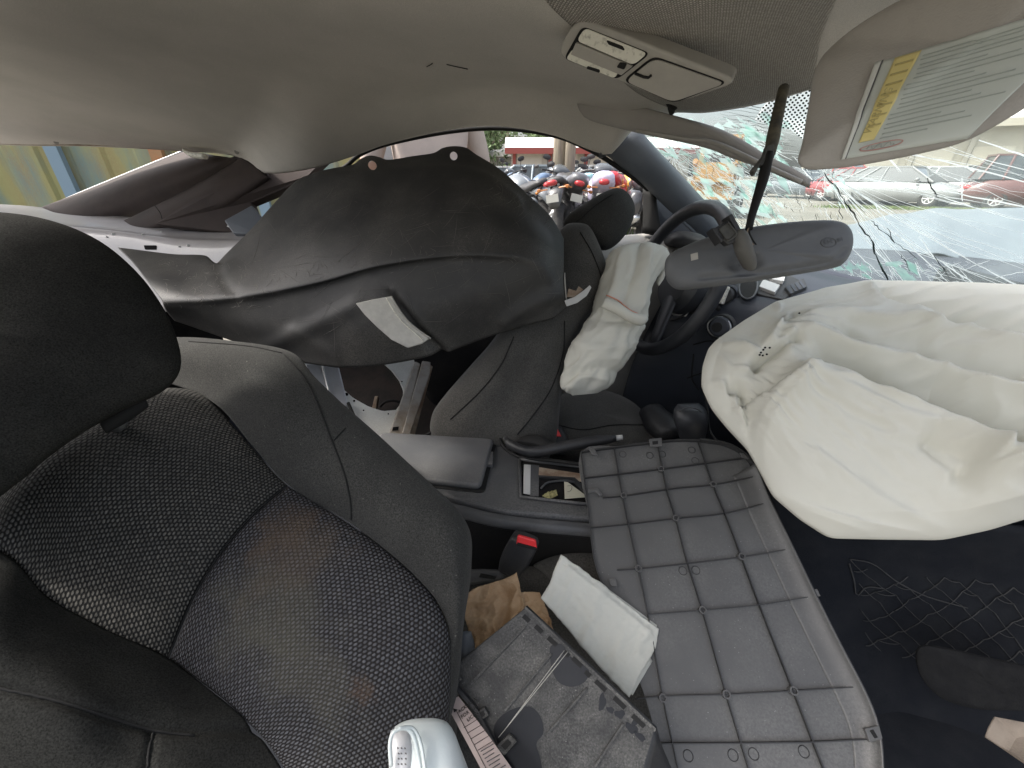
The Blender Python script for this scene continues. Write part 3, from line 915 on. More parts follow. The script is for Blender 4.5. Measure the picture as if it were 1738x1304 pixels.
# the crazed area left of the impact point
def rand_cracks(n, box, ang, spread, L, w, VF, jit=1.2):
    for _ in range(n):
        x = rnd.uniform(box[0], box[2]); y = rnd.uniform(box[1], box[3])
        a = math.radians(rnd.gauss(ang, spread)); l = rnd.uniform(*L)
        crack(VF[0], VF[1], (x, y), (x+l*math.cos(a), y+l*math.sin(a)), rnd.uniform(*w), jit, 4)
rand_cracks(330, (1070, 205, 1300, 390), 33, 9, (14, 60), (.0005, .0020), (WV, WF))
rand_cracks(170, (1120, 240, 1420, 390), 36, 26, (8, 30), (.0005, .0016), (WV, WF))
rand_cracks(190, (1080, 200, 1330, 390), 50, 45, (6, 26), (.0006, .0018), (GV, GF))
rand_cracks(60, (1200, 260, 1440, 400), 75, 22, (6, 20), (.0006, .0014), (DV, DF), 2.0)
rand_cracks(70, (1090, 200, 1300, 390), 40, 30, (6, 22), (.0006, .0016), (DV, DF), 2.0)
rand_cracks(120, (1410, 440, 1640, 485), 32, 25, (8, 36), (.0006, .0018), (WV, WF))
rand_cracks(30, (1410, 440, 1620, 485), 60, 35, (6, 20), (.0008, .002), (GV, GF))
for cx, cy, n in ((1142, 262, 34), (1252, 318, 44), (1402, 292, 40), (1110, 246, 20)):
    for _ in range(n):
        a = rnd.uniform(0, 2*math.pi); l = rnd.uniform(10, 42)
        s = rnd.uniform(0, 8)
        crack(WV, WF, (cx+s*math.cos(a), cy+s*math.sin(a)), (cx+l*math.cos(a), cy+l*math.sin(a)), rnd.uniform(.0005, .0018), 1.5, 4)
for i in range(24):      # near-horizontal fan under the header
    y = 180+i*5.2+rnd.uniform(-1, 1)
    crack(DV, DF, (1225+rnd.uniform(-6, 20), y-8), (1345+rnd.uniform(-20, 10), y+8+i*0.3), rnd.uniform(.0006, .0013), 2.2, 8)
for i in range(26):
    y = 196+i*4.5
    crack(WV, WF, (1200+rnd.uniform(-20, 60), y), (1380+rnd.uniform(-60, 0), y+rnd.uniform(5, 22)), rnd.uniform(.0004, .0011), 2.0, 8)
for nm, V_, F_, m_ in (('white_cracks', WV, WF, M_crackW), ('green_cracks', GV, GF, M_crackG), ('dark_cracks', DV, DF, M_crackD)):
    o = link(nm, V_, F_, m_, wind, False)
    o['kind'] = 'stuff'
SV, SF, S2V, S2F = [], [], [], []
def shard(V, F, cx, cy, r, asp, ang):
    k = rnd.choice((3, 4, 4, 5)); st = len(V); ok = []
    for i in range(k):
        a = 2*math.pi*(i+rnd.uniform(-.3, .3))/k
        x, y = r*math.cos(a), r*asp*math.sin(a)
        q = on(WB, cx+x*math.cos(ang)-y*math.sin(ang), cy+x*math.sin(ang)+y*math.cos(ang), rnd.uniform(.004, .006))
        if q is None: return
        ok.append(q)
    V.extend(ok); F.append(tuple(range(st, st+k)))
for _ in range(150):
    x = rnd.uniform(1085, 1330); y = rnd.uniform(200, 392)
    shard(SV, SF, x, y, rnd.uniform(5, 22), rnd.uniform(.2, .5), math.radians(rnd.gauss(35, 14)))
for _ in range(60):
    shard(S2V, S2F, rnd.uniform(1100, 1340), rnd.uniform(200, 390), rnd.uniform(5, 24), rnd.uniform(.15, .45), math.radians(rnd.gauss(40, 16)))
for _ in range(24):
    shard(S2V, S2F, rnd.uniform(1410, 1560), rnd.uniform(445, 480), rnd.uniform(6, 22), rnd.uniform(.2, .5), math.radians(rnd.gauss(30, 16)))
for _ in range(14):
    shard(SV, SF, rnd.uniform(1395, 1440), rnd.uniform(285, 345), rnd.uniform(3, 10), rnd.uniform(.2, .5), math.radians(rnd.gauss(50, 16)))
for nm, V_, F_, m_ in (('pale_shards', SV, SF, M_shard), ('green_shards', S2V, S2F, M_shardD)):
    o = link(nm, V_, F_, m_, wind, False)
    o['kind'] = 'stuff'
# dotted frit band behind the mirror mount
def frit_mat():
    m = bpy.data.materials.new('dotted_frit'); m.use_nodes = True
    nt = m.node_tree; N = nt.nodes; Lk = nt.links; N.clear()
    out = N.new('ShaderNodeOutputMaterial')
    tc = N.new('ShaderNodeTexCoord')
    mp = N.new('ShaderNodeMapping'); mp.inputs['Scale'].default_value = (150, 150, 0); mp.inputs['Rotation'].default_value[2] = 0.5
    Lk.new(tc.outputs['UV'], mp.inputs[0])
    vo = N.new('ShaderNodeTexVoronoi'); vo.inputs['Scale'].default_value = 1; vo.inputs['Randomness'].default_value = 0.05
    Lk.new(mp.outputs[0], vo.inputs['Vector'])
    lt = N.new('ShaderNodeMath'); lt.operation = 'LESS_THAN'; lt.inputs[1].default_value = 0.30
    Lk.new(vo.outputs['Distance'], lt.inputs[0])
    tr = N.new('ShaderNodeBsdfTranslucent'); tr.inputs[0].default_value = (0.92, 0.93, 0.92, 1)
    dk = N.new('ShaderNodeBsdfDiffuse'); dk.inputs[0].default_value = (0.01, 0.012, 0.01, 1)
    mx = N.new('ShaderNodeMixShader'); Lk.new(lt.outputs[0], mx.inputs[0]); Lk.new(tr.outputs[0], mx.inputs[1]); Lk.new(dk.outputs[0], mx.inputs[2])
    Lk.new(mx.outputs[0], out.inputs[0])
    return m
def surf_poly(name, outline, lift, m, parent, B=WB):
    p = [on(B, x, y, lift) for x, y in outline]
    p = [q for q in p if q is not None]
    return plate(name, p, m, parent, 0.0008)
surf_poly('dotted_frit_band', [(1296, 180), (1325, 150), (1395, 120), (1395, 200), (1368, 236), (1345, 218), (1305, 208), (1284, 200)], 0.006, frit_mat(), wind)

# ---- hood and cowl outside
hood_rows = [[(1380, 428, 1.50), (1450, 426, 1.47), (1530, 430, 1.42), (1640, 440, 1.35), (1738, 453, 1.30), (2100, 490, 1.1)],
             [(1350, 415, 1.62), (1440, 412, 1.60), (1530, 416, 1.52), (1640, 424, 1.46), (1800, 440, 1.38), (2100, 460, 1.2)],
             [(1340, 408, 1.80), (1440, 398, 1.80), (1540, 385, 1.80), (1640, 385, 1.75), (1800, 392, 1.6), (2100, 410, 1.4)],
             [(1360, 392, 2.15), (1450, 380, 2.2), (1530, 361, 2.3), (1640, 356, 2.3), (1800, 352, 2.2), (2100, 350, 1.9)],
             [(1380, 396, 2.25), (1460, 384, 2.3), (1536, 366, 2.45), (1640, 361, 2.45), (1800, 357, 2.35), (2100, 355, 2.0)]]
hg = xrows_grid(hood_rows, 60, 40)
bot = hg[-1].copy(); bot[:, 2] = 0.35
hg = np.concatenate([hg, bot[None]], axis=0)
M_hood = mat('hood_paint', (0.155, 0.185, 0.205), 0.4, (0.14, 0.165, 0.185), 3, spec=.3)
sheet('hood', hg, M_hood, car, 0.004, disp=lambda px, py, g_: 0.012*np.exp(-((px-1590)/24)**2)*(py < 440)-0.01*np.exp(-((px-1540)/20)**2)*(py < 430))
cowl_rows = [[(1340, 426, 1.52), (1450, 422, 1.49), (1530, 426, 1.44), (1640, 436, 1.37), (1800, 454, 1.28), (2100, 480, 1.1)],
             [(1340, 450, 1.35), (1450, 448, 1.32), (1530, 454, 1.27), (1640, 468, 1.2), (1800, 482, 1.1), (2100, 500, 0.98)],
             [(1340, 500, 1.22), (1450, 490, 1.18), (1550, 510, 1.10), (1680, 530, 1.0), (1820, 540, 0.95), (2100, 550, 0.85)]]
sheet('cowl_panel', xrows_grid(cowl_rows, 40, 8), M_dash, car, 0.006)

# ---- sun visors
vv = eloft('driver_sun_visor', [((978, 168, 0.93), (985, 190, 0.93), .006), ((1000, 166, 0.91), (1005, 206, 0.92), .010), ((1100, 185, 0.84), (1100, 230, 0.85), .012), ((1200, 212, 0.76), (1195, 250, 0.78), .012), ((1250, 232, 0.73), (1240, 268, 0.74), .011), ((1310, 270, 0.69), (1305, 289, 0.69), .009), ((1355, 293, 0.67), (1352, 309, 0.67), .008), ((1376, 306, 0.66), (1374, 319, 0.66), .005)], M_visor, car, n=24, nr=36, pw=3)
tube('visor_edge_channel', [(1080, 222, 0.82), (1160, 235, 0.77), (1215, 243, 0.735), (1290, 277, 0.685), (1360, 309, 0.65)], 0.0035, M_greyplas, vv, 8, 20)
0 and plate('visor_slot', [P(*q) for q in [(1176, 228, 0.745), (1228, 246, 0.70), (1215, 248, 0.70), (1200, 246, 0.72)]], M_rubber, vv, 0.003)
eloft('visor_clip', [((1130, 178, .70), (1150, 184, .69), .004), ((1134, 184, .70), (1145, 188, .69), .004), ((1136, 190, .705), (1145, 192, .70), .005)], M_rubber, car, n=12, nr=8)
PV = [(1412, 80, .385), (1384, 118, .385), (1372, 180, .375), (1362, 240, .365), (1354, 272, .36), (1362, 284, .358), (1385, 287, .355), (1450, 281, .345), (1560, 260, .325), (1640, 238, .312), (1720, 195, .30), (1800, 140, .29), (1960, 20, .27), (1960, -120, .27), (1800, -90, .29), (1600, -30, .33), (1480, 30, .36)]
pv = pillow('passenger_sun_visor', PV, M_visor, car, 0.010, 0.010, n=140, rings=14, lin=False, pw=(7, 0.5), center=(1660, 90, .318))
VB = bvh_of(pv)
def vis(pts, lift): return [on(VB, x, y, lift) for x, y in pts]
M_label = mat('white_label', (0.54, 0.58, 0.55), 0.35)
M_yel = mat('yellow_label', (0.70, 0.60, 0.25), 0.4)
lbl_pl = plane3((1430, 268, .3395), (1502, 105, .3445), (1760, 60, .287))
def lb(pts, lift=0.0): return [onp(lbl_pl, x, y, lift) for x, y in pts]
lab = decal('visor_warning_label', [(1484, 110), (1900, -15), (1640, 235), (1427, 271)], VB, .0012, M_label, pv, 50, 30, .0008)
# the label's own pixel frame: u along the long side, v from the hinge edge downwards
def LP(u, v):
    a, b, c, d = [np.array(q, float) for q in ((1484, 110), (1900, -15), (1640, 235), (1427, 271))]
    return tuple((1-u)*(1-v)*a+u*(1-v)*b+u*v*c+(1-u)*v*d)
def lq(u0, u1, v0, v1): return [LP(u0, v0), LP(u1, v0), LP(u1, v1), LP(u0, v1)]
decal('label_left_strip', lq(.0, .028, 0, 1), VB, .0022, mat('label_pale', (.62, .64, .61), .4), pv, 4, 30)
decal('label_edge_line', lq(.028, .036, 0, 1), VB, .0022, M_ink, pv, 3, 30)
decal('yellow_warning_strip', lq(.085, .195, .02, .86), VB, .0022, M_yel, pv, 8, 30)
M_faint = mat('faint_print', (.40, .44, .42), .6)
for k in range(9):
    v = .08+k*.092
    for j_ in range(2):
        decal('printed_text_line', lq(.215+.01*(k % 3), .93-.09*((k*7+j_*3) % 5), v+j_*.040, v+j_*.040+.008), VB, .0020, M_faint, pv, 40, 2)
for k in range(7):
    decal('printed_text_line', lq(.10, .18, .10+k*.10, .10+k*.10+.018), VB, .0028, mat('olive_print', (.45, .38, .16), .6), pv, 6, 2)
M_redprint = mat('faint_red_print', (.50, .30, .28), .6)
rc = [on(VB, *LP(.28+.16*math.cos(a), .935+.030*math.sin(a)), .0026) for a in np.linspace(0, 2*math.pi, 40, endpoint=False)]
tube('red_oval_mark', rc, .0005, M_redprint, pv, 4, closed=True)
tube('pencil_mark', [on(VB, *LP(u, .935+.018*math.sin(u*90)), .0026) for u in np.linspace(.17, .38, 40)], .0004, M_faint, pv, 4)
p0 = on(VB, *LP(.14, .80), .003); p1 = on(VB, *LP(.14, .70), .003); p2 = on(VB, *LP(.19, .80), .003)
text('label_lettering', 'WARNING', .0075, p0, p1-p0, p0-p2, mat('olive_print', (.45, .38, .16), .6), pv)

# ---- dashboard, floor, tunnel
dash_rows = [
    [(1190, 396, 1.22), (1290, 425, 1.18), (1420, 468, 1.08), (1560, 490, .98), (1750, 502, .88), (2050, 512, .75)],
    [(1170, 430, 1.12), (1270, 462, 1.02), (1370, 484, .94), (1500, 508, .84), (1750, 530, .70), (2050, 540, .60)],
    [(1120, 520, 1.14), (1190, 520, 1.02), (1290, 520, .90), (1480, 560, .80), (1750, 600, .66), (2050, 600, .55)],
    [(1080, 600, 1.20), (1160, 600, 1.05), (1260, 600, .93), (1450, 700, .80), (1750, 740, .66), (2050, 740, .56)],
    [(1060, 660, 1.28), (1140, 665, 1.15), (1230, 690, 1.0), (1430, 800, .86), (1750, 880, .72), (2050, 880, .62)],
    [(1040, 740, 1.40), (1130, 750, 1.32), (1230, 790, 1.2), (1430, 930, 1.08), (1750, 1040, .94), (2050, 1040, .85)]]
dash = part(sheet('dashboard', rows_grid(dash_rows, 60, 50), M_dash, car, 0.01))
DB = bvh_of(dash)
def ondash(pts, lift, default=.95): return [on(DB, x, y, lift, default) for x, y in pts]
# knobs, key slot, vents
def knob(x, y, r, m1, m2, bar=True, parent=dash):
    c = on(DB, x, y, 0.0, .95); ax = CAM-c; ax /= np.linalg.norm(ax); ax = ax+np.array([-.5, 0, .1]); ax /= np.linalg.norm(ax)
    o = lathe('knob_surround', c, ax, [(r*1.25, -.01), (r*1.25, .006), (r*1.05, .010), (r*1.0, .006)], m1, parent, 28)
    k = lathe('knob', c, ax, [(r*.9, 0), (r*.9, .018), (r*.75, .022)], m2, parent, 24)
    if bar:
        up = np.cross(ax, cR); up /= np.linalg.norm(up)
        up = up*0.9+cR*0.45; up -= ax*(up@ax); up /= np.linalg.norm(up)
        sd = np.cross(up, ax)
        q = [c+ax*.032+up*s*r*.95+sd*t*r*.28 for s, t in ((-1, -1), (1, -1), (1, 1), (-1, 1))]
        plate('knob_grip', q, M_lens, parent, 0.012, 0.002)
knob(1236, 503, .022, M_dash, M_black)
knob(1226, 556, .026, M_black, M_dash, False)
lathe('ignition_slot', on(DB, 1226, 556, .024, .93), CAM-on(DB, 1226, 556, 0, .93), [(.012, 0), (.011, .003)], M_rubber, dash, 16)
tube('ignition_ring', [on(DB, 1226+19*math.cos(a), 556+15*math.sin(a), .014, .93) for a in np.linspace(0, 6.283, 20, endpoint=False)], .0022, M_chrome, dash, 6, closed=True)
for k, pts in enumerate([[(1294, 482), (1322, 492), (1314, 504), (1288, 494)], [(1302, 474), (1331, 470), (1328, 486), (1308, 482)]]):
    plate('vent_louvre', rounded(ondash(pts, .012), .003), M_silver, dash, .008, .001)
plate('vent_housing', rounded(ondash([(1284, 478), (1338, 470), (1365, 484), (1330, 512), (1284, 502)], .006), .008), M_black, dash, .01, .002)
plate('passenger_vent', rounded(ondash([(1330, 492), (1362, 478), (1368, 492), (1340, 505)], .008), .006), M_black, dash, .008, .002)
for i in range(4):
    plate('vent_slat', ondash([(1333+i*7, 493-i*3), (1337+i*7, 491-i*3), (1344+i*7, 503-i*3), (1340+i*7, 504-i*3)], .0085), M_dash, dash, .001)
tube('vent_ring', [on(DB, 1270+15*math.cos(a), 494+20*math.sin(a), .012, .93) for a in np.linspace(0, 6.283, 20, endpoint=False)], .0022, MATS['mirror_shell'], dash, 6, closed=True)
plate('vent_throat', [on(DB, 1270+13*math.cos(a), 494+18*math.sin(a), .010, .93) for a in np.linspace(0, 6.283, 20, endpoint=False)], M_rubber, dash, .004)
plate('silver_trim_blade', rounded(ondash([(1180, 498), (1200, 492), (1170, 540), (1148, 538)], .02, 1.0), .004), M_silver, dash, .008, .001)
tube('trim_lip', ondash([(1180, 530), (1160, 545), (1135, 548)], .02, 1.0), .003, M_black, dash, 6, 8)
# gauge binnacle behind the wheel
eloft('gauge_hood', [((1128, 408, 1.16), (1150, 420, 1.12), .02), ((1140, 400, 1.14), (1185, 430, 1.05), .03), ((1172, 404, 1.12), (1215, 440, 1.0), .03)], M_black, dash, n=20, nr=12)
for i in range(5):
    c = on(DB, 1190+i*5, 590+i*12, .004, 1.0)
for pts in [[(1180, 585), (1210, 578), (1228, 590)], [(1180, 600), (1178, 640), (1190, 660)], [(1170, 640), (1195, 632)]]:
    tube('frayed_wire', on_line(DB, pts, 10, .008), .0018, M_rubber, dash, 5)
tube('loose_cable', [(1190, 655, .96), (1200, 690, .90), (1205, 730, .84), (1222, 752, .80), (1250, 760, .76)], .0022, M_rubber, dash, 6, 20)

# floor, tunnel and firewall
floor_pts = [Wd((-1.6, 0.02, .20)), Wd((1.3, 0.02, .20)), Wd((1.3, 1.32, .20)), Wd((-1.6, 1.32, .20))]
part(plate('floor_pan', floor_pts, M_carpet, car, 0.03, origin=(0, .6, .17)))
boxes('firewall', [((0.98, 0.66, 0.55), (0.04, 1.3, 0.70))], M_carpet, car)
boxes('rear_bulkhead', [((-1.45, 0.66, 0.45), (0.04, 1.3, 0.5))], M_dark, car)
boxes('sill_step', [((-.1, -0.03, .24), (2.2, 0.10, 0.14))], M_white, car, 0.02)
# glovebox cavity front: footwell side trim
fw = [[(1300, 800, .80), (1500, 860, .76), (1750, 900, .68), (2000, 900, .62)],
      [(1320, 900, .86), (1500, 960, .80), (1750, 1000, .72), (2000, 1000, .66)],
      [(1360, 1010, .84), (1520, 1080, .80), (1750, 1120, .74), (2000, 1120, .70)],
      [(1400, 1180, .78), (1550, 1250, .76), (1750, 1320, .72), (2000, 1320, .70)],
      [(1440, 1380, .72), (1600, 1420, .70), (1780, 1460, .68), (2000, 1460, .66)]]
foot = sheet('footwell_carpet', rows_grid(fw, 40, 40), M_carpet, car, .01, disp=lambda px, py, g_: cloth_noise(px, py, 60, .006))
FB = bvh_of(foot)

# ---- centre console
cp = plane3((660, 742, .86), (1000, 790, .80), (800, 842, .70))
ZC = onp(cp, 830, 790)[2]
top_out = [(600, 735), (660, 741), (838, 752), (868, 757), (880, 772), (905, 775), (1000, 790), (1200, 815), (1240, 890), (1010, 880), (860, 868), (770, 845), (640, 800)]
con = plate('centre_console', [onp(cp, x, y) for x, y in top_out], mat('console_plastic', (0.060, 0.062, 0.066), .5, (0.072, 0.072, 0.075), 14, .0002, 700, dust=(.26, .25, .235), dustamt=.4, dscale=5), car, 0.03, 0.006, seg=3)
def oc(pts, lift=0.0): return [onp(cp, x, y, lift) for x, y in pts]
M_con = MATS['console_plastic']
# rolled near edge and side wall
near = [(600, 812), (700, 838), (770, 850), (860, 870), (1010, 884), (1260, 905)]
e0 = np.array(oc(near, -.006))
side_rows = []
dirY = np.array([0, -1.0, 0])
for (dy, dz) in ((.0, .0), (-.009, -.002), (-.014, -.008), (-.015, -.015), (-.010, -.020)):
    side_rows.append([p+np.array([0, dy, dz]) for p in e0])
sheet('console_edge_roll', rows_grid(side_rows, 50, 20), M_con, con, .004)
side_rows = []
for (dy, dz) in ((-.009, -.019), (-.012, -.024), (-.014, -.14), (-.010, -.36)):
    side_rows.append([p+np.array([0, dy, dz]) for p in e0])
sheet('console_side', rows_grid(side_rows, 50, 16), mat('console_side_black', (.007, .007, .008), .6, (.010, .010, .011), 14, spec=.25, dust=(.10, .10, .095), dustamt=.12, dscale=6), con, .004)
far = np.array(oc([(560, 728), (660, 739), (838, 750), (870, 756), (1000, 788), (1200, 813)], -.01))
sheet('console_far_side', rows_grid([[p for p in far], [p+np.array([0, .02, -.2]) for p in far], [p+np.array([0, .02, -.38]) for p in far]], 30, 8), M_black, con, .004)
# armrest lid
lid_gap = plate('lid_gap', rounded(oc([(646, 744), (843, 752), (822, 838), (600, 815)], .0015), .012), M_seam, con, .002)
lid = plate('armrest_lid', rounded(oc([(649, 742), (838, 753), (816, 834), (600, 811)], .014), .014, 6), mat('lid_vinyl', (0.085, 0.087, 0.092), .55, (0.10, 0.10, 0.103), 10, .0004, 500, dust=(.28, .27, .25), dustamt=.3, dscale=6), con, .014, .006, seg=4)
plate('lid_latch', rounded(oc([(823, 772), (837, 773), (836, 795), (819, 793)], .009), .002), M_con, con, .008, .001)
# open tray
tray_w = oc([(885, 786), (1030, 803), (1040, 862), (884, 844)], .0)
plate('tray_opening', rounded(oc([(882, 783), (1040, 801), (1050, 862), (884, 845)], .0012), .004), M_dark, con, .001)
c_ = np.mean(tray_w, axis=0)
# tray walls raised lip + contents
tube('tray_lip', oc([(882, 782), (1035, 801), (1045, 864), (884, 846)], .003)+oc([(882, 782)], .003), .0032, M_con, con, 8)
plate('brushed_bar', oc([(889, 790), (901, 791), (900, 841), (888, 839)], .003), M_silver, con, .003, .001)
plate('bar_backing', oc([(901, 790), (915, 792), (914, 844), (899, 843)], .0022), M_con, con, .002)
plate('rusty_bracket', oc([(915, 795), (1000, 808), (1005, 822), (914, 808)], .0028), M_rust, con, .002, .0005)
plate('tray_inner_edge', oc([(914, 809), (975, 813), (1000, 835), (990, 838), (970, 817), (914, 812)], .0034), M_black, con, .002)
tube('tray_rod', oc([(918, 832), (930, 822), (960, 819), (975, 822)], .004), .002, M_con, con, 6, 10)
# hand brake
hb = eloft('handbrake_lever', [((860, 742, .83), (862, 762, .82), .012), ((900, 758, .80), (902, 776, .79), .012), ((960, 748, .79), (965, 766, .78), .011), ((1010, 740, .785), (1014, 757, .775), .010), ((1044, 738, .78), (1046, 750, .775), .008)], M_black, car, n=18, nr=24)
eloft('release_button', [((1043, 739, .779), (1045, 749, .777), .005), ((1056, 738, .777), (1057, 747, .776), .005)], M_silver, hb, n=14, nr=6)
eloft('handbrake_boot', [((870, 752, .85), (960, 772, .79), .02), ((885, 745, .85), (950, 765, .80), .02), ((900, 744, .85), (940, 756, .82), .012)], M_rubber, hb, n=20, nr=10)
# chrome/rubber hoops by the driver's seat hinge
hoop = lathe('recliner_cover', P(808, 765, .90), P(808, 765, .90)*0+np.array([0.0, -1.0, .35]), [(.050, -.03), (.050, 0), (.046, .006), (.034, .004), (.030, 0)], M_con, car, 36)
tube('belt_guide_wire', [(700, 752, .9), (745, 728, .90), (790, 718, .90), (815, 726, .89), (838, 748, .88)], .003, M_rubber, car, 8, 24)
tube('seat_wire', [(848, 735, .86), (852, 755, .84), (880, 775, .81), (940, 782, .785), (1010, 792, .765)], .0035, M_rubber, car, 8, 24)
tube('seat_wire', [(850, 740, .855), (880, 758, .83), (920, 775, .80)], .003, M_con, car, 8, 16)

# ---- gear lever
gl = eloft('gear_knob', [((1150, 686, .86), (1186, 684, .86), .006), ((1144, 698, .86), (1197, 696, .86), .022), ((1145, 716, .86), (1200, 716, .86), .028), ((1152, 738, .87), (1196, 740, .87), .024), ((1160, 760, .88), (1192, 762, .88), .018)], M_wheel, car, n=28, nr=22)
tube('knob_stitching', [(1152, 700, .838), (1160, 694, .834), (1172, 692, .833), (1186, 696, .836), (1194, 704, .842)], .0012, M_con, gl, 5, 14)
eloft('gear_gaiter', [((1140, 748, .88), (1212, 752, .86), .03), ((1110, 790, .90), (1240, 800, .86), .05), ((1080, 830, .92), (1280, 840, .86), .06)], M_black, car, n=28, nr=14, disp=lambda px, py, V: .004*np.sin(py/5.0))
eloft('shift_surround', [((1085, 700, 1.0), (1125, 696, 1.0), .03), ((1096, 730, .98), (1150, 712, .96), .03), ((1120, 745, .94), (1160, 735, .93), .02)], M_black, car, n=20, nr=10)

# ---- driver seat
ds = eloft('driver_seat', [((968, 388, 1.02), (996, 386, 1.00), .015), ((948, 402, 1.01), (1010, 404, .99), .04), ((925, 455, 1.0), (1028, 452, .98), .06), ((890, 520, .99), (1034, 500, .975), .07), ((845, 575, .97), (985, 560, .965), .08), ((800, 625, .96), (958, 615, .955), .085), ((748, 685, .94), (950, 690, .94), .085), ((732, 722, .93), (945, 742, .92), .08), ((742, 765, .94), (930, 780, .92), .06)], M_fabD, car, n=48, nr=60, pw=2.6,
           disp=lambda px, py, V: ridges([([(870, 570), (850, 640), (790, 720)], .008, 22, 30), ([(905, 560), (880, 640), (850, 730)], -.006, 18, 18)])(px, py))
ds['label'] = "driver's seat tipped forward, dusty black backrest"
DSB = bvh_of(ds)
for pts, r in (([(958, 545), (955, 600), (935, 660), (905, 705), (878, 738)], .0016), ([(872, 572), (850, 620), (815, 665), (765, 712)], .0013), ([(985, 395), (1005, 430), (1020, 470), (1028, 505)], .0012)):
    tube('seam', on_line(DSB, pts, 30, .001), r, M_seam, ds, 6)
hr = pillow('headrest', [(957, 386, 1.02), (962, 368, 1.02), (990, 348, 1.02), (1025, 328, 1.02), (1050, 322, 1.02), (1068, 334, 1.02), (1077, 358, 1.02), (1068, 388, 1.02), (1050, 412, 1.02), (1030, 424, 1.02), (1012, 420, 1.02), (975, 405, 1.02)], M_fab, ds, .055, .055, n=64, rings=16)
HRB = bvh_of(hr)
tube('seam', on_line(HRB, [(965, 384), (985, 372), (1010, 350), (1040, 330)], 20, .001), .0012, M_seam, ds, 6)
eloft('headrest_collar', [((990, 405, .985), (1005, 400, .98), .01), ((985, 420, .985), (1000, 415, .98), .01)], M_rubber, ds, n=12, nr=6)
# driver seat cushion
dc = pillow('seat_cushion', [(930, 690, 1.08), (960, 672, 1.12), (1020, 668, 1.14), (1075, 690, 1.12), (1110, 730, 1.06), (1130, 768, .98), (1040, 778, .95), (930, 772, .93), (905, 740, .98)], M_fabD, ds, .045, .06, n=72, rings=18, pw=(3, .5))
dcb = bvh_of(dc)
tube('seam', on_line(dcb, [(945, 722), (990, 730), (1040, 722), (1100, 722)], 24, .001), .0013, M_seam, ds, 6)
plate('airbag_tag_cover', [P(*q) for q in [(934, 727, .90), (946, 727, .90), (953, 741, .895), (943, 741, .895)]], M_red, ds, .003, .001)
bk2 = eloft('driver_belt_buckle', [((928, 728, .93), (952, 724, .93), .012), ((932, 750, .92), (962, 742, .92), .013), ((940, 772, .92), (968, 762, .92), .012)], M_black, car, n=16, nr=10, pw=3)

# ---- steering wheel
wc = P(1138, 476, 1.0)
wn_ = np.array([-0.92, -0.30, 0.36]); wn_ /= np.linalg.norm(wn_)
a1 = np.cross(wn_, [0, 1, 0.0]); a1 /= np.linalg.norm(a1); a2 = np.cross(wn_, a1)
Rw = 0.178
ring = [wc+Rw*(a1*math.cos(t)+a2*math.sin(t)) for t in np.linspace(0, 2*math.pi, 64, endpoint=False)]
V, F = tube_vf(ring, .016, 14, closed=True)
sw = link('steering_wheel', V, F, M_wheel, car, True)
for a in (150, 270, 30):
    t = math.radians(a)
    q = wc+Rw*.97*(a1*math.cos(t)+a2*math.sin(t))
    eloft('spoke', [(wc-np.cross(wn_, q-wc)/Rw*.03-wn_*.02, wc+np.cross(wn_, q-wc)/Rw*.03-wn_*.02, .01), (q-np.cross(wn_, q-wc)/Rw*.018, q+np.cross(wn_, q-wc)/Rw*.018, .008)], M_wheel, sw, n=14, nr=6)
lathe('wheel_hub', wc-wn_*.03, wn_, [(.07, -.03), (.075, 0), (.06, .02), (.03, .025)], M_wheel, sw, 28)
lathe('steering_column', wc-wn_*.05, -wn_, [(.05, 0), (.06, .05), (.06, .25)], M_black, car, 24)
for i in range(9):   # finger ridges on the rim
    t = math.radians(-8+i*2.2)
tube('stalk', [wc-wn_*.07, wc-wn_*.07+a2*.09, wc-wn_*.065+a2*.13], .006, M_rubber, car, 8, 8)

# ---- driver airbag
fold_d = ridges([([(1060, 430), (1050, 470), (1030, 520)], .010, 14, 10), ([(1085, 415), (1075, 470), (1050, 530)], -.012, 9, 12), ([(1100, 425), (1095, 470), (1085, 520)], .008, 8, 10), ([(985, 580), (1030, 590), (1070, 582)], .006, 8, 12),
                 ([(970, 640), (1010, 625), (1050, 632)], -.008, 10, 9), ([(975, 660), (990, 640), (1020, 645)], .006, 6, 6), ([(1000, 545), (990, 600), (975, 650)], .005, 12, 12), ([(1060, 560), (1045, 610), (1020, 655)], .006, 10, 14), ([(1030, 545), (1100, 548)], -.006, 5, 5)], True)
da = eloft('driver_airbag', [((1078, 414, .93), (1100, 413, .925), 0.0062), ((1040, 428, .93), (1128, 424, .92), 0.0217), ((1026, 462, .92), (1131, 446, .91), 0.0310), ((1014, 502, .91), (1106, 482, .90), 0.0310), ((1006, 532, .90), (1098, 520, .90), 0.0279), ((998, 550, .90), (1094, 552, .90), 0.0310), ((974, 585, .89), (1078, 580, .895), 0.0372), ((961, 622, .89), (1057, 618, .89), 0.0341), ((955, 655, .89), (1033, 652, .89), 0.0248), ((975, 671, .89), (1008, 668, .89), 0.0074)], M_air, car, n=90, nr=110,
           disp=lambda px, py, V: fold_d(px, py)+cloth_noise((px*.85+py*.5), (py*.85-px*.5)*.35, 15, .0045, 3.0, True)*(1+(py>590)*.5)+cloth_noise(px, py, 9, .0013, 5.0, True))
da['label'] = 'limp white airbag hanging from the steering wheel'
DAB = bvh_of(da)
tube('orange_stitching', on_line(DAB, [(1030, 502), (1048, 510), (1068, 526), (1092, 537)], 20, .0015), .0014, M_bagthread, da, 5)
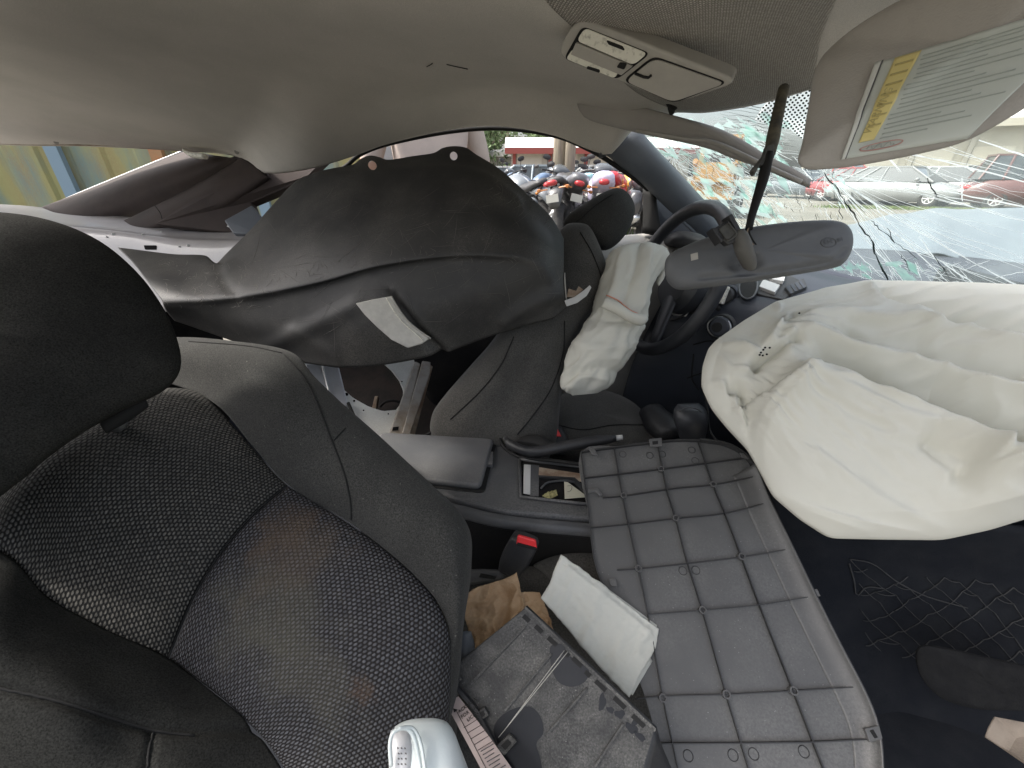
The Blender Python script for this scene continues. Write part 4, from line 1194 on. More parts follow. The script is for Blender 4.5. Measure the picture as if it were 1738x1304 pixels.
eloft('airbag_cuff', [((1028, 506, .86), (1020, 522, .86), .008), ((1050, 514, .85), (1046, 534, .855), .012), ((1075, 530, .85), (1070, 548, .855), .013), ((1094, 534, .855), (1086, 553, .86), .012), ((1100, 541, .86), (1095, 549, .86), .004)], M_air, da, n=20, nr=24)
eloft('airbag_hem', [((1118, 432, .94), (1134, 438, .93), .004), ((1122, 456, .94), (1128, 470, .93), .005), ((1114, 478, .94), (1118, 486, .93), .003)], M_air, da, n=12, nr=12)

# ---- passenger airbag
fold_p = lambda a_, b_: 1.6*fold_p0(a_, b_)
fold_p0 = ridges([
    ([(1345, 652), (1385, 640), (1450, 668), (1530, 705), (1600, 738), (1690, 790)], .030, 22, 90),
    ([(1395, 618), (1470, 640), (1560, 668), (1660, 705), (1760, 735)], -.030, 26, 24),
    ([(1330, 600), (1360, 580), (1450, 602), (1560, 628), (1680, 665), (1780, 690)], .022, 22, 26),
    ([(1440, 570), (1520, 588), (1600, 610), (1740, 640)], -.016, 18, 22),
    ([(1330, 562), (1400, 545), (1500, 548), (1620, 570), (1760, 600)], .018, 16, 30),
    ([(1500, 500), (1560, 520), (1650, 545), (1760, 560)], -.014, 18, 22),
    ([(1470, 488), (1490, 515), (1560, 545)], .012, 14, 18),
    ([(1316, 516), (1324, 545), (1300, 590)], .016, 10, 12),
    ([(1326, 530), (1322, 562), (1345, 548)], -.014, 8, 9),
    ([(1220, 582), (1250, 590), (1290, 608), (1330, 588)], .012, 12, 12),
    ([(1282, 624), (1300, 610), (1340, 592)], -.024, 9, 10),
    ([(1240, 664), (1258, 660), (1268, 700), (1272, 760)], -.016, 8, 12),
    ([(1275, 750), (1300, 690), (1350, 645)], .010, 10, 16),
    ([(1195, 650), (1225, 655), (1250, 690), (1262, 720)], .010, 10, 10),
    ([(1225, 585), (1212, 620), (1205, 660)], -.006, 10, 10),
    ([(1560, 760), (1610, 790), (1618, 812)], -.014, 20, 22),
    ([(1650, 760), (1640, 800), (1680, 790)], .014, 20, 20),
    ([(1300, 840), (1400, 880), (1470, 905)], .008, 10, 20), ([(1330, 845), (1440, 880), (1560, 905)], .005, 5, 16), ([(1380, 770), (1500, 850), (1600, 900)], .004, 8, 30), ([(1290, 790), (1300, 720), (1345, 665)], .008, 7, 20), ([(1225, 720), (1240, 690), (1236, 650)], -.006, 6, 8), ([(1215, 600), (1240, 625), (1270, 630)], .006, 6, 8)], True)
air_out = [(1190, 655, .64), (1192, 622, .65), (1202, 592, .66), (1215, 578, .67), (1262, 545, .67), (1312, 515, .68), (1400, 490, .68), (1472, 478, .68), (1560, 480, .65), (1650, 483, .62), (1738, 487, .59), (1850, 492, .56), (1930, 560, .52), (1960, 700, .48), (1900, 850, .45), (1738, 882, .47), (1680, 900, .48), (1600, 917, .50), (1505, 916, .52), (1410, 914, .54), (1360, 882, .55), (1312, 841, .57), (1288, 795, .585), (1268, 760, .60), (1232, 722, .62), (1206, 690, .63)]
def pair_disp(px, py, g_):
    ca_, sa_ = math.cos(.36), math.sin(.36)
    along = (px-1290)*ca_+(py-610)*sa_; acr = -(px-1290)*sa_+(py-610)*ca_
    up_ = 1/(1+np.exp((acr-95)/25.0))
    spread = acr/(40+np.abs(along)*.22)
    return fold_p(px, py)+.007*up_*cloth_noise(along/5.0, spread*60, 14, 1.0, 21.0, True)+cloth_noise(px, py, 130, .005, 9.0)+cloth_noise(px, py, 30, .0008, 12.0, True)
pa = pillow('passenger_airbag', air_out, M_air, car, .046, .09, n=280, rings=120, disp=pair_disp, lin=True, pw=(3.6, .6), center=(1560, 700, .56), smooth_corner=2)
pa['label'] = 'large burst white airbag spilling from the dashboard'
PAB = bvh_of(pa)
for (x, y) in [(1291, 598), (1295, 594), (1298, 590), (1301, 601), (1289, 602), (1357, 532), (1306, 590), (1294, 603)]:
    q = on(PAB, x, y, .0008)
    lathe('soot_fleck', q, CAM-q, [(.0016, 0), (.0012, .0004)], M_rubber, pa, 7)

# ---- sheet metal and rail behind the console (rear bulkhead ring)
ring_pl = plane3((560, 640, 1.02), (700, 640, 1.12), (640, 745, .98))
def rp(pts, lift=0.0): return [onp(ring_pl, x, y, lift) for x, y in pts]
def holed_plate(name, outer, inner, mat_, parent, th):
    """a plate with one opening: ring of quads between two resampled loops"""
    n = 72
    O = linres(outer, n, True); I = linres(inner, n, True)
    co, ci = O.mean(0), I.mean(0)
    def al(L, c):
        e1 = cR; e2 = cU
        ang = np.arctan2((L-ci)@e2, (L-ci)@e1)
        k = int(np.argmin(np.abs(ang)))
        L = np.roll(L, -k, axis=0)
        a = np.unwrap(np.arctan2((L-ci)@e2, (L-ci)@e1))
        return L if a[-1] > a[0] else np.roll(L[::-1], 1, axis=0)
    O, I = al(O, ci), al(I, ci)
    nn = np.cross(O[0]-ci, O[n//4]-ci); nn /= np.linalg.norm(nn)
    if nn@(CAM-ci) < 0: nn = -nn
    V = np.vstack([O, I, O-nn*th, I-nn*th]); F = []
    for j in range(n):
        k = (j+1) % n
        F += [(j, k, n+k, n+j), (2*n+k, 2*n+j, 3*n+j, 3*n+k), (k, j, 2*n+j, 2*n+k), (n+j, n+k, 3*n+k, 3*n+j)]
    o = link(name, V, F, mat_, parent, False)
    bm = bmesh.new(); bm.from_mesh(o.data); bmesh.ops.recalc_face_normals(bm, faces=bm.faces); bm.to_mesh(o.data); bm.free()
    return o
M_whitem = mat('pale_primed_metal', (0.80, 0.81, 0.78), .5, (0.68, .68, .64), 9, dust=(.36, .33, .28), dustamt=.35, dscale=6)
hole = [(572, 615), (578, 640), (584, 662), (600, 676), (625, 690), (650, 698), (672, 696), (684, 680), (685, 662), (678, 645), (665, 628), (650, 615)]
outer = [(500, 600), (505, 640), (540, 690), (580, 735), (600, 760), (660, 762), (676, 735), (700, 665), (706, 625), (700, 600)]
rm = holed_plate('bulkhead_metal', rp(outer), rp(hole), M_whitem, car, .006)
plate('galvanised_brace', rp([(519, 622), (546, 624), (566, 700), (600, 745), (570, 745), (545, 712)], .012), M_metal, rm, .01, .002)
plate('brace_face', rp([(546, 622), (574, 624), (586, 672), (598, 742), (580, 738), (566, 700)], .010), M_metal, rm, .008, .002)
tube('brace_fold', rp([(546, 624), (556, 664), (566, 700)], .016), .0025, M_silver, rm, 6, 10)
lathe('bulkhead_bolt_hole', rp([(588, 670)], .001)[0], CAM-rp([(588, 670)])[0], [(.0045, 0), (.004, .001)], M_dark, rm, 12)
for (x, y, r) in [(601, 681, .0028), (605, 709, .003), (659, 703, .002), (617, 697, .002), (682, 648, .002)]:
    q = rp([(x, y)], .001)[0]
    lathe('rivet_hole', q, CAM-q, [(r, 0), (r*.9, .001)], M_dark, rm, 10)
tube('black_cable', rp([(590, 688), (598, 706), (604, 720), (602, 734), (604, 745)], .012), .004, M_rubber, rm, 8, 16)
rail = plate('seat_back_rail', rp([(703, 618), (712, 622), (683, 742), (658, 742)], .014), M_rail, car, .02, .003)
plate('rail_flange', rp([(714, 620), (728, 622), (727, 640), (693, 745), (680, 742)], .022), M_rail, rail, .01, .002)
plate('rail_edge', rp([(727, 622), (733, 626), (701, 748), (693, 745)], .012), M_rust, rail, .012, .002)
plate('rail_slot', rp([(665, 730), (675, 729), (674, 735), (664, 736)], .0155), M_dark, rail, .001)
# what shows through the opening
sheet('boot_floor', rows_grid([[(480, 590, 1.6), (600, 590, 1.6), (760, 590, 1.6)], [(480, 660, 1.45), (600, 660, 1.45), (760, 660, 1.4)], [(480, 780, 1.25), (600, 780, 1.22), (760, 780, 1.2)]], 24, 16), mat('grimy_boot_floor', (.022, .015, .012), .9, (.006, .005, .005), 12, .002, 60), car, .01)
plate('rusty_strut', [P(*q) for q in [(636, 672, 1.3), (642, 672, 1.3), (637, 698, 1.25), (630, 697, 1.25)]], M_rust, car, .02, .002)
tube('boot_wiring', [(645, 690, 1.2), (655, 682, 1.2), (668, 680, 1.2), (680, 684, 1.2)], .004, M_rubber, car, 6, 10)
pl_ = pillow('rear_seat_remains', [(480, 560, 1.25), (700, 560, 1.35), (860, 560, 1.3), (800, 640, 1.2), (740, 690, 1.15), (725, 640, 1.2), (700, 610, 1.25), (560, 610, 1.22)], M_dark, car, .03, .05, n=60, rings=8)

# ================================================================== PASSENGER SEAT (near)
ps_bol = [[(230, 640, .63), (300, 655, .60), (370, 690, .57), (430, 760, .54), (487, 822, .525), (600, 892, .50), (700, 972, .475), (757, 1050, .455), (764, 1150, .44), (758, 1304, .43)],
          [(250, 600, .615), (330, 612, .59), (430, 640, .56), (490, 720, .53), (545, 800, .51), (640, 850, .485), (740, 930, .46), (775, 1020, .452), (772, 1150, .45), (764, 1304, .44)],
          [(260, 582, .625), (360, 585, .61), (470, 612, .585), (545, 690, .55), (610, 765, .525), (700, 830, .50), (778, 905, .475), (790, 1000, .47), (778, 1150, .465), (770, 1304, .45)],
          [(270, 575, .66), (370, 577, .655), (490, 596, .63), (540, 645, .61), (640, 738, .575), (725, 815, .545), (793, 890, .52), (800, 965, .51), (784, 1080, .50), (772, 1304, .48)],
          [(280, 600, .74), (380, 600, .74), (480, 620, .72), (530, 680, .69), (630, 765, .65), (710, 835, .62), (775, 900, .60), (785, 965, .58), (775, 1080, .56), (765, 1304, .54)]]
ps = sheet('passenger_seat', rows_grid(ps_bol, 130, 60), M_fab, car, .01, disp=lambda px, py, g_: cloth_noise(px, py, 120, .003, 2.0))
ps['label'] = "near passenger seat, black cloth side bolster and beaded insert"
PSB = bvh_of(ps)
for pts, r in (([(480, 600), (515, 640), (540, 690), (560, 740), (583, 800), (595, 850), (597, 890)], .0012), ([(567, 748), (576, 738), (586, 727)], .001), ([(320, 580), (420, 588), (480, 600)], .0010)):
    tube('seam', on_line(PSB, pts, 40, .0006), r, M_seam, ps, 6)
# beaded centre panels
upi = coons([(-90, 1010, .36), (0, 832, .44), (110, 742, .50), (230, 670, .565), (300, 655, .598)],
            [(285, 1118, .395), (330, 1010, .43), (380, 930, .46), (430, 872, .488), (487, 822, .523)],
            [(-90, 1010, .36), (0, 935, .37), (80, 1015, .37), (180, 1072, .38), (285, 1118, .395)],
            [(300, 655, .598), (350, 672, .58), (430, 760, .54), (460, 795, .53), (487, 822, .523)], 90, 90)
up_ = sheet('upper_beaded_panel', puffed(upi, .012, 6, .004), M_weaveA, ps, .01)
def stain_weave():
    m = mat('fine_beaded_weave', (0.108, 0.110, 0.120), 0.75, (0.15, 0.145, 0.135), 3.2, 0.0012, weave=(0.0053, 0.0036, (0.013, 0.011, 0.011), 0.0), nlo=0.5, nhi=0.72, spec=0.25).copy(); m.name = 'stained_beaded_weave'
    nt = m.node_tree; N = nt.nodes; Lk = nt.links
    b = N['Principled BSDF']
    src = b.inputs['Base Color'].links[0].from_socket
    tc = N.new('ShaderNodeTexCoord')
    cur = src
    # brown spill and rusty spots, at fixed places on the panel (UV metres)
    for (u, v, ru, rv, col, amt) in STAINS:
        mp = N.new('ShaderNodeMapping'); mp.inputs['Location'].default_value = (-u/ru, -v/rv, 0); mp.inputs['Scale'].default_value = (1/ru, 1/rv, 1)
        Lk.new(tc.outputs['UV'], mp.inputs[0])
        nz = N.new('ShaderNodeTexNoise'); nz.inputs['Scale'].default_value = 1.7; nz.inputs['Detail'].default_value = 8
        Lk.new(mp.outputs[0], nz.inputs['Vector'])
        ln = N.new('ShaderNodeVectorMath'); ln.operation = 'LENGTH'; Lk.new(mp.outputs[0], ln.inputs[0])
        ad = N.new('ShaderNodeMath'); ad.operation = 'MULTIPLY_ADD'; ad.inputs[1].default_value = 1.9; Lk.new(nz.outputs['Fac'], ad.inputs[0]); Lk.new(ln.outputs['Value'], ad.inputs[2])
        mr = N.new('ShaderNodeMapRange'); mr.inputs[1].default_value = 1.85; mr.inputs[2].default_value = 1.35; mr.inputs[3].default_value = 0; mr.inputs[4].default_value = amt
        Lk.new(ad.outputs[0], mr.inputs[0])
        mx = N.new('ShaderNodeMix'); mx.data_type = 'RGBA'; mx.inputs[7].default_value = (*col, 1)
        Lk.new(mr.outputs[0], mx.inputs[0]); Lk.new(cur, mx.inputs[6]); cur = mx.outputs[2]
    Lk.new(cur, b.inputs['Base Color'])
    return m
loi = coons([(285, 1118, .395), (330, 1010, .43), (380, 930, .46), (430, 872, .488), (487, 822, .523)],
            [(520, 1400, .36), (600, 1380, .37), (680, 1360, .385), (730, 1340, .40), (754, 1320, .415)],
            [(285, 1118, .395), (340, 1160, .39), (400, 1210, .38), (470, 1290, .37), (520, 1400, .36)],
            [(487, 822, .523), (600, 892, .50), (700, 972, .475), (757, 1050, .455), (766, 1150, .44), (754, 1320, .415)], 90, 100)
STAINS = []
wdt = np.linalg.norm(loi[50, -1]-loi[50, 0]); hgt_ = np.linalg.norm(loi[-1, 45]-loi[0, 45])
STAINS = [(wdt*.80, hgt_*.16, .055, .035, (.088, .062, .044), .55), (wdt*.68, hgt_*.26, .075, .045, (.100, .076, .054), .40), (wdt*.42, hgt_*.34, .06, .09, (.10, .095, .070), .32), (wdt*.50, hgt_*.76, .016, .018, (.085, .056, .04), .5), (wdt*.35, hgt_*.60, .04, .10, (.098, .092, .07), .32)]
lo_ = sheet('lower_beaded_panel', puffed(loi, .014, 6, .004), stain_weave(), ps, .01)
tube('seam', [q+0 for q in puffed(upi, 0, 6, .003)[-1]], .0012, M_seam, ps, 6)
# near-side (left) bolster
nb = [[(-130, 930, .36), (0, 938, .368), (80, 1012, .37), (180, 1068, .38), (285, 1116, .393), (400, 1208, .378), (470, 1290, .368), (530, 1420, .355)],
      [(-140, 1000, .33), (-20, 1020, .33), (60, 1075, .332), (160, 1130, .34), (260, 1180, .35), (350, 1260, .345), (410, 1340, .34), (450, 1430, .33)],
      [(-150, 1090, .30), (-40, 1110, .30), (50, 1150, .305), (130, 1190, .31), (220, 1250, .32), (290, 1330, .315), (330, 1400, .31), (360, 1450, .30)],
      [(-160, 1250, .29), (-60, 1250, .29), (20, 1270, .29), (100, 1300, .295), (170, 1350, .30), (220, 1400, .30), (250, 1440, .30), (270, 1480, .30)],
      [(-160, 1500, .31), (-60, 1500, .31), (20, 1500, .31), (100, 1500, .31), (170, 1500, .31), (220, 1510, .31), (250, 1520, .31), (270, 1550, .31)]]
nbo = sheet('outer_bolster', (lambda g0: np.concatenate([g0, np.array([g0[-1]+np.array([0, .0, -.06]), g0[-1]+np.array([0, .02, -.20]), g0[-1]+np.array([0, .04, -.36])])], axis=0))(rows_grid(nb, 80, 60)), M_fabH, ps, .01, disp=lambda px, py, g_: ridges([([(-20, 1165), (100, 1190), (250, 1235), (440, 1240)], -.004, 10, 10), ([(262, 1240), (250, 1304), (240, 1340)], -.003, 8, 8)])(px, py)+cloth_noise(px, py, 130, .002, 4.0))
NBB = bvh_of(nbo)
tube('seam', on_line(NBB, [(-20, 1165), (100, 1190), (250, 1237), (330, 1250)], 30, .0005), .0010, M_seam, ps, 6)
tube('seam', on_line(NBB, [(262, 1238), (252, 1270), (250, 1304)], 12, .0005), .0010, M_seam, ps, 6)
# headrest
phr_out = [(-190, 430, .44), (-80, 372, .45), (0, 367, .455), (90, 378, .46), (170, 410, .465), (235, 465, .47), (280, 530, .47), (302, 590, .465), (300, 630, .455), (270, 662, .45), (200, 695, .43), (120, 740, .40), (50, 790, .38), (0, 832, .36), (-100, 890, .35), (-240, 860, .36), (-280, 620, .40)]
phr = pillow('headrest', phr_out, M_fabH, ps, .055, .05, n=120, rings=30, pw=(2.6, .55), disp=lambda px, py, g_: cloth_noise(px, py, 140, .004, 1.0)+ridges([([(60, 740), (160, 690), (240, 640)], .004, 30, 30)])(px, py))
eloft('headrest_guide', [((170, 712, .475), (180, 735, .47), .008), ((215, 690, .49), (220, 712, .485), .010), ((245, 672, .505), (252, 690, .50), .006)], M_rubber, ps, n=18, nr=14)
tube('headrest_post', [(240, 650, .50), (215, 700, .492), (200, 730, .495)], .006, M_chrome, ps, 10, 8)
# seat cushion (under the litter), side trim
cu = [[(690, 1060, .60), (800, 985, .66), (900, 960, .70), (1010, 915, .72), (1200, 900, .72), (1330, 960, .72)],
      [(700, 1120, .56), (800, 1060, .62), (900, 1010, .66), (1010, 960, .68), (1200, 960, .68), (1350, 1010, .68)],
      [(710, 1200, .52), (800, 1160, .58), (900, 1120, .62), (1010, 1100, .63), (1200, 1100, .62), (1400, 1120, .62)],
      [(720, 1304, .48), (800, 1304, .51), (900, 1304, .54), (1010, 1304, .56), (1200, 1304, .55), (1450, 1304, .55)],
      [(720, 1450, .43), (800, 1450, .46), (900, 1450, .49), (1010, 1450, .50), (1200, 1450, .50), (1450, 1450, .50)]]
cug = rows_grid(cu, 60, 50)
low_ = []
for kk, (dy, dz) in enumerate(((-.03, -.03), (-.035, -.12), (-.02, -.22))):
    low_.append(cug[-1]+np.array([0, dy, dz]))
cus = sheet('seat_base_cushion', np.concatenate([cug, np.array(low_)], axis=0), M_fabD, ps, .05, disp=lambda px, py, g_: cloth_noise(px, py, 90, .006, 6.0))
eloft('cushion_side_bulge', [((905, 960, .70), (960, 1010, .66), .02), ((950, 925, .72), (1010, 1000, .66), .03), ((1040, 905, .73), (1090, 990, .67), .03)], M_fabD, ps, n=24, nr=14)
eloft('recline_lever', [((776, 1075, .52), (800, 1072, .52), .008), ((772, 1100, .51), (806, 1096, .51), .01), ((778, 1125, .50), (802, 1122, .50), .008)], M_apil, ps, n=16, nr=8)
# buckle
bk = eloft('belt_buckle', [((848, 962, .64), (880, 978, .63), .010), ((852, 940, .63), (898, 958, .62), .013), ((868, 910, .615), (912, 930, .605), .013), ((874, 906, .61), (912, 922, .60), .010)], M_black, car, n=22, nr=14, pw=4)
plate('release_button', rounded([P(*q) for q in [(878, 909, .594), (909, 918, .588), (911, 934, .589), (876, 925, .595)]], .003), M_red, bk, .006, .0015)
plate('buckle_slot', [P(*q) for q in [(878, 922, .5925), (909, 931, .5865), (911, 935, .5875), (877, 926, .5935)]], M_rubber, bk, .004)
eloft('buckle_stalk', [((786, 968, .66), (780, 996, .65), .012), ((820, 966, .655), (816, 990, .645), .012), ((860, 968, .645), (852, 984, .64), .01)], M_con, car, n=16, nr=10, pw=4)
plate('stalk_slot', [P(*q) for q in [(815, 975, .636), (842, 980, .632), (840, 984, .632), (813, 980, .636)]], M_rubber, car, .004)

# ================================================================== LOOSE THINGS IN THE CAR
def apply_bool(o, cutters):
    for c in cutters:
        m = o.modifiers.new('cut', 'BOOLEAN'); m.operation = 'DIFFERENCE'; m.object = c; m.solver = 'EXACT'
    dg = bpy.context.evaluated_depsgraph_get()
    dg.update()
    me = bpy.data.meshes.new_from_object(o.evaluated_get(dg))
    o.modifiers.clear()
    old = o.data; o.data = me
    for c in cutters:
        bpy.data.objects.remove(c)
# ---- torn-out quarter trim panel
TR = [
    [(200, 420, 1.06), (290, 431, 1.05), (348, 434, 1.04), (364, 447, 1.035), (395, 420, 1.03), (430, 385, 1.025), (468, 342, 1.02), (500, 309, 1.01), (530, 295, 1.0), (565, 286, .99), (598, 280, .985), (612, 270, .98), (628, 264, .975), (645, 267, .97), (660, 271, .97), (700, 265, .955), (735, 260, .945), (752, 251, .94), (772, 248, .935), (792, 251, .93), (808, 262, .93), (850, 289, .92), (895, 329, .905), (930, 362, .90), (948, 388, .895), (957, 405, .89)],
    [(225, 445, 1.0), (320, 458, .985), (400, 440, .975), (470, 380, .965), (560, 318, .945), (660, 296, .925), (770, 284, .90), (840, 312, .875), (900, 358, .865), (940, 400, .868), (957, 425, .875)],
    [(250, 478, .93), (340, 485, .91), (440, 458, .89), (540, 404, .865), (680, 366, .835), (790, 358, .81), (870, 380, .80), (930, 415, .82), (957, 445, .86)],
    [(272, 506, .895), (350, 506, .875), (440, 494, .855), (540, 472, .83), (640, 444, .80), (760, 426, .78), (860, 426, .775), (920, 440, .795), (957, 470, .85)],
    [(278, 520, .90), (355, 520, .885), (445, 512, .865), (545, 490, .84), (645, 464, .81), (765, 448, .79), (865, 450, .785), (922, 465, .80), (959, 490, .85)],
    [(285, 532, .93), (370, 545, .91), (450, 560, .885), (550, 555, .855), (650, 545, .825), (765, 520, .81), (865, 500, .81), (925, 500, .825), (961, 505, .86)],
    [(296, 545, .97), (390, 577, .96), (450, 597, .93), (520, 617, .90), (600, 624, .88), (680, 615, .875), (760, 597, .875), (830, 572, .87), (890, 553, .86), (935, 541, .86), (952, 530, .87), (963, 518, .875)]]
def trim_disp(px, py, g_):
    h = ridges([([(430, 600), (520, 560), (600, 520)], .005, 16, 16), ([(500, 560), (560, 600), (575, 620)], .004, 10, 16), ([(750, 596), (710, 560), (668, 505)], -.016, 14, 8), ([(760, 596), (725, 560), (690, 520), (668, 500)], .004, 6, 10),
                ([(370, 452), (380, 480), (400, 500)], -.003, 12, 12), ([(860, 545), (900, 520), (945, 500)], .010, 16, 14), ([(540, 300), (640, 292), (800, 290), (880, 340)], .003, 8, 10)])(px, py)
    return h+cloth_noise(px, py, 90, .001, 11.0)
tg = rows_grid(TR, 240, 90)
trim_empty_loc = tuple(tg[-1, 120])
trimT = empty('loose_trim_panel', trim_empty_loc, 'big scuffed black plastic side trim panel torn loose and wedged between the front seats', 'trim panel')
tp = sheet('panel_shell', tg, M_trim, trimT, .004, disp=trim_disp)
TB = bvh_of(tp)
cut = []
for (x, y, r) in [(632, 281, .0095), (770, 265, .0085)]:
    q = on(TB, x, y, 0.0, .95)
    d = ray(x, y); d /= np.linalg.norm(d)
    c = lathe('cutter', q-d*.03, d, [(r, 0), (r, .06)], M_trim, None, 28)
    cut.append(c)
apply_bool(tp, cut)
# scuffs and scratches
V, F = [], []
V2, F2 = [], []
def scratch(VV, FF, x, y, L, a, w):
    p = [on(TB, x+L*t*math.cos(a)+2*math.sin(t*3), y+L*t*math.sin(a), .0006) for t in np.linspace(0, 1, 6)]
    p = [q for q in p if q is not None]
    if len(p) > 2 and max(np.linalg.norm(np.diff(p, axis=0), axis=1)) < .05: tube_vf(p, [w*.3, w, w*.2], 3, None, VV, FF)
for _ in range(150):
    x = rnd.uniform(400, 940); y = rnd.uniform(330, 580)
    scratch(V, F, x, y, rnd.uniform(6, 60), math.radians(rnd.choice((rnd.gauss(-15, 12), rnd.gauss(60, 25), rnd.gauss(-50, 15)))), rnd.uniform(.00015, .00035))
for _ in range(120):      # frayed scuffing along the ridge and the upper corner
    t = rnd.random()
    x, y = (330+t*560, 500-70*math.sin(min(1, t*1.3)*1.5)) if rnd.random() < .6 else (rnd.uniform(830, 930), 0)
    if y == 0: y = 290+(x-830)*.75+rnd.uniform(2, 22)
    scratch(V, F, x, y+rnd.gauss(0, 7), rnd.uniform(3, 16), rnd.uniform(0, 3.1), rnd.uniform(.0002, .0005))
for _ in range(90):
    x = rnd.uniform(270, 460); y = rnd.uniform(440, 520)
    scratch(V2, F2, x, y, rnd.uniform(3, 12), rnd.uniform(0, 3.1), rnd.uniform(.0002, .0004))
for nm, a_, b_, m_ in (('scratches', V, F, mat('scratch_grey', (.20, .19, .175), .8)), ('lint', V2, F2, mat('lint_grey', (.30, .29, .26), .9))):
    o = link(nm, a_, b_, m_, trimT, False); o['kind'] = 'stuff'
edge = on_line(TB, [(957, 408), (958, 440), (957, 470), (959, 500), (962, 514)], 20, .002)
tube('bright_edge', edge, .0016, M_greyplas, trimT, 6)
lens_pl = [on(TB, x, y, .010, .85) for x, y in [(604, 515), (634, 508), (664, 503), (676, 524), (700, 550), (730, 574), (716, 584), (692, 591), (668, 580), (640, 556), (618, 534)]]
ln = plate('courtesy_lamp_lens', [P(x, y, .812+(.02*(y-503)/90)) for x, y in [(603, 515), (634, 508), (664, 503), (672, 520), (688, 541), (708, 560), (729, 575), (716, 584), (692, 591), (664, 577), (640, 556), (618, 534)]], mat('frosted_lens', (.52, .51, .47), .4, (.44, .43, .40), 60, .0006, 900), trimT, .008, .002)
tube('lens_rim', [P(*q) for q in [(664, 503, .808), (676, 524, .812), (692, 545, .818), (712, 562, .822), (731, 575, .825)]], .0022, M_greyplas, trimT, 6, 16)
tube('lens_rim', [P(*q) for q in [(655, 505, .808), (667, 526, .812), (682, 546, .818), (702, 564, .822), (718, 578, .825)]], .0012, M_lens, trimT, 6, 16)
tongue = plate('white_tongue', [P(*q) for q in [(958, 510, .845), (975, 504, .845), (992, 492, .845), (1001, 484, .845), (1004, 488, .845), (996, 502, .845), (980, 514, .845), (962, 520, .845)]], M_silver, trimT, .004, .001)
plate('tongue_shadow', [P(*q) for q in [(962, 504, .85), (965, 490, .85), (978, 494, .85), (982, 486, .85), (990, 492, .85), (975, 505, .85)]], M_rust, trimT, .003)

# ---- mirror hanging by its harness
mir = empty('rearview_mirror', tuple(P(1285, 470, .54)), 'dark grey rear-view mirror dangling face-away from its wire in front of the windscreen', 'mirror')
m_out = [(1128, 452, .545), (1133, 436, .545), (1150, 424, .545), (1200, 404, .54), (1270, 388, .535), (1340, 379, .53), (1400, 376, .525), (1428, 380, .52), (1442, 392, .52), (1446, 410, .52), (1442, 430, .52), (1432, 446, .52), (1415, 455, .525), (1340, 468, .53), (1270, 479, .535), (1200, 488, .54), (1155, 492, .545), (1138, 484, .545), (1130, 470, .545)]
ms = pillow('mirror_shell', m_out, M_mirror, mir, .020, .016, n=150, rings=30, pw=(5, .5), disp=lambda px, py, g_: ridges([([(1190, 472), (1300, 461), (1400, 447), (1436, 425)], -.0035, 6, 5)])(px, py)-.010*np.exp(-(((px-1266)/26)**2+((py-446)/19)**2)**2))
MB = bvh_of(ms)
sk = eloft('mirror_stalk', [((1240, 400, .49), (1262, 396, .49), .010), ((1246, 412, .488), (1270, 404, .488), .0105), ((1250, 430, .492), (1276, 420, .492), .011), ((1256, 446, .503), (1282, 438, .503), .0115), ((1260, 454, .512), (1282, 448, .512), .009)], mat('stalk_grey', (.095, .092, .085), .6), mir, n=24, nr=18)
br = plate('mount_bracket', [P(*q) for q in [(1212, 388, .485), (1234, 374, .485), (1241, 363, .483), (1247, 368, .483), (1260, 398, .485), (1250, 410, .485), (1236, 416, .487), (1222, 404, .487)]], M_black, mir, .012, .002)
plate('bracket_rim', [P(*q) for q in [(1208, 387, .482), (1213, 386, .482), (1228, 409, .482), (1224, 411, .482)]], M_black, mir, .016, .001)
plate('bracket_rim', [P(*q) for q in [(1236, 366, .480), (1243, 362, .480), (1262, 396, .482), (1255, 401, .482)]], M_black, mir, .016, .001)
plate('bracket_socket', rounded([P(*q) for q in [(1220, 388, .4835), (1238, 376, .4835), (1251, 398, .4835), (1234, 408, .4835)]], .004), mat('dusty_rubber', (.05, .05, .048), .7, (.09, .088, .08), 70), mir, .004, .001)
tube('spring_clip', [P(*q) for q in [(1236, 377, .482), (1246, 390, .481), (1250, 397, .481), (1243, 405, .481), (1234, 409, .481)]], .0009, MATS['dusty_rubber'], mir, 6, 14)
q = [on(MB, x, y, .0006) for x, y in [(1172, 432), (1184, 429), (1185, 440), (1173, 443)]]
plate('square_sensor', q, M_greyplas, mir, .001)
gx = on(MB, 1400, 407)-on(MB, 1340, 417); gy = on(MB, 1370, 395)-on(MB, 1372, 425)
M_emb = mat('embossed_mark', (.085, .088, .094), .6)
tube('approval_ring', [on(MB, 1406+13*math.cos(a), 412+8*math.sin(a), .0004) for a in np.linspace(0, 6.283, 20, endpoint=False)], .0004, M_emb, mir, 4, closed=True)
text('embossed_lettering', 'E11', .0075, on(MB, 1398, 415, .001), gx, gy, M_emb, mir)
text('embossed_lettering', '01', .0070, on(MB, 1421, 411, .001), gx, gy, M_emb, mir)
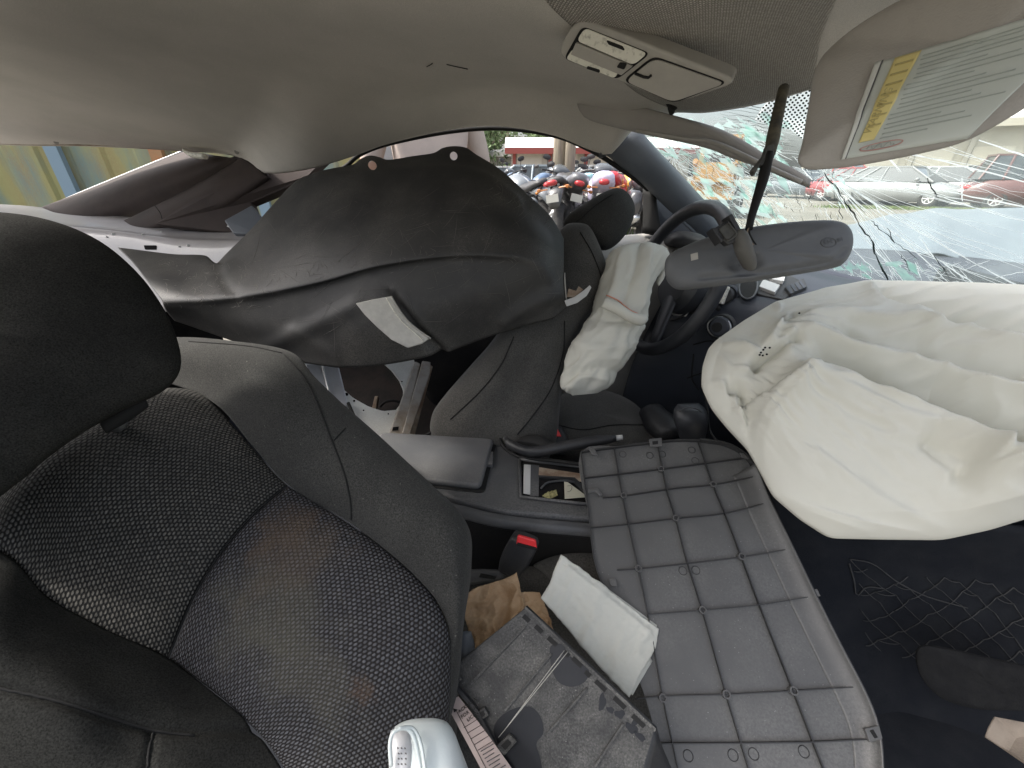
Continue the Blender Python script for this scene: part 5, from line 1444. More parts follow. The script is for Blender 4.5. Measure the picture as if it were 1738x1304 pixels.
# wire harness from the header down to the mirror
tube('harness_sleeve', [(1330, 150, .56), (1326, 168, .555), (1318, 205, .55), (1312, 235, .545), (1306, 262, .54)], [.0068, .0072, .0076, .0084, .007], mat('fabric_tape', (.055, .052, .045), .85, (.13, .115, .08), 60, .0004, 300), mir, 12, 24)
tube('harness_sleeve', [(1304, 262, .535), (1296, 300, .53), (1284, 340, .525), (1276, 366, .52), (1271, 388, .515)], [.0066, .007, .006, .005, .0045], M_rubber, mir, 12, 24)
plate('harness_connector', [P(*q) for q in [(1302, 246, .53), (1315, 244, .53), (1315, 266, .53), (1305, 282, .53), (1290, 280, .528), (1282, 296, .528), (1276, 288, .528), (1297, 262, .53)]], MATS['dusty_rubber'], mir, .008, .0015)
for o_ in (0, 4): tube('thin_wire', [(1271+o_*.3, 387, .515), (1268+o_, 396, .510), (1272+o_*1.5, 408, .512), (1280+o_, 418, .517), (1278, 424, .522)], .0010, M_rubber if o_ else M_rust, mir, 5, 14)

# ---- ribbed plastic panel
rpl = plane3((990, 768, .70), (1250, 770, .66), (1290, 1260, .475))
RP = [(985, 768), (1060, 757), (1140, 749), (1188, 748), (1230, 756), (1262, 774), (1285, 806), (1302, 850), (1340, 930), (1378, 1010), (1420, 1095), (1462, 1175), (1482, 1230), (1490, 1290), (1490, 1400), (1300, 1420), (1142, 1420), (1128, 1310), (1100, 1200), (1076, 1130), (1040, 1030), (1010, 960), (998, 870)]
rp3 = [onp(rpl, x, y) for x, y in catmull(RP, 110, closed=True)]
ribT = empty('ribbed_plastic_panel', tuple(onp(rpl, 1200, 1100, -.01)), 'large dark grey plastic panel lying ribbed back upwards on the passenger seat', 'plastic panel')
M_rib = mat('moulded_grey_plastic', (.078, .077, .076), .42, (.088, .087, .085), 12, .0001, 700, dust=(.23, .225, .215), dustamt=.35, dscale=6, fine=(420, (.24, .24, .23)))
M_ribd = mat('rib_plastic', (.022, .022, .023), .45, (.032, .032, .032), 12)
shell = plate('panel_sheet', rp3, M_rib, ribT, .004)
def ribbon(name, pix, h, w, parent=ribT, pl=rpl, m=M_ribd, lift=0.0):
    p = [onp(pl, x, y, lift) for x, y in pix]
    n = pl[1]; V = []; F = []
    for i, q in enumerate(p):
        t = p[min(i+1, len(p)-1)]-p[max(i-1, 0)]; s = np.cross(t, n); s /= np.linalg.norm(s)
        V += [q-s*w/2, q+s*w/2, q+s*w/2+n*h, q-s*w/2+n*h]
    for i in range(len(p)-1):
        for k in range(4):
            a, b = 4*i+k, 4*i+(k+1) % 4
            F.append((a, b, b+4, a+4))
    e = 4*(len(p)-1)
    F += [(3, 2, 1, 0), (e, e+1, e+2, e+3)]
    o = link(name, V, F, m, parent, False)
    bm = bmesh.new(); bm.from_mesh(o.data); bmesh.ops.recalc_face_normals(bm, faces=bm.faces); bm.to_mesh(o.data); bm.free()
    return o
vert = {'A': [(1042, 760), (1056, 843), (1083, 966), (1099, 1043), (1124, 1181), (1150, 1304), (1172, 1418)],
        'B': [(1115, 753), (1132, 836), (1146, 881), (1166, 957), (1191, 1036), (1231, 1178), (1269, 1304), (1302, 1415)],
        'C': [(1184, 750), (1209, 824), (1229, 872), (1257, 946), (1287, 1027), (1344, 1172), (1377, 1258), (1395, 1304), (1430, 1400)]}
hor = [[(992, 813), (1120, 798), (1262, 779)], [(1023, 846), (1058, 843), (1146, 830), (1209, 824), (1294, 808)], [(1002, 897), (1070, 890), (1146, 881), (1229, 872), (1308, 853)], [(1047, 968), (1083, 966), (1166, 957), (1257, 946), (1345, 932)],
       [(1099, 1043), (1191, 1036), (1287, 1027), (1382, 1012)], [(1080, 1186), (1124, 1181), (1231, 1178), (1344, 1172), (1455, 1165)], [(1110, 1261), (1250, 1260), (1377, 1258), (1478, 1253)]]
for k in vert: ribbon('rib', catmull(vert[k], 30), .0062, .0011)
for h in hor: ribbon('rib', catmull(h, 20), .0062, .0010)
ribbon('raised_rim', catmull([(1186, 750), (1230, 757), (1262, 775), (1284, 806), (1301, 850), (1339, 930), (1377, 1010), (1419, 1095), (1460, 1175), (1480, 1230), (1487, 1290), (1487, 1400)], 60), .012, .0028)
ribbon('raised_rim', catmull([(987, 769), (1060, 759), (1140, 750), (1186, 750)], 16), .007, .0022)
ribbon('raised_rim', catmull([(986, 770), (999, 870), (1011, 960), (1041, 1030)], 20), .005, .0022)
M_ribl = mat('rim_highlight_plastic', (.13, .13, .135), .4)
for (x, y) in [(1121, 798), (1058, 843), (1209, 824), (1146, 881), (1083, 966), (1257, 946), (1191, 1036), (1344, 1172), (1231, 1178), (1124, 1184), (1314, 884)]:
    q = onp(rpl, x, y)
    lathe('screw_boss', q, rpl[1], [(.0052, 0), (.0048, .0072), (.0032, .0072), (.0030, .004)], M_rib, ribT, 16)
for (x, y) in [(1057, 771), (1103, 773), (1124, 771), (1174, 764), (1180, 782), (1159, 969), (1181, 968), (1168, 1253+30), (1244, 1282), (1279, 1280), (1364, 1276)]:
    q = onp(rpl, x, y, .0004)
    e1 = np.cross(rpl[1], cU); e1 /= np.linalg.norm(e1); e2 = np.cross(rpl[1], e1)
    tube('ejector_ring', [q+.0055*(e1*math.cos(a)+e2*math.sin(a)) for a in np.linspace(0, 6.283, 18, endpoint=False)], .0005, M_ribd, ribT, 4, closed=True)
def clip(pts, h, th=.005, nm='clip', m=M_rib):
    return plate(nm, [onp(rpl, x, y, h) for x, y in pts], m, ribT, th, .0008)
# upturned long edge of the panel
RE = catmull([(1276, 792), (1284, 806), (1301, 850), (1339, 930), (1377, 1010), (1419, 1095), (1460, 1175), (1480, 1230), (1487, 1290), (1487, 1400)], 60)
RI = catmull([(1244, 808), (1254, 828), (1270, 868), (1305, 945), (1342, 1025), (1382, 1108), (1420, 1185), (1442, 1240), (1450, 1300), (1450, 1400)], 60)
rows_ = []
for t, h in ((0, .0006), (.35, .0018), (.65, .0048), (.85, .009), (.97, .0135)):
    rows_.append(np.array([onp(rpl, *(RI[k]*(1-t)+RE[k]*t), h) for k in range(60)]))
sheet('curved_edge_wall', rows_grid(rows_, 60, 14), M_rib, ribT, .0015)
clip([(998, 764), (1010, 768), (1014, 778), (1004, 776)], .012)
clip([(1100, 750), (1121, 748), (1122, 762), (1102, 763)], .012); clip([(1105, 754), (1115, 753), (1115, 759), (1106, 760)], .0125, .002, 'clip_slot', M_seam)
clip([(1252, 772), (1264, 774), (1270, 783), (1256, 780)], .010)
clip([(998, 834), (1014, 832), (1022, 842), (1018, 846), (1010, 838), (998, 840)], .010)
clip([(1032, 984), (1044, 984), (1047, 998), (1036, 996)], .010)
clip([(1370, 1003), (1380, 1001), (1386, 1014), (1376, 1012)], .012)
clip([(1456, 1233), (1480, 1228), (1486, 1250), (1464, 1256)], .014); clip([(1463, 1236), (1470, 1234), (1478, 1248), (1472, 1250)], .0145, .002, 'clip_slot', M_seam)

# ---- dirty glovebox bin
gpl = plane3((890, 1030, .49), (757, 1142, .475), (1110, 1236, .415))
gb = empty('glovebox_bin', tuple(onp(gpl, 950, 1200, -.08)), 'dusty black slotted plastic box lying on the passenger seat with wet stains', 'plastic box')
M_bin = mat('dusty_bin_plastic', (.026, .026, .026), .6, (.060, .059, .055), 34, .0006, 420, dust=(.22, .215, .20), dustamt=.65, dscale=9, grain=(500, .4), fine=(420, (.26, .26, .24)))
GBO = [(892, 1031), (1112, 1238), (1086, 1330), (1060, 1420), (930, 1420), (870, 1312), (848, 1270), (812, 1206), (762, 1152), (757, 1141)]
plate('bin_top', [onp(gpl, x, y) for x, y in GBO], M_bin, gb, .004, .0015)
sd = [[onp(gpl, x, y, 0) for x, y in [(1112, 1238), (1086, 1330), (1060, 1420)]], [onp(gpl, x, y, 0)+np.array([.035, 0, -.09]) for x, y in [(1112, 1238), (1086, 1330), (1060, 1420)]]]
sheet('bin_side', rows_grid(sd, 12, 6), M_black, gb, .003)
sd = [[onp(gpl, x, y, 0) for x, y in [(892, 1031), (1112, 1238)]], [onp(gpl, x, y, 0)+np.array([.02, .02, -.08]) for x, y in [(892, 1031), (1112, 1238)]]]
sheet('bin_back', rows_grid(sd, 12, 6), M_black, gb, .003)
for p0, p1 in (((892, 1063), (800, 1160)), ((936, 1110), (858, 1205)), ((996, 1168), (930, 1244)), ((1058, 1228), (1010, 1300))):
    for _k, (dx, hh) in enumerate(((0, .003),)):
        pix = [(p0[0]+(p1[0]-p0[0])*t, p0[1]+(p1[1]-p0[1])*t) for t in np.linspace(0, 1, 5)]
        ribbon('moulded_ridge', pix, .0026, .0022, gb, gpl, M_bin)
ribbon('edge_lip', [(757, 1143), (792, 1182), (812, 1206), (838, 1256), (848, 1280), (872, 1314)], .007, .004, gb, gpl, M_black)
ribbon('back_lip', [(892, 1031), (1000, 1133), (1112, 1238)], .0045, .003, gb, gpl, M_bin)
for i, (x, y, L) in enumerate([(898, 1044, 14), (919, 1062, 16), (942, 1083, 20), (966, 1104, 12), (984, 1118, 22), (1002, 1138, 12), (1024, 1158, 24), (1056, 1187, 26), (1088, 1218, 28)]):
    ux_, uy_ = .728, .685
    q = [(x-L/2*ux_-2, y-L/2*uy_+3), (x+L/2*ux_-2, y+L/2*uy_+3), (x+L/2*ux_-7, y+L/2*uy_+9), (x-L/2*ux_-7, y-L/2*uy_+9)]
    plate('slot', [onp(gpl, a, b, .0006) for a, b in q], M_rubber, gb, .0005)
for q in [[(770, 1150), (780, 1143), (787, 1152), (776, 1160)], [(809, 1208), (824, 1198), (832, 1212), (818, 1222)], [(843, 1264), (866, 1243), (879, 1256), (858, 1280)]]:
    plate('snap_clip', [onp(gpl, a, b, .006) for a, b in q], M_bin, gb, .006, .001)
    c = np.mean([onp(gpl, a, b, .0066) for a, b in q], axis=0)
    plate('clip_window', [c+(onp(gpl, a, b, .0066)-c)*.5 for a, b in q], M_rubber, gb, .0006)
# wet patches (dark, glossy film)
M_wet = mat('wet_patch', (.012, .013, .016), .4, (.016, .017, .020), 20, spec=.3)
def blob_px(cx, cy, rx, ry, ang, n=26, jit=.14):
    out = []; ph = rnd.uniform(0, 6)
    for k in range(n):
        a = 2*math.pi*k/n
        r = 1+jit*math.sin(3*a+ph)+jit*.6*math.sin(5*a+2*ph)+rnd.uniform(-.03, .03)
        x, y = rx*r*math.cos(a), ry*r*math.sin(a)
        out.append((cx+x*math.cos(ang)-y*math.sin(ang), cy+x*math.sin(ang)+y*math.cos(ang)))
    return out
wp = [(935, 1096), (958, 1094), (962, 1112), (990, 1122), (1000, 1140), (992, 1158), (970, 1166), (948, 1158), (938, 1140), (934, 1118)]
plate('wet_patch', [onp(gpl, x, y, .0004) for x, y in catmull(wp, 40, closed=True)], M_wet, gb, .0003)
wp = [(838, 1238), (850, 1216), (880, 1200), (905, 1202), (920, 1222), (922, 1246), (910, 1262), (918, 1290), (920, 1330), (890, 1330), (860, 1296), (845, 1262)]
plate('wet_patch', [onp(gpl, x, y, .0004) for x, y in catmull(wp, 46, closed=True)], M_wet, gb, .0003)
for c in [(1022, 1192, 6, 15, .1), (1036, 1205, 7, 5, .5), (1052, 1212, 9, 7, 0), (1072, 1236, 12, 7, .6), (1086, 1250, 12, 5, .7), (1078, 1224, 5, 9, .3)]:
    plate('wet_patch', [onp(gpl, x, y, .0004) for x, y in blob_px(*c)], M_wet, gb, .0003)
for a, b in (((958, 1104), (856, 1240)), ((964, 1106), (846, 1252))):
    tube('bright_scratch', [onp(gpl, a[0]+(b[0]-a[0])*t, a[1]+(b[1]-a[1])*t, .0006) for t in np.linspace(0, 1, 8)], .0005, M_greyplas, gb, 4)

# ---- white folded paper towel
tw = coons([(952, 941, .575), (1000, 975, .565), (1060, 1022, .555), (1119, 1068, .545)], [(918, 1015, .545), (965, 1070, .53), (1015, 1130, .512), (1068, 1184, .495)],
           [(952, 941, .575), (940, 970, .565), (932, 990, .56), (918, 1015, .545)], [(1119, 1068, .545), (1112, 1100, .535), (1090, 1140, .515), (1068, 1184, .495)], 110, 90)
M_towel = mat('white_paper_towel', (.56, .56, .51), .9, (.52, .52, .47), 10, .0003, 900, spec=.1)
def towel_disp(px, py, g_):
    return cloth_noise(px*1.0+py*.55, (py-px*.7)*.35, 16, .0022, 2.0)+cloth_noise(px, py, 8, .0007, 3.0)+ridges([([(950, 990), (990, 1040), (1030, 1110)], -.003, 10, 10), ([(965, 965), (1030, 1015), (1100, 1072)], .004, 6, 10), ([(1020, 1000), (1000, 1060), (990, 1090)], .003, 10, 10)])(px, py)
tow = sheet('paper_towel', puffed(tw, .003, 8, .0), M_towel, None, .003, disp=towel_disp)
tag(tow, 'folded white paper towel wad lying between the brown sheet and the ribbed panel', 'paper towel')
tow2 = sheet('towel_layer', coons([(955, 945, .579), (1000, 977, .570), (1060, 1020, .56), (1121, 1066, .55)], [(930, 1015, .56), (975, 1070, .545), (1025, 1130, .525), (1074, 1180, .508)], [(955, 945, .579), (948, 975, .57), (930, 1015, .56)], [(1121, 1066, .55), (1118, 1100, .54), (1074, 1180, .508)], 40, 40), M_towel, tow, .003, disp=lambda px, py, g_: cloth_noise(px, py, 14, .001, 8.0))
# ---- brown sheets
M_brown = mat('brown_stained_paper', (.46, .32, .19), .75, (.38, .235, .12), 22, .0004, 500, dust=(.20, .10, .04), dustamt=.7, dscale=11)
bs = sheet('brown_paper_sheet', coons([(782, 1010, .555), (815, 995, .565), (850, 985, .575), (877, 973, .58)], [(806, 1106, .535), (840, 1085, .535), (890, 1060, .54), (892, 1040, .545)], [(782, 1010, .555), (790, 1050, .55), (806, 1106, .535)], [(877, 973, .58), (884, 1000, .57), (892, 1040, .545)], 70, 60), M_brown, None, .002,
           disp=lambda px, py, g_: cloth_noise(px, py, 30, .006, 1.0, True)+cloth_noise(px, py, 10, .0012, 3.0, True)+ridges([([(845, 990), (860, 1020), (850, 1060)], -.006, 9, 9)])(px, py))
tag(bs, 'crumpled tan brown paper sheet with rusty stains beside the seat belt buckle', 'brown paper')
bs2 = sheet('paper_fold', coons([(876, 1006, .572), (900, 1005, .57), (916, 1006, .568)], [(890, 1048, .548), (915, 1060, .545), (940, 1072, .54)], [(876, 1006, .572), (884, 1030, .56), (890, 1048, .548)], [(916, 1006, .568), (928, 1035, .555), (940, 1072, .54)], 30, 30), M_brown, bs, .002, disp=lambda px, py, g_: cloth_noise(px, py, 12, .003, 5.0, True))

# ---- pinkish printed form under the bin
fpl = plane3((778, 1183, .455), (758, 1194, .45), (860, 1304, .40))
fT = empty('printed_form', tuple(onp(fpl, 800, 1250)), 'pinkish printed paper form sticking out from under the dusty black box', 'paper form')
M_form = mat('pinkish_paper', (.42, .345, .32), .8, (.39, .32, .30), 8)
plate('form_sheet', [onp(fpl, x, y) for x, y in [(778, 1182), (757, 1195), (820, 1312), (860, 1400), (960, 1400), (880, 1320), (830, 1250), (800, 1210)]], M_form, fT, .0006)
fx = onp(fpl, 796, 1186)-onp(fpl, 772, 1204); fy = onp(fpl, 770, 1190)-onp(fpl, 796, 1240)
fxn = fx/np.linalg.norm(fx); fyn = fy-fxn*(fy@fxn); fyn /= np.linalg.norm(fyn)
def fo(x, y): return onp(fpl, x, y, .0006)
text('form_lettering', 'ACKNOW', .0050, fo(779, 1212), fxn, fyn, M_rubber, fT)
text('form_lettering', 'FOR SUR', .0050, fo(784, 1221), fxn, fyn, M_rubber, fT)
text('form_lettering', 'LICEN', .0050, fo(794, 1226), fxn, fyn, M_rubber, fT)
plate('black_triangle', [fo(*q) for q in [(769, 1203), (777, 1205), (771, 1210)]], M_rubber, fT, .0002)
tube('margin_line', [fo(774, 1206), fo(800, 1256), fo(838, 1330)], .0003, M_rubber, fT, 4)
for i in range(5):
    x, y = 787+i*6.0, 1234+i*9.5
    tube('ruled_line', [fo(x, y+2), fo(x+26, y-14)], .00025, M_rubber, fT, 4)
    if i: text('form_lettering', ('Name', 'Address', 'City', 'State')[i-1] if False else '', .003, fo(x, y), fxn, fyn, M_rubber, fT)
for i in range(9):
    x, y = 816+i*3.4, 1276+i*6.0
    tube('fine_print_line', [fo(x, y), fo(x+22-(i % 3)*3, y-13+(i % 3)*1.6)], .0004, M_ink, fT, 4)

# ---- white folded tube in the foreground
wt = empty('white_folded_wrapper', tuple(P(720, 1300, .30)), 'glossy white folded plastic wrapper standing at the bottom beside the seat', 'wrapper')
M_wrap = mat('glossy_white_film', (.50, .56, .56), .3, (.62, .64, .64), 8, .0001, 500)
eloft('wrapper_body', [((670, 1234, .335), (752, 1229, .345), .004), ((668, 1248, .33), (770, 1244, .34), .02), ((668, 1275, .325), (782, 1272, .335), .026), ((668, 1320, .32), (800, 1320, .33), .03), ((668, 1420, .31), (840, 1420, .32), .03)], M_wrap, wt, n=40, nr=30, pw=2.2)
eloft('wrapper_end', [((663, 1240, .32), (693, 1235, .325), .003), ((660, 1262, .315), (702, 1258, .32), .010), ((660, 1300, .31), (707, 1296, .315), .012), ((664, 1380, .305), (712, 1380, .31), .012)], mat('printed_film', (.50, .50, .51), .4, (.30, .31, .34), 30), wt, n=24, nr=16)
tube('film_rim', [(664, 1300, .300), (662, 1262, .302), (668, 1243, .305), (684, 1236, .308), (698, 1243, .308), (707, 1268, .305), (714, 1310, .30)], .0016, M_wrap, wt, 6, 26)
tube('film_rim', [(676, 1236, .303), (700, 1236, .310), (714, 1262, .306), (722, 1310, .30)], .0013, M_wrap, wt, 6, 22)
for i in range(4):
    for j in range(3):
        q = P(676+j*6+rnd.uniform(-1, 1), 1270+i*9, .2975)
        boxes('printed_mark', [(q, (.0012, .0004, .0018))], M_ink, wt)

# ---- litter in the console tray
py_ = plate('card_scrap', oc([(957, 822), (963, 823), (997, 848), (958, 851)], .006), mat('yellowed_card', (.50, .48, .38), .8), None, .001)
tag(py_, 'small yellowed card scrap standing in the open console tray', 'card')
tube('pencil_squiggle', oc([(962, 830), (970, 830), (968, 838), (962, 840)], .0066), .0004, M_ink, py_, 4, 10)
lf = sheet('dried_leaf', coons(oc([(920, 846), (930, 840), (944, 836)], .006), oc([(925, 849), (935, 850), (946, 846)], .005), oc([(920, 846), (925, 849)], .006), oc([(944, 836), (946, 846)], .006), 20, 10), mat('dried_leaf', (.36, .33, .15), .8, (.18, .16, .07), 160), None, .001, disp=lambda px, py, g_: cloth_noise(px, py, 4, .003, 1.0))
tag(lf, 'dried yellow-green leaf scrap beside the card in the console tray', 'leaf')

# ---- net bag in the passenger footwell and the cardboard flap
net = empty('net_bag', tuple(P(1620, 1180, .66)), 'dark mesh net bag crumpled in the black passenger footwell', 'net bag')
M_net = mat('net_cord', (.060, .060, .060), .7)
npad = pillow('bag_contents', [(1560, 1100, .69), (1600, 1100, .68), (1680, 1118, .67), (1760, 1140, .66), (1800, 1200, .66), (1700, 1205, .66), (1640, 1200, .67), (1590, 1180, .68), (1560, 1140, .69)], mat('dark_knit', (.007, .007, .008), .95, (.013, .013, .013), 60, .001, 300), net, .012, .03, n=60, rings=14, disp=lambda px, py, g_: cloth_noise(px, py, 14, .004, 2.0, True))
V, F = [], []
def fw_pt(x, y):
    q = on(FB, x, y, .004, .74); return q
nu, nv = 11, 8
gridp = {}
for i in range(nu):
    for j in range(nv):
        u, v = i/(nu-1), j/(nv-1)
        x = 1442+u*300+v*30+math.sin(v*5+u*3)*6+rnd.uniform(-4, 4); y = 950+u*60+v*(150+u*60)*.9+math.sin(u*6+v)*8+rnd.uniform(-4, 4)
        gridp[i, j] = (x, y)
for i in range(nu-1):
    for j in range(nv-1):
        if (i+j) % 2 == 0:
            prs = [(gridp[i, j], gridp[i+1, j+1]), (gridp[i+1, j], gridp[i, j+1])]
        else:
            prs = [(gridp[i, j], gridp[i+1, j])] if rnd.random() < .35 else []
        for a, b in prs:
            p = [fw_pt(a[0]+(b[0]-a[0])*t, a[1]+(b[1]-a[1])*t+3*math.sin(t*math.pi)) for t in np.linspace(0, 1, 5)]
            tube_vf(p, .0009, 4, None, V, F)
o = link('net_mesh', V, F, M_net, net); o['kind'] = 'stuff'
tube('net_drawstring', [fw_pt(x, y) for x, y in catmull([(1440, 955), (1448, 985), (1452, 1010), (1470, 995), (1500, 998)], 14)], .0013, M_net, net, 5)
tube('net_drawstring', [fw_pt(x, y) for x, y in catmull([(1442, 948), (1480, 955), (1520, 985), (1570, 1010), (1640, 1030)], 20)], .0013, M_net, net, 5)
cf = plate('cardboard_flap', [P(*q) for q in [(1688, 1216, .52), (1760, 1230, .50), (1800, 1330, .47), (1738, 1294, .48), (1700, 1268, .50), (1672, 1250, .51), (1678, 1234, .515)]], mat('dirty_tan_card', (.30, .25, .20), .85, (.20, .16, .125), 16, .0004, 300, dust=(.06, .05, .045), dustamt=.8, dscale=14), None, .004, .001)
tag(cf, 'dirty tan cardboard flap in the passenger footwell by the net bag', 'cardboard')

# ================================================================== OUTSIDE
def local_mesh(name, builder, m, parent, smooth=False):
    V, F = [], []
    builder(V, F)
    o = link(name, V, F, m, parent, smooth, local=True, origin=(0, 0, 0))
    bm = bmesh.new(); bm.from_mesh(o.data); bmesh.ops.recalc_face_normals(bm, faces=bm.faces); bm.to_mesh(o.data); bm.free()
    return o
def ell(V, F, secs, n=14):
    """secs: (x,y,z, half width(y), half height(z), ) sections along x"""
    st = len(V)
    for (x, y, z, hw, hh) in secs:
        for k in range(n):
            a = 2*math.pi*k/n
            V.append(np.array([x, y+hw*math.copysign(abs(math.cos(a))**.8, math.cos(a)), z+hh*math.copysign(abs(math.sin(a))**.8, math.sin(a))]))
    for i in range(len(secs)-1):
        for k in range(n):
            F.append((st+i*n+k, st+i*n+(k+1) % n, st+(i+1)*n+(k+1) % n, st+(i+1)*n+k))
    F.append(tuple(st+k for k in range(n))); F.append(tuple(st+(len(secs)-1)*n+k for k in range(n)))
def ltube(V, F, pts, r, n=7, closed=False):
    tube_vf([np.array(p, float) for p in pts], r, n, None, V, F, closed=closed)
def lring(c, R, ax='y', n=20, a0=0, a1=2*math.pi, cl=True):
    ts = np.linspace(a0, a1, n, endpoint=not cl)
    return [(c[0]+R*math.cos(t), c[1], c[2]+R*math.sin(t)) for t in ts]
M_tyre = mat('tyre_rubber', (.030, .030, .031), .85, (.05, .048, .045), 20)
M_engine = mat('engine_alloy', (.20, .20, .20), .45, (.10, .10, .10), 16, metal=.6)
M_frame = mat('bike_frame_black', (.03, .03, .032), .45)
M_seatv = mat('bike_seat_vinyl', (.05, .05, .052), .55)
M_tail = mat('tail_lamp_red', (.38, .035, .04), .35)
M_plate = mat('licence_plate_white', (.40, .40, .37), .5)
M_winds = mat('smoked_screen', (.10, .11, .12), .15)
def wheel(bike, x, R=.30, w=.13):
    o = local_mesh('wheel', lambda V, F: (ltube(V, F, lring((x, 0, R), R-w/2), w/2, 10, True)), M_tyre, bike, True)
    def rim(V, F):
        ltube(V, F, lring((x, 0, R), R-w), .022, 6, True)
        for k in range(5):
            a = 2*math.pi*k/5
            ltube(V, F, [(x, 0, R), (x+(R-w)*math.cos(a), 0, R+(R-w)*math.sin(a))], .018, 5)
        ltube(V, F, [(x, -.05, R), (x, .05, R)], .045, 10)
    r = local_mesh('rim', rim, M_engine, bike)
    r.parent = o; 
    return o
def make_bike(col, style, lean, label, loc, rz, seatcol=None, tailc=None):
    """motorcycle, front towards +x"""
    b = empty('parked_motorcycle', tuple(loc), label, 'motorcycle', 'motorcycles parked in rows outside')
    m = mat('bike_paint_%s' % style[0], col, .3, tuple(c*.85 for c in col), 5, coat=.5) if False else mat('bike_paint_%d_%d_%d' % tuple(int(c*99) for c in col), col, .3, tuple(c*.85 for c in col), 5, coat=.5)
    wheel(b, -.70, .31, .16); wheel(b, .72, .30, .12)
    local_mesh('engine', lambda V, F: (ell(V, F, [(-.22, 0, .42, .12, .14), (-.1, 0, .42, .19, .20), (.16, 0, .44, .19, .20), (.26, 0, .50, .12, .16)]), [ltube(V, F, [(.05, s*.17, .42), (.05, s*.23, .42)], .09, 12) for s in (1, -1)]), M_engine, b)
    local_mesh('chassis', lambda V, F: (ltube(V, F, [(.50, 0, .86), (.2, .12, .72), (-.30, .13, .60), (-.35, .13, .38)], .022), ltube(V, F, [(.50, 0, .86), (.2, -.12, .72), (-.30, -.13, .60), (-.35, -.13, .38)], .022),
                                        ltube(V, F, [(-.35, .11, .36), (-.70, .12, .31)], .03), ltube(V, F, [(-.35, -.11, .36), (-.70, -.12, .31)], .03), ltube(V, F, [(-.35, .05, .66), (-.95, .06, .84)], .02), ltube(V, F, [(-.35, -.05, .66), (-.95, -.06, .84)], .02)), M_frame, b)
    local_mesh('fork', lambda V, F: [ltube(V, F, [(.44, s*.10, .95), (.72, s*.10, .30)], .026, 8) for s in (1, -1)], M_chrome, b)
    local_mesh('handlebar', lambda V, F: (ltube(V, F, [(.34, .38, .98), (.44, .22, 1.0), (.46, 0, .98), (.44, -.22, 1.0), (.34, -.38, .98)], .014), [ltube(V, F, [(.36, s*.26, 1.0), (.38, s*.32, 1.16)], .006, 5) for s in (1, -1)]), M_frame, b)
    for s in (1, -1):
        local_mesh('mirror', lambda V, F: ell(V, F, [(.36, s*.33, 1.18, .02, .01), (.37, s*.33, 1.18, .07, .04), (.40, s*.33, 1.18, .06, .035), (.42, s*.33, 1.18, .02, .01)], 10), M_frame, b)
    local_mesh('fuel_tank', lambda V, F: ell(V, F, [(-.18, 0, .78, .08, .06), (-.10, 0, .82, .13, .11), (.12, 0, .87, .17, .14), (.32, 0, .88, .14, .12), (.42, 0, .88, .06, .07)]), m, b, True)
    local_mesh('seat', lambda V, F: ell(V, F, [(-.92, 0, .90, .07, .03), (-.85, 0, .90, .12, .05), (-.5, 0, .82, .14, .06), (-.2, 0, .80, .12, .06), (-.12, 0, .82, .06, .04)]), M_seatv, b, True)
    if style[0] == 's':      # sport tail and fairing
        local_mesh('tail_cowl', lambda V, F: ell(V, F, [(-1.10, 0, .93, .07, .04), (-1.02, 0, .91, .14, .10), (-.75, 0, .84, .17, .12), (-.4, 0, .74, .15, .11), (-.25, 0, .70, .10, .08)]), m, b, True)
        local_mesh('fairing', lambda V, F: ell(V, F, [(.25, 0, .62, .20, .22), (.45, 0, .72, .23, .26), (.68, 0, .82, .18, .18), (.84, 0, .80, .08, .08)]), m, b, True)
        local_mesh('windscreen', lambda V, F: ell(V, F, [(.45, 0, 1.02, .14, .06), (.55, 0, 1.04, .16, .10), (.68, 0, .98, .12, .06)]), M_winds, b, True)
    else:
        local_mesh('rear_fender', lambda V, F: ell(V, F, [(-1.06, 0, .60, .08, .06), (-1.0, 0, .70, .11, .08), (-.85, 0, .78, .12, .07), (-.6, 0, .76, .11, .05)]), m, b, True)
        local_mesh('headlight', lambda V, F: ltube(V, F, [(.52, 0, .90), (.66, 0, .90)], [.06, .09], 14), M_chrome, b, True)
    if style[0] == 'b':
        for s in (1, -1):
            local_mesh('saddlebag', lambda V, F: ell(V, F, [(-1.0, s*.27, .58, .07, .13), (-.94, s*.27, .58, .10, .17), (-.60, s*.27, .58, .10, .17), (-.54, s*.27, .58, .07, .13)]), m, b, True)
    local_mesh('tail_lamp', lambda V, F: ell(V, F, [(-1.135, 0, .87, .03, .02), (-1.12, 0, .87, .065, .035), (-1.06, 0, .87, .075, .04)]), M_tail, b, True)
    local_mesh('number_plate', lambda V, F: box_vf(V, F, (-1.13, 0, .68), (.01, .17, .10), None), M_plate, b)
    local_mesh('exhaust', lambda V, F: [ltube(V, F, [(.1, s*.17, .30), (-.3, s*.19, .27), (-.5, s*.20, .30), (-1.0, s*.23, .42)], [.02, .025, .05, .055], 10) for s in ((1, -1) if style[0] != 's' else (1,))], M_chrome, b, True)
    for s in (1, -1):
        local_mesh('turn_signal', lambda V, F: (ltube(V, F, [(-1.02, s*.08, .80), (-1.03, s*.2, .80)], .01, 5), ell(V, F, [(-1.06, s*.2, .80, .015, .015), (-1.03, s*.2, .80, .03, .025), (-1.0, s*.2, .80, .015, .015)], 8)), mat('amber_lens', (.40, .15, .04), .3), b)
    b.rotation_euler = (lean, 0, rz)
    b.scale = (1.18, 1.18, 1.18)
    return b
def gpx(x, d):
    """ground point under photo column x at horizontal distance d along the view"""
    r = ray(x, 392); r = np.array([r[0], r[1], 0]); r /= (r@np.array([-math.sin(YAW), math.cos(YAW), 0]))
    q = CAM+r*d; q[2] = 0
    return q
AW = math.radians(90)
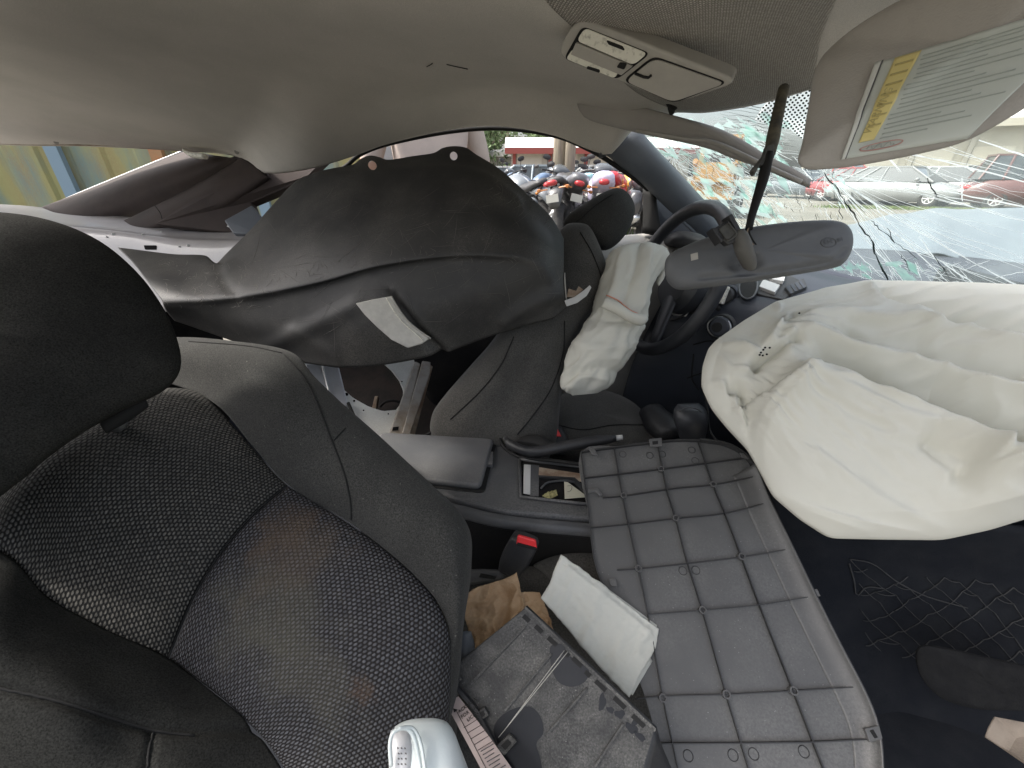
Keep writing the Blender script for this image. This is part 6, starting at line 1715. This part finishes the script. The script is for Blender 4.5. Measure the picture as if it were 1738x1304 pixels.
bikes = [
    (936, 6.3, (.10, .10, .11), 's', .22, AW+.25, 'black sport motorcycle leaning left with a red tail lamp, left of the utility poles'),
    (973, 6.0, (.06, .062, .065), 'c', -.16, AW-.15, 'black motorcycle with a fat rear tyre leaning just right of the utility poles'),
    (1012, 6.2, (.60, .56, .72), 's', .03, AW, 'pale lavender sport motorcycle seen from behind above the headrest'),
    (1037, 6.6, (.60, .03, .04), 's', -.05, AW-.1, 'bright red sport motorcycle just right of the lavender one'),
    (1074, 5.9, (.045, .045, .05), 'b', .10, AW+.1, 'black touring motorcycle with side bags beside the door upright'),
    (902, 7.0, (.18, .20, .22), 'b', -.32, AW+.6, 'grey motorcycle tipped far over above the black trim panel edge'),
    (872, 7.8, (.62, .62, .60), 'c', .28, AW+.9, 'white motorcycle lying against others at the left end of the row'),
    (955, 8.6, (.45, .07, .05), 'c', .08, AW+.3, 'dull red motorcycle in the second row behind the utility poles'),
    (918, 8.8, (.10, .16, .26), 's', -.1, AW-.5, 'dark blue sport motorcycle in the second row left of the poles'),
    (992, 8.4, (.66, .68, .66), 's', .12, AW+.35, 'white sport motorcycle in the second row right of the poles'),
    (1022, 8.9, (.30, .52, .58), 's', -.12, AW-.35, 'pale teal sport motorcycle in the second row behind the lavender one'),
    (1056, 8.3, (.58, .30, .06), 'c', .1, AW+.2, 'orange motorcycle in the second row behind the red one'),
    (1092, 7.6, (.62, .48, .06), 's', -.08, AW-.2, 'yellow sport motorcycle at the right end behind the windscreen pillar'),
    (884, 10.0, (.05, .05, .055), 's', .15, AW+1.0, 'small black sport motorcycle far back at the left end'),
]
for (x, d, col, st, lean, rz, lab_) in bikes:
    make_bike(col, st, lean, lab_, gpx(x, d*1.38), rz)

# utility poles
def pole(x, d, h, r, label, lean=0.0):
    q = gpx(x, d)
    e = empty('utility_pole', tuple(q), label, 'utility pole', 'utility poles outside')
    local_mesh('timber_post', lambda V, F: ltube(V, F, [(0, 0, -.2), (lean*.3, 0, h*.3), (lean, 0, h)], [r, r*.95, r*.8], 16), mat('weathered_timber', (.33, .29, .22), .9, (.22, .19, .15), 6, .003, 40, stretch=(3, 3, .3)), e, True)
    local_mesh('cross_arm', lambda V, F: box_vf(V, F, (lean*.93, 0, h*.93), (1.6, .09, .11)), MATS['weathered_timber'], e)
    return e
pole(944, 9.6, 8.5, .15, 'thicker pale timber utility pole, left one of the close pair', .05)
pole(962, 9.4, 8.0, .11, 'thinner dark timber utility pole, right one of the close pair', -.1)
pole(803, 36, 7, .10, 'thin distant utility pole in front of the trees', 0)

# low white-roofed building with red fascia
def building(x0, d0, x1, d1, hwall, label, roofc, fascia, wallc, ndoor):
    a, b = gpx(x0, d0), gpx(x1, d1)
    L = np.linalg.norm(b-a); ang = math.atan2(b[1]-a[1], b[0]-a[0])
    e = empty('low_building', tuple(a), label, 'building')
    local_mesh('wall', lambda V, F: box_vf(V, F, (L/2, 4, hwall/2), (L, 8, hwall)), mat('wall_'+label[:12], wallc, .85, tuple(c*.9 for c in wallc), .6), e)
    def roof_(V, F):
        st = len(V)
        for x in (-.5, L+.5):
            for (y, z) in ((-.8, hwall), (4, hwall+1.0), (8.8, hwall), (8.8, hwall-.1), (-.8, hwall-.1)):
                V.append(np.array([x, y, z]))
        for k in range(5): F.append((st+k, st+(k+1) % 5, st+5+(k+1) % 5, st+5+k))
        F.append(tuple(st+k for k in range(5))); F.append(tuple(st+5+k for k in range(5)))
    local_mesh('roof', roof_, mat('roof_'+label[:12], roofc, .6, tuple(c*.92 for c in roofc), 1.0), e)
    local_mesh('fascia', lambda V, F: box_vf(V, F, (L/2, -.86, hwall-.22), (L+1, .08, .40)), mat('fascia_'+label[:12], fascia, .6), e)
    md = mat('door_'+label[:12], tuple(min(.8, c*1.15) for c in wallc), .6)
    n = ndoor
    for i in range(n):
        x = L*(i+.5)/n
        local_mesh('roller_door', lambda V, F: box_vf(V, F, (x, -.04, 1.4), (L/n*.7, .06, 2.7)), md, e)
        local_mesh('door_post', lambda V, F: box_vf(V, F, (x-L/n*.42, -.10, hwall/2-.1), (.25, .14, hwall-.2)), MATS['fascia_'+label[:12]], e)
    e.rotation_euler = (0, 0, ang)
    return e
building(868, 36, 1150, 36, 3.0, 'long low building with white roof and red fascia behind the motorcycles', (.60, .58, .54), (.26, .06, .05), (.42, .39, .34), 5)
building(815, 48, 872, 46, 3.2, 'small pale building left of the long white-roofed one', (.55, .54, .50), (.50, .48, .44), (.55, .53, .50), 2)
building(1340, 34, 2300, 22, 4.2, 'long beige building behind the parked cars', (.50, .48, .44), (.45, .42, .34), (.52, .48, .38), 9)

# trees
M_bark = mat('tree_bark', (.12, .095, .07), .95)
def tree(x, d, h, w, label, leafc, seed, dens=1100):
    r = random.Random(seed)
    h *= 1.35
    q = gpx(x, d)
    e = empty('leafy_tree', tuple(q), label, 'tree', 'trees beyond the yard')
    def trunk(V, F):
        ltube(V, F, [(0, 0, -.1), (.05*w, 0, h*.35), (0, .03*w, h*.75)], [w*.05, w*.035, w*.012], 8)
        for k in range(7):
            a = r.uniform(0, 6.28); z = h*r.uniform(.25, .6)
            ltube(V, F, [(0, 0, z), (w*.22*math.cos(a), w*.22*math.sin(a), z+h*.15), (w*.38*math.cos(a), w*.38*math.sin(a), z+h*.25)], [w*.02, w*.012, w*.005], 5)
    local_mesh('trunk', trunk, M_bark, e, True)
    V, F = [], []
    cl = [(r.uniform(-.38, .38)*w, r.uniform(-.38, .38)*w, h*r.uniform(.30, .90), r.uniform(.10, .22)*w) for _ in range(26)]
    for _ in range(dens):
        cx, cy, cz, cr = r.choice(cl)
        while True:
            a = np.array([r.uniform(-1, 1) for _ in range(3)])
            if a@a < 1: break
        p = np.array([cx, cy, cz])+a*cr*np.array([1, 1, .8])
        s = w*r.uniform(.022, .045)
        u = np.array([r.uniform(-1, 1) for _ in range(3)]); u /= np.linalg.norm(u)
        v = np.cross(u, [r.uniform(-1, 1) for _ in range(3)]); v /= np.linalg.norm(v)+1e-9
        st = len(V)
        V += [p-u*s, p-v*s*.5, p+u*s, p+v*s*.5]
        F.append((st, st+1, st+2, st+3))
    m = mat('leaves_%d' % int(leafc[1]*1000), leafc, .7, tuple(c*.55 for c in leafc), .8)
    link('crown', V, F, m, e, False, local=True, origin=(0, 0, 0))
tr = [(790, 46, 5.0, 7), (815, 50, 5.6, 8), (838, 48, 5.0, 7), (860, 52, 6.4, 8), (884, 47, 4.6, 3.4), (926, 60, 5.4, 8), (948, 62, 5.6, 8), (1000, 64, 5.0, 9), (1060, 60, 5, 9), (770, 44, 5, 8)]
tl = ['leafy green tree at the left end of the tree line', 'broad green tree second from the left of the tree line', 'green tree behind the thin distant pole', 'tallest rounded green tree above the small pale building', 'slim sparse young tree standing alone against the sky', 'green tree behind the white roof left of the utility poles', 'green tree just behind the utility poles', 'low green tree behind the white roof right of the poles', 'low green tree hidden beyond the windscreen pillar', 'green tree beside the person outside']
for i, (x, d, h, w) in enumerate(tr):
    tree(x, d, h, w, tl[i], (.15, .21, .085) if i % 2 else (.12, .18, .07), 10+i, 1500 if i != 4 else 420)

# grass tufts by the bikes and the cars
def tufts(name, label, spots, n, h):
    V, F = [], []
    for (x, d) in spots:
        c = gpx(x, d)
        for _ in range(n):
            p = c+np.array([rnd.gauss(0, .35), rnd.gauss(0, .25), 0]); a = rnd.uniform(0, 6.28); hh = h*rnd.uniform(.4, 1)
            st = len(V); e = np.array([math.cos(a), math.sin(a), 0])
            V += [p-e*.012, p+e*.012, p+e*rnd.uniform(-.1, .1)+np.array([rnd.uniform(-.06, .06), 0, hh])]
            F.append((st, st+1, st+2))
    o = link(name, V, F, mat('grass_blades', (.10, .17, .045), .8, (.20, .21, .08), 3), None, False)
    tag(o, label, kind='stuff')
tufts('roadside_grass', 'green weeds between the motorcycles', [(958, 8.7), (965, 8.5), (992, 8.8), (925, 9), (1000, 8.4), (880, 10.3)], 300, .28)
tufts('weed_strip', 'weeds along the row of parked cars', [(1400+i*14, 17.2-i*.1) for i in range(30)], 160, .14)

# parked cars
M_cglass = mat('car_window_glass', (.04, .05, .055), .08, spec=.8)
def car_out(col, suv, label, loc, rz, name='parked_car'):
    e = empty(name, tuple(loc), label, 'car', 'cars parked outside')
    m = mat('car_paint_%d_%d_%d' % tuple(int(c*99) for c in col), col, .25, tuple(c*.9 for c in col), 2, coat=.6)
    L, Wd_, H = (4.5, 1.8, 1.42) if not suv else (4.7, 1.9, 1.75)
    k = H/1.42
    prof = [(-2.25, .42, .62, .74), (-2.15, .30, .82, .84), (-1.7, .22, .90*k**.5, .90), (-.9, .20, .92*k**.5, .90), (.6, .20, .92*k**.5, .90), (1.4, .22, .86*k**.5, .90), (1.95, .28, .74*k**.5, .86), (2.25, .38, .60, .70)]
    def body(V, F):
        st = len(V); n = 12
        for (x, z0, z1, hw) in prof:
            for q in [(-hw*.95, z0), (-hw, (z0+z1)/2), (-hw*.97, z1-.08), (-hw*.80, z1), (0, z1+.03), (hw*.80, z1), (hw*.97, z1-.08), (hw, (z0+z1)/2), (hw*.95, z0), (hw*.5, z0-.03), (0, z0-.03), (-hw*.5, z0-.03)]:
                V.append(np.array([x, q[0], q[1]]))
        for i in range(len(prof)-1):
            for j in range(n): F.append((st+i*n+j, st+i*n+(j+1) % n, st+(i+1)*n+(j+1) % n, st+(i+1)*n+j))
        F.append(tuple(st+j for j in range(n))); F.append(tuple(st+(len(prof)-1)*n+j for j in range(n)))
    b = local_mesh('body', body, m, e, True)
    rear = -2.0 if suv else -1.75
    zb, zt = .90*k**.5, H
    gh = [(rear, zb, .80, rear+(.25 if suv else .75), zt), (1.25, zb, .80, .45, zt)]
    def cabin(V, F, inset=0.0, top=True):
        st = len(V)
        x0, x1, X0, X1 = rear, 1.30, rear+(.25 if suv else .80), .45
        hb_, ht = .80-inset, .62-inset
        for x, z, h in ((x0, zb, hb_), (X0, zt, ht), (X1, zt, ht), (x1, zb, hb_)):
            V.append(np.array([x, -h, z])); V.append(np.array([x, h, z]))
        for i in range(3): F.append((st+2*i, st+2*i+1, st+2*i+3, st+2*i+2))
        F.append((st, st+2, st+4, st+6)); F.append((st+1, st+3, st+5, st+7)); F.append((st, st+1, st+7, st+6))
    local_mesh('window_glass', lambda V, F: cabin(V, F), M_cglass, e)
    X0, X1 = rear+(.25 if suv else .80), .45
    local_mesh('roof', lambda V, F: box_vf(V, F, ((X0+X1)/2, 0, zt+.01), (X1-X0+.1, 1.28, .06)), m, e)
    for s in (1, -1):
        for (x0, x1) in ((1.30, X1), (-.35, -.30), (rear, X0), (rear+.6, X0+.4)):
            local_mesh('roof_pillar', lambda V, F: ltube(V, F, [(x0, s*.81, zb), (x1, s*.63, zt)], .035, 6), m, e)
    for x in (-1.35, 1.38):
        for s in (1, -1):
            w = local_mesh('tyre', lambda V, F: ltube(V, F, lring((x, s*.80, .33), .24), .095, 10, True), M_tyre, e, True)
            def rm_(V, F):
                ltube(V, F, lring((x, s*.86, .33), .17), .02, 6, True)
                for kk in range(6):
                    a = 2*math.pi*kk/6
                    ltube(V, F, [(x, s*.86, .33), (x+.17*math.cos(a), s*.86, .33+.17*math.sin(a))], .022, 5)
            r = local_mesh('rim', rm_, M_silver, e); r.parent = w
    for s in (1, -1):
        local_mesh('headlight', lambda V, F: ell(V, F, [(2.05, s*.62, .62, .10, .05), (2.14, s*.62, .62, .16, .07), (2.24, s*.60, .60, .12, .05)]), M_lens, e, True)
        local_mesh('tail_lamp', lambda V, F: ell(V, F, [(-2.05, s*.66, .74, .12, .06), (-2.16, s*.66, .74, .15, .08), (-2.27, s*.62, .72, .10, .05)]), M_tail, e, True)
        local_mesh('wing_mirror', lambda V, F: ell(V, F, [(.80, s*.98, .98, .05, .04), (.86, s*.98, .98, .10, .07), (.92, s*.98, .98, .05, .04)]), m, e, True)
    local_mesh('grille', lambda V, F: box_vf(V, F, (2.22, 0, .50), (.08, .9, .16)), M_rubber, e)
    e.rotation_euler = (0, 0, rz)
    return e
cars = [
    (1440, 21.0, (.24, .03, .035), False, -.95, 'dull red car, leftmost of the row parked across the yard'),
    (1492, 18.5, (.27, .28, .28), False, -.85, 'grey car with dark windows between the red car and the silver one'),
    (1572, 18.4, (.42, .44, .44), False, -.80, 'silver car in the middle of the row across the yard'),
    (1640, 17.6, (.04, .045, .05), False, -.75, 'black car with a dark front wing near the maroon vehicle'),
    (1742, 15.5, (.13, .06, .055), True, -.45, 'dark maroon sport utility car with a silver wheel, rightmost of the row'),
    (1400, 27.0, (.50, .06, .05), True, -.9, 'red van-like car far behind, seen beside the hanging mirror wire'),
    (1330, 25, (.10, .12, .14), False, -1.0, 'dark car far behind the shattered windscreen corner'),
]
for (x, d, col, suv, rz, lb_) in cars:
    car_out(col, suv, lb_, gpx(x, d), rz)
# cars behind the motorcycles
for (x, d, col, lb_) in [(915, 16.5, (.36, .42, .46), 'blue-grey car behind the motorcycles left of the poles'), (1000, 17, (.60, .60, .58), 'white car behind the motorcycles right of the poles'), (855, 19, (.58, .58, .56), 'white car at the left behind the tipped motorcycles')]:
    car_out(col, False, lb_, gpx(x, d), .15)

# orange loader seen through the shattered glass
M_or = mat('loader_orange', (.46, .25, .06), .5, (.36, .19, .06), 3)
ld = empty('orange_loader', tuple(gpx(1195, 14)), 'orange-yellow loader machine behind the shattered windscreen by the driver side', 'loader')
local_mesh('chassis', lambda V, F: (box_vf(V, F, (0, 0, .75), (2.4, 1.2, .5)), box_vf(V, F, (-.9, 0, 1.2), (.8, 1.0, .5))), M_or, ld)
local_mesh('cab', lambda V, F: ([box_vf(V, F, (x, y, 1.5), (.08, .08, 1.2)) for x in (-.4, .6) for y in (-.5, .5)], box_vf(V, F, (.1, 0, 2.12), (1.2, 1.15, .08))), M_or, ld)
local_mesh('lift_arm', lambda V, F: [ltube(V, F, [(-.6, s*.62, 1.5), (.8, s*.62, 1.2), (1.6, s*.62, .5)], .08, 6) for s in (1, -1)], M_or, ld)
local_mesh('bucket', lambda V, F: (box_vf(V, F, (1.8, 0, .2), (.7, 1.6, .06)), box_vf(V, F, (1.5, 0, .45), (.06, 1.6, .5))), M_engine, ld)
for x in (-.8, .8):
    for s in (1, -1):
        local_mesh('wheel', lambda V, F: ltube(V, F, lring((x, s*.75, .42), .28), .14, 10, True), M_tyre, ld, True)
local_mesh('operator_seat', lambda V, F: (box_vf(V, F, (0, 0, 1.15), (.45, .45, .1)), box_vf(V, F, (-.2, 0, 1.45), (.1, .45, .5))), M_seatv, ld)
ld.rotation_euler = (0, 0, 1.3)

# big weathered container seen through the rear window
cq0, cq1 = gpx(-700, 3.4), gpx(560, 4.6)
cL = np.linalg.norm(cq1-cq0); cang = math.atan2(cq1[1]-cq0[1], cq1[0]-cq0[0])
ct = empty('weathered_container', tuple(cq0), 'tall yellow, blue and rust stained metal container behind the rear window', 'container')
def cont_mat():
    m = mat('weathered_container_paint', (.30, .29, .13), .8, (.17, .24, .22), 1.5, .002, 50, dust=(.27, .17, .09), dustamt=1.0, dscale=2.0, nlo=.44, nhi=.62, stretch=(2.2, 2.2, .5))
    return m
MC = cont_mat()
def corr(V, F):
    st = len(V); n = int(cL/.5)
    xs = []
    for i in range(n+1):
        x = i*.5
        xs += [(x, 0), (x+.22, 0), (x+.25, .02), (x+.47, .02)]
    for (x, y) in xs:
        V.append(np.array([x, y, .25])); V.append(np.array([x, y, 2.45]))
    for i in range(len(xs)-1):
        F.append((st+2*i, st+2*i+2, st+2*i+3, st+2*i+1))
side = local_mesh('corrugated_side', corr, MC, ct); mod_solid(side, .01, 0)
local_mesh('top_rail', lambda V, F: box_vf(V, F, (cL/2, 0, 2.5), (cL, .12, .12)), mat('rust_orange', (.40, .17, .07), .8, (.25, .2, .12), 3), ct)
local_mesh('bottom_rail', lambda V, F: box_vf(V, F, (cL/2, 0, .2), (cL, .12, .14)), MATS['rust_orange'], ct)
local_mesh('back_side', lambda V, F: box_vf(V, F, (cL/2, 2.4, 1.35), (cL, .05, 2.3)), MC, ct)
local_mesh('roof', lambda V, F: box_vf(V, F, (cL/2, 1.2, 2.57), (cL, 2.44, .03)), MC, ct)
for i in range(7):
    local_mesh('side_post', lambda V, F: box_vf(V, F, (cL*(i+.3)/7, -.06, 1.35), (.10, .06, 2.2)), MATS['rust_orange'] if i % 2 else mat('faded_blue_paint', (.19, .27, .34), .8), ct)
ct.rotation_euler = (0, 0, cang)
# orange truck box beyond the driver's window
ot = empty('orange_truck', tuple(gpx(560, 11.0)), 'orange box truck with a white stripe beyond the side window', 'truck')
local_mesh('cargo_box', lambda V, F: box_vf(V, F, (0, 0, 1.55), (4.4, 2.2, 2.1)), mat('truck_orange', (.68, .20, .05), .5), ot)
local_mesh('white_stripe', lambda V, F: box_vf(V, F, (2.23, 0, 1.4), (.07, 2.26, 2.4)), M_white, ot)
local_mesh('cab', lambda V, F: ell(V, F, [(-3.7, 0, 1.1, .9, .5), (-3.5, 0, 1.15, 1.0, .8), (-2.8, 0, 1.3, 1.05, 1.0), (-2.3, 0, 1.3, 1.05, 1.0)]), M_white, ot, True)
local_mesh('cab_window', lambda V, F: box_vf(V, F, (-3.2, 0, 1.7), (.5, 1.9, .45)), M_cglass, ot)
for x in (-3.0, 1.2):
    for s in (1, -1):
        local_mesh('wheel', lambda V, F: ltube(V, F, lring((x, s*.95, .45), .32), .13, 10, True), M_tyre, ot, True)

# ---- person standing outside the driver's side
def person():
    base = gpx(738, 2.1); base[2] = 0
    e = empty('person', tuple(base), 'person in a beige shirt standing outside the driver side window', 'person')
    S = 1.0
    J = {'pelvis': (0, 0, .95), 'belly': (0, 0, 1.08), 'chest': (0, 0, 1.30), 'neckb': (0, 0, 1.46), 'neck': (0, .01, 1.52), 'head': (0, .02, 1.62), 'top': (0, .02, 1.72),
         'sl': (-.17, 0, 1.42), 'el': (-.26, .02, 1.16), 'wl': (-.27, .14, .94), 'hl': (-.27, .18, .86), 'sr': (.17, 0, 1.42), 'er': (.27, .03, 1.16), 'wr': (.26, .14, .95), 'hr': (.26, .18, .87),
         'hpl': (-.09, 0, .90), 'kl': (-.11, .02, .50), 'al': (-.12, -.02, .09), 'tl': (-.13, .14, .03), 'hpr': (.09, 0, .90), 'kr': (.11, .02, .50), 'ar': (.12, -.02, .09), 'tr': (.13, .14, .03)}
    R = {'pelvis': (.17, .12), 'belly': (.16, .12), 'chest': (.18, .125), 'neckb': (.10, .08), 'neck': (.055, .055), 'head': (.078, .095), 'top': (.06, .07), 'sl': (.075, .07), 'el': (.05, .05), 'wl': (.03, .03), 'hl': (.04, .02), 'sr': (.075, .07), 'er': (.05, .05), 'wr': (.03, .03), 'hr': (.04, .02),
         'hpl': (.10, .10), 'kl': (.062, .062), 'al': (.045, .045), 'tl': (.045, .03), 'hpr': (.10, .10), 'kr': (.062, .062), 'ar': (.045, .045), 'tr': (.045, .03)}
    E = [('pelvis', 'belly'), ('belly', 'chest'), ('chest', 'neckb'), ('neckb', 'neck'), ('neck', 'head'), ('head', 'top'), ('chest', 'sl'), ('sl', 'el'), ('el', 'wl'), ('wl', 'hl'), ('chest', 'sr'), ('sr', 'er'), ('er', 'wr'), ('wr', 'hr'), ('pelvis', 'hpl'), ('hpl', 'kl'), ('kl', 'al'), ('al', 'tl'), ('pelvis', 'hpr'), ('hpr', 'kr'), ('kr', 'ar'), ('ar', 'tr')]
    # fingers
    for s, h in ((-1, 'hl'), (1, 'hr')):
        hx = J[h]
        for i, dx in enumerate((-.027, -.009, .009, .027)):
            a, b_ = '%sf%da' % (h, i), '%sf%db' % (h, i)
            J[a] = (hx[0]+dx*.6, hx[1]+.02, hx[2]-.05); J[b_] = (hx[0]+dx*.7, hx[1]+.035, hx[2]-.085+.006*abs(i-1.5))
            R[a] = (.009, .009); R[b_] = (.008, .008); E += [(h, a), (a, b_)]
        J[h+'t'] = (hx[0]-s*.035, hx[1]+.03, hx[2]-.02); R[h+'t'] = (.010, .010); E.append((h, h+'t'))
    names = list(J)
    me = bpy.data.meshes.new('body')
    me.from_pydata([J[n] for n in names], [(names.index(a), names.index(b_)) for a, b_ in E], [])
    o = bpy.data.objects.new('body', me); COL.objects.link(o); o.parent = e
    o.modifiers.new('skin', 'SKIN'); 
    sv = me.skin_vertices[0].data
    for i, n in enumerate(names): sv[i].radius = R[n]
    sv[names.index('pelvis')].use_root = True
    ss_ = o.modifiers.new('sub', 'SUBSURF'); ss_.levels = 2; ss_.render_levels = 2
    dg = bpy.context.evaluated_depsgraph_get(); dg.update()
    nm = bpy.data.meshes.new_from_object(o.evaluated_get(dg))
    o.modifiers.clear(); o.data = nm
    skin = mat('skin', (.42, .26, .19), .55); shirt = mat('beige_shirt_cloth', (.50, .42, .37), .9, (.44, .37, .33), 9, .001, 120); pants = mat('khaki_trousers', (.16, .14, .11), .9); shoe = mat('dark_shoe', (.03, .03, .03), .6)
    for m in (skin, shirt, pants, shoe): nm.materials.append(m)
    for p in nm.polygons:
        c = p.center
        p.use_smooth = True
        arm = abs(c.x) > .20 and c.z < 1.18
        p.material_index = 0 if (c.z > 1.49 or arm) else 1 if c.z > .97 else 2 if c.z > .10 else 3
    local_mesh('hair', lambda V, F: ell(V, F, [(-.085, .0, 1.68, .03, .03), (-.06, .0, 1.69, .085, .06), (0, 0, 1.71, .105, .07), (.06, .0, 1.69, .085, .06), (.085, 0, 1.68, .03, .03)], 16), mat('brown_hair', (.06, .04, .03), .8), e, True)
    e.rotation_euler = (0, 0, YAW*.5+.5)
person()
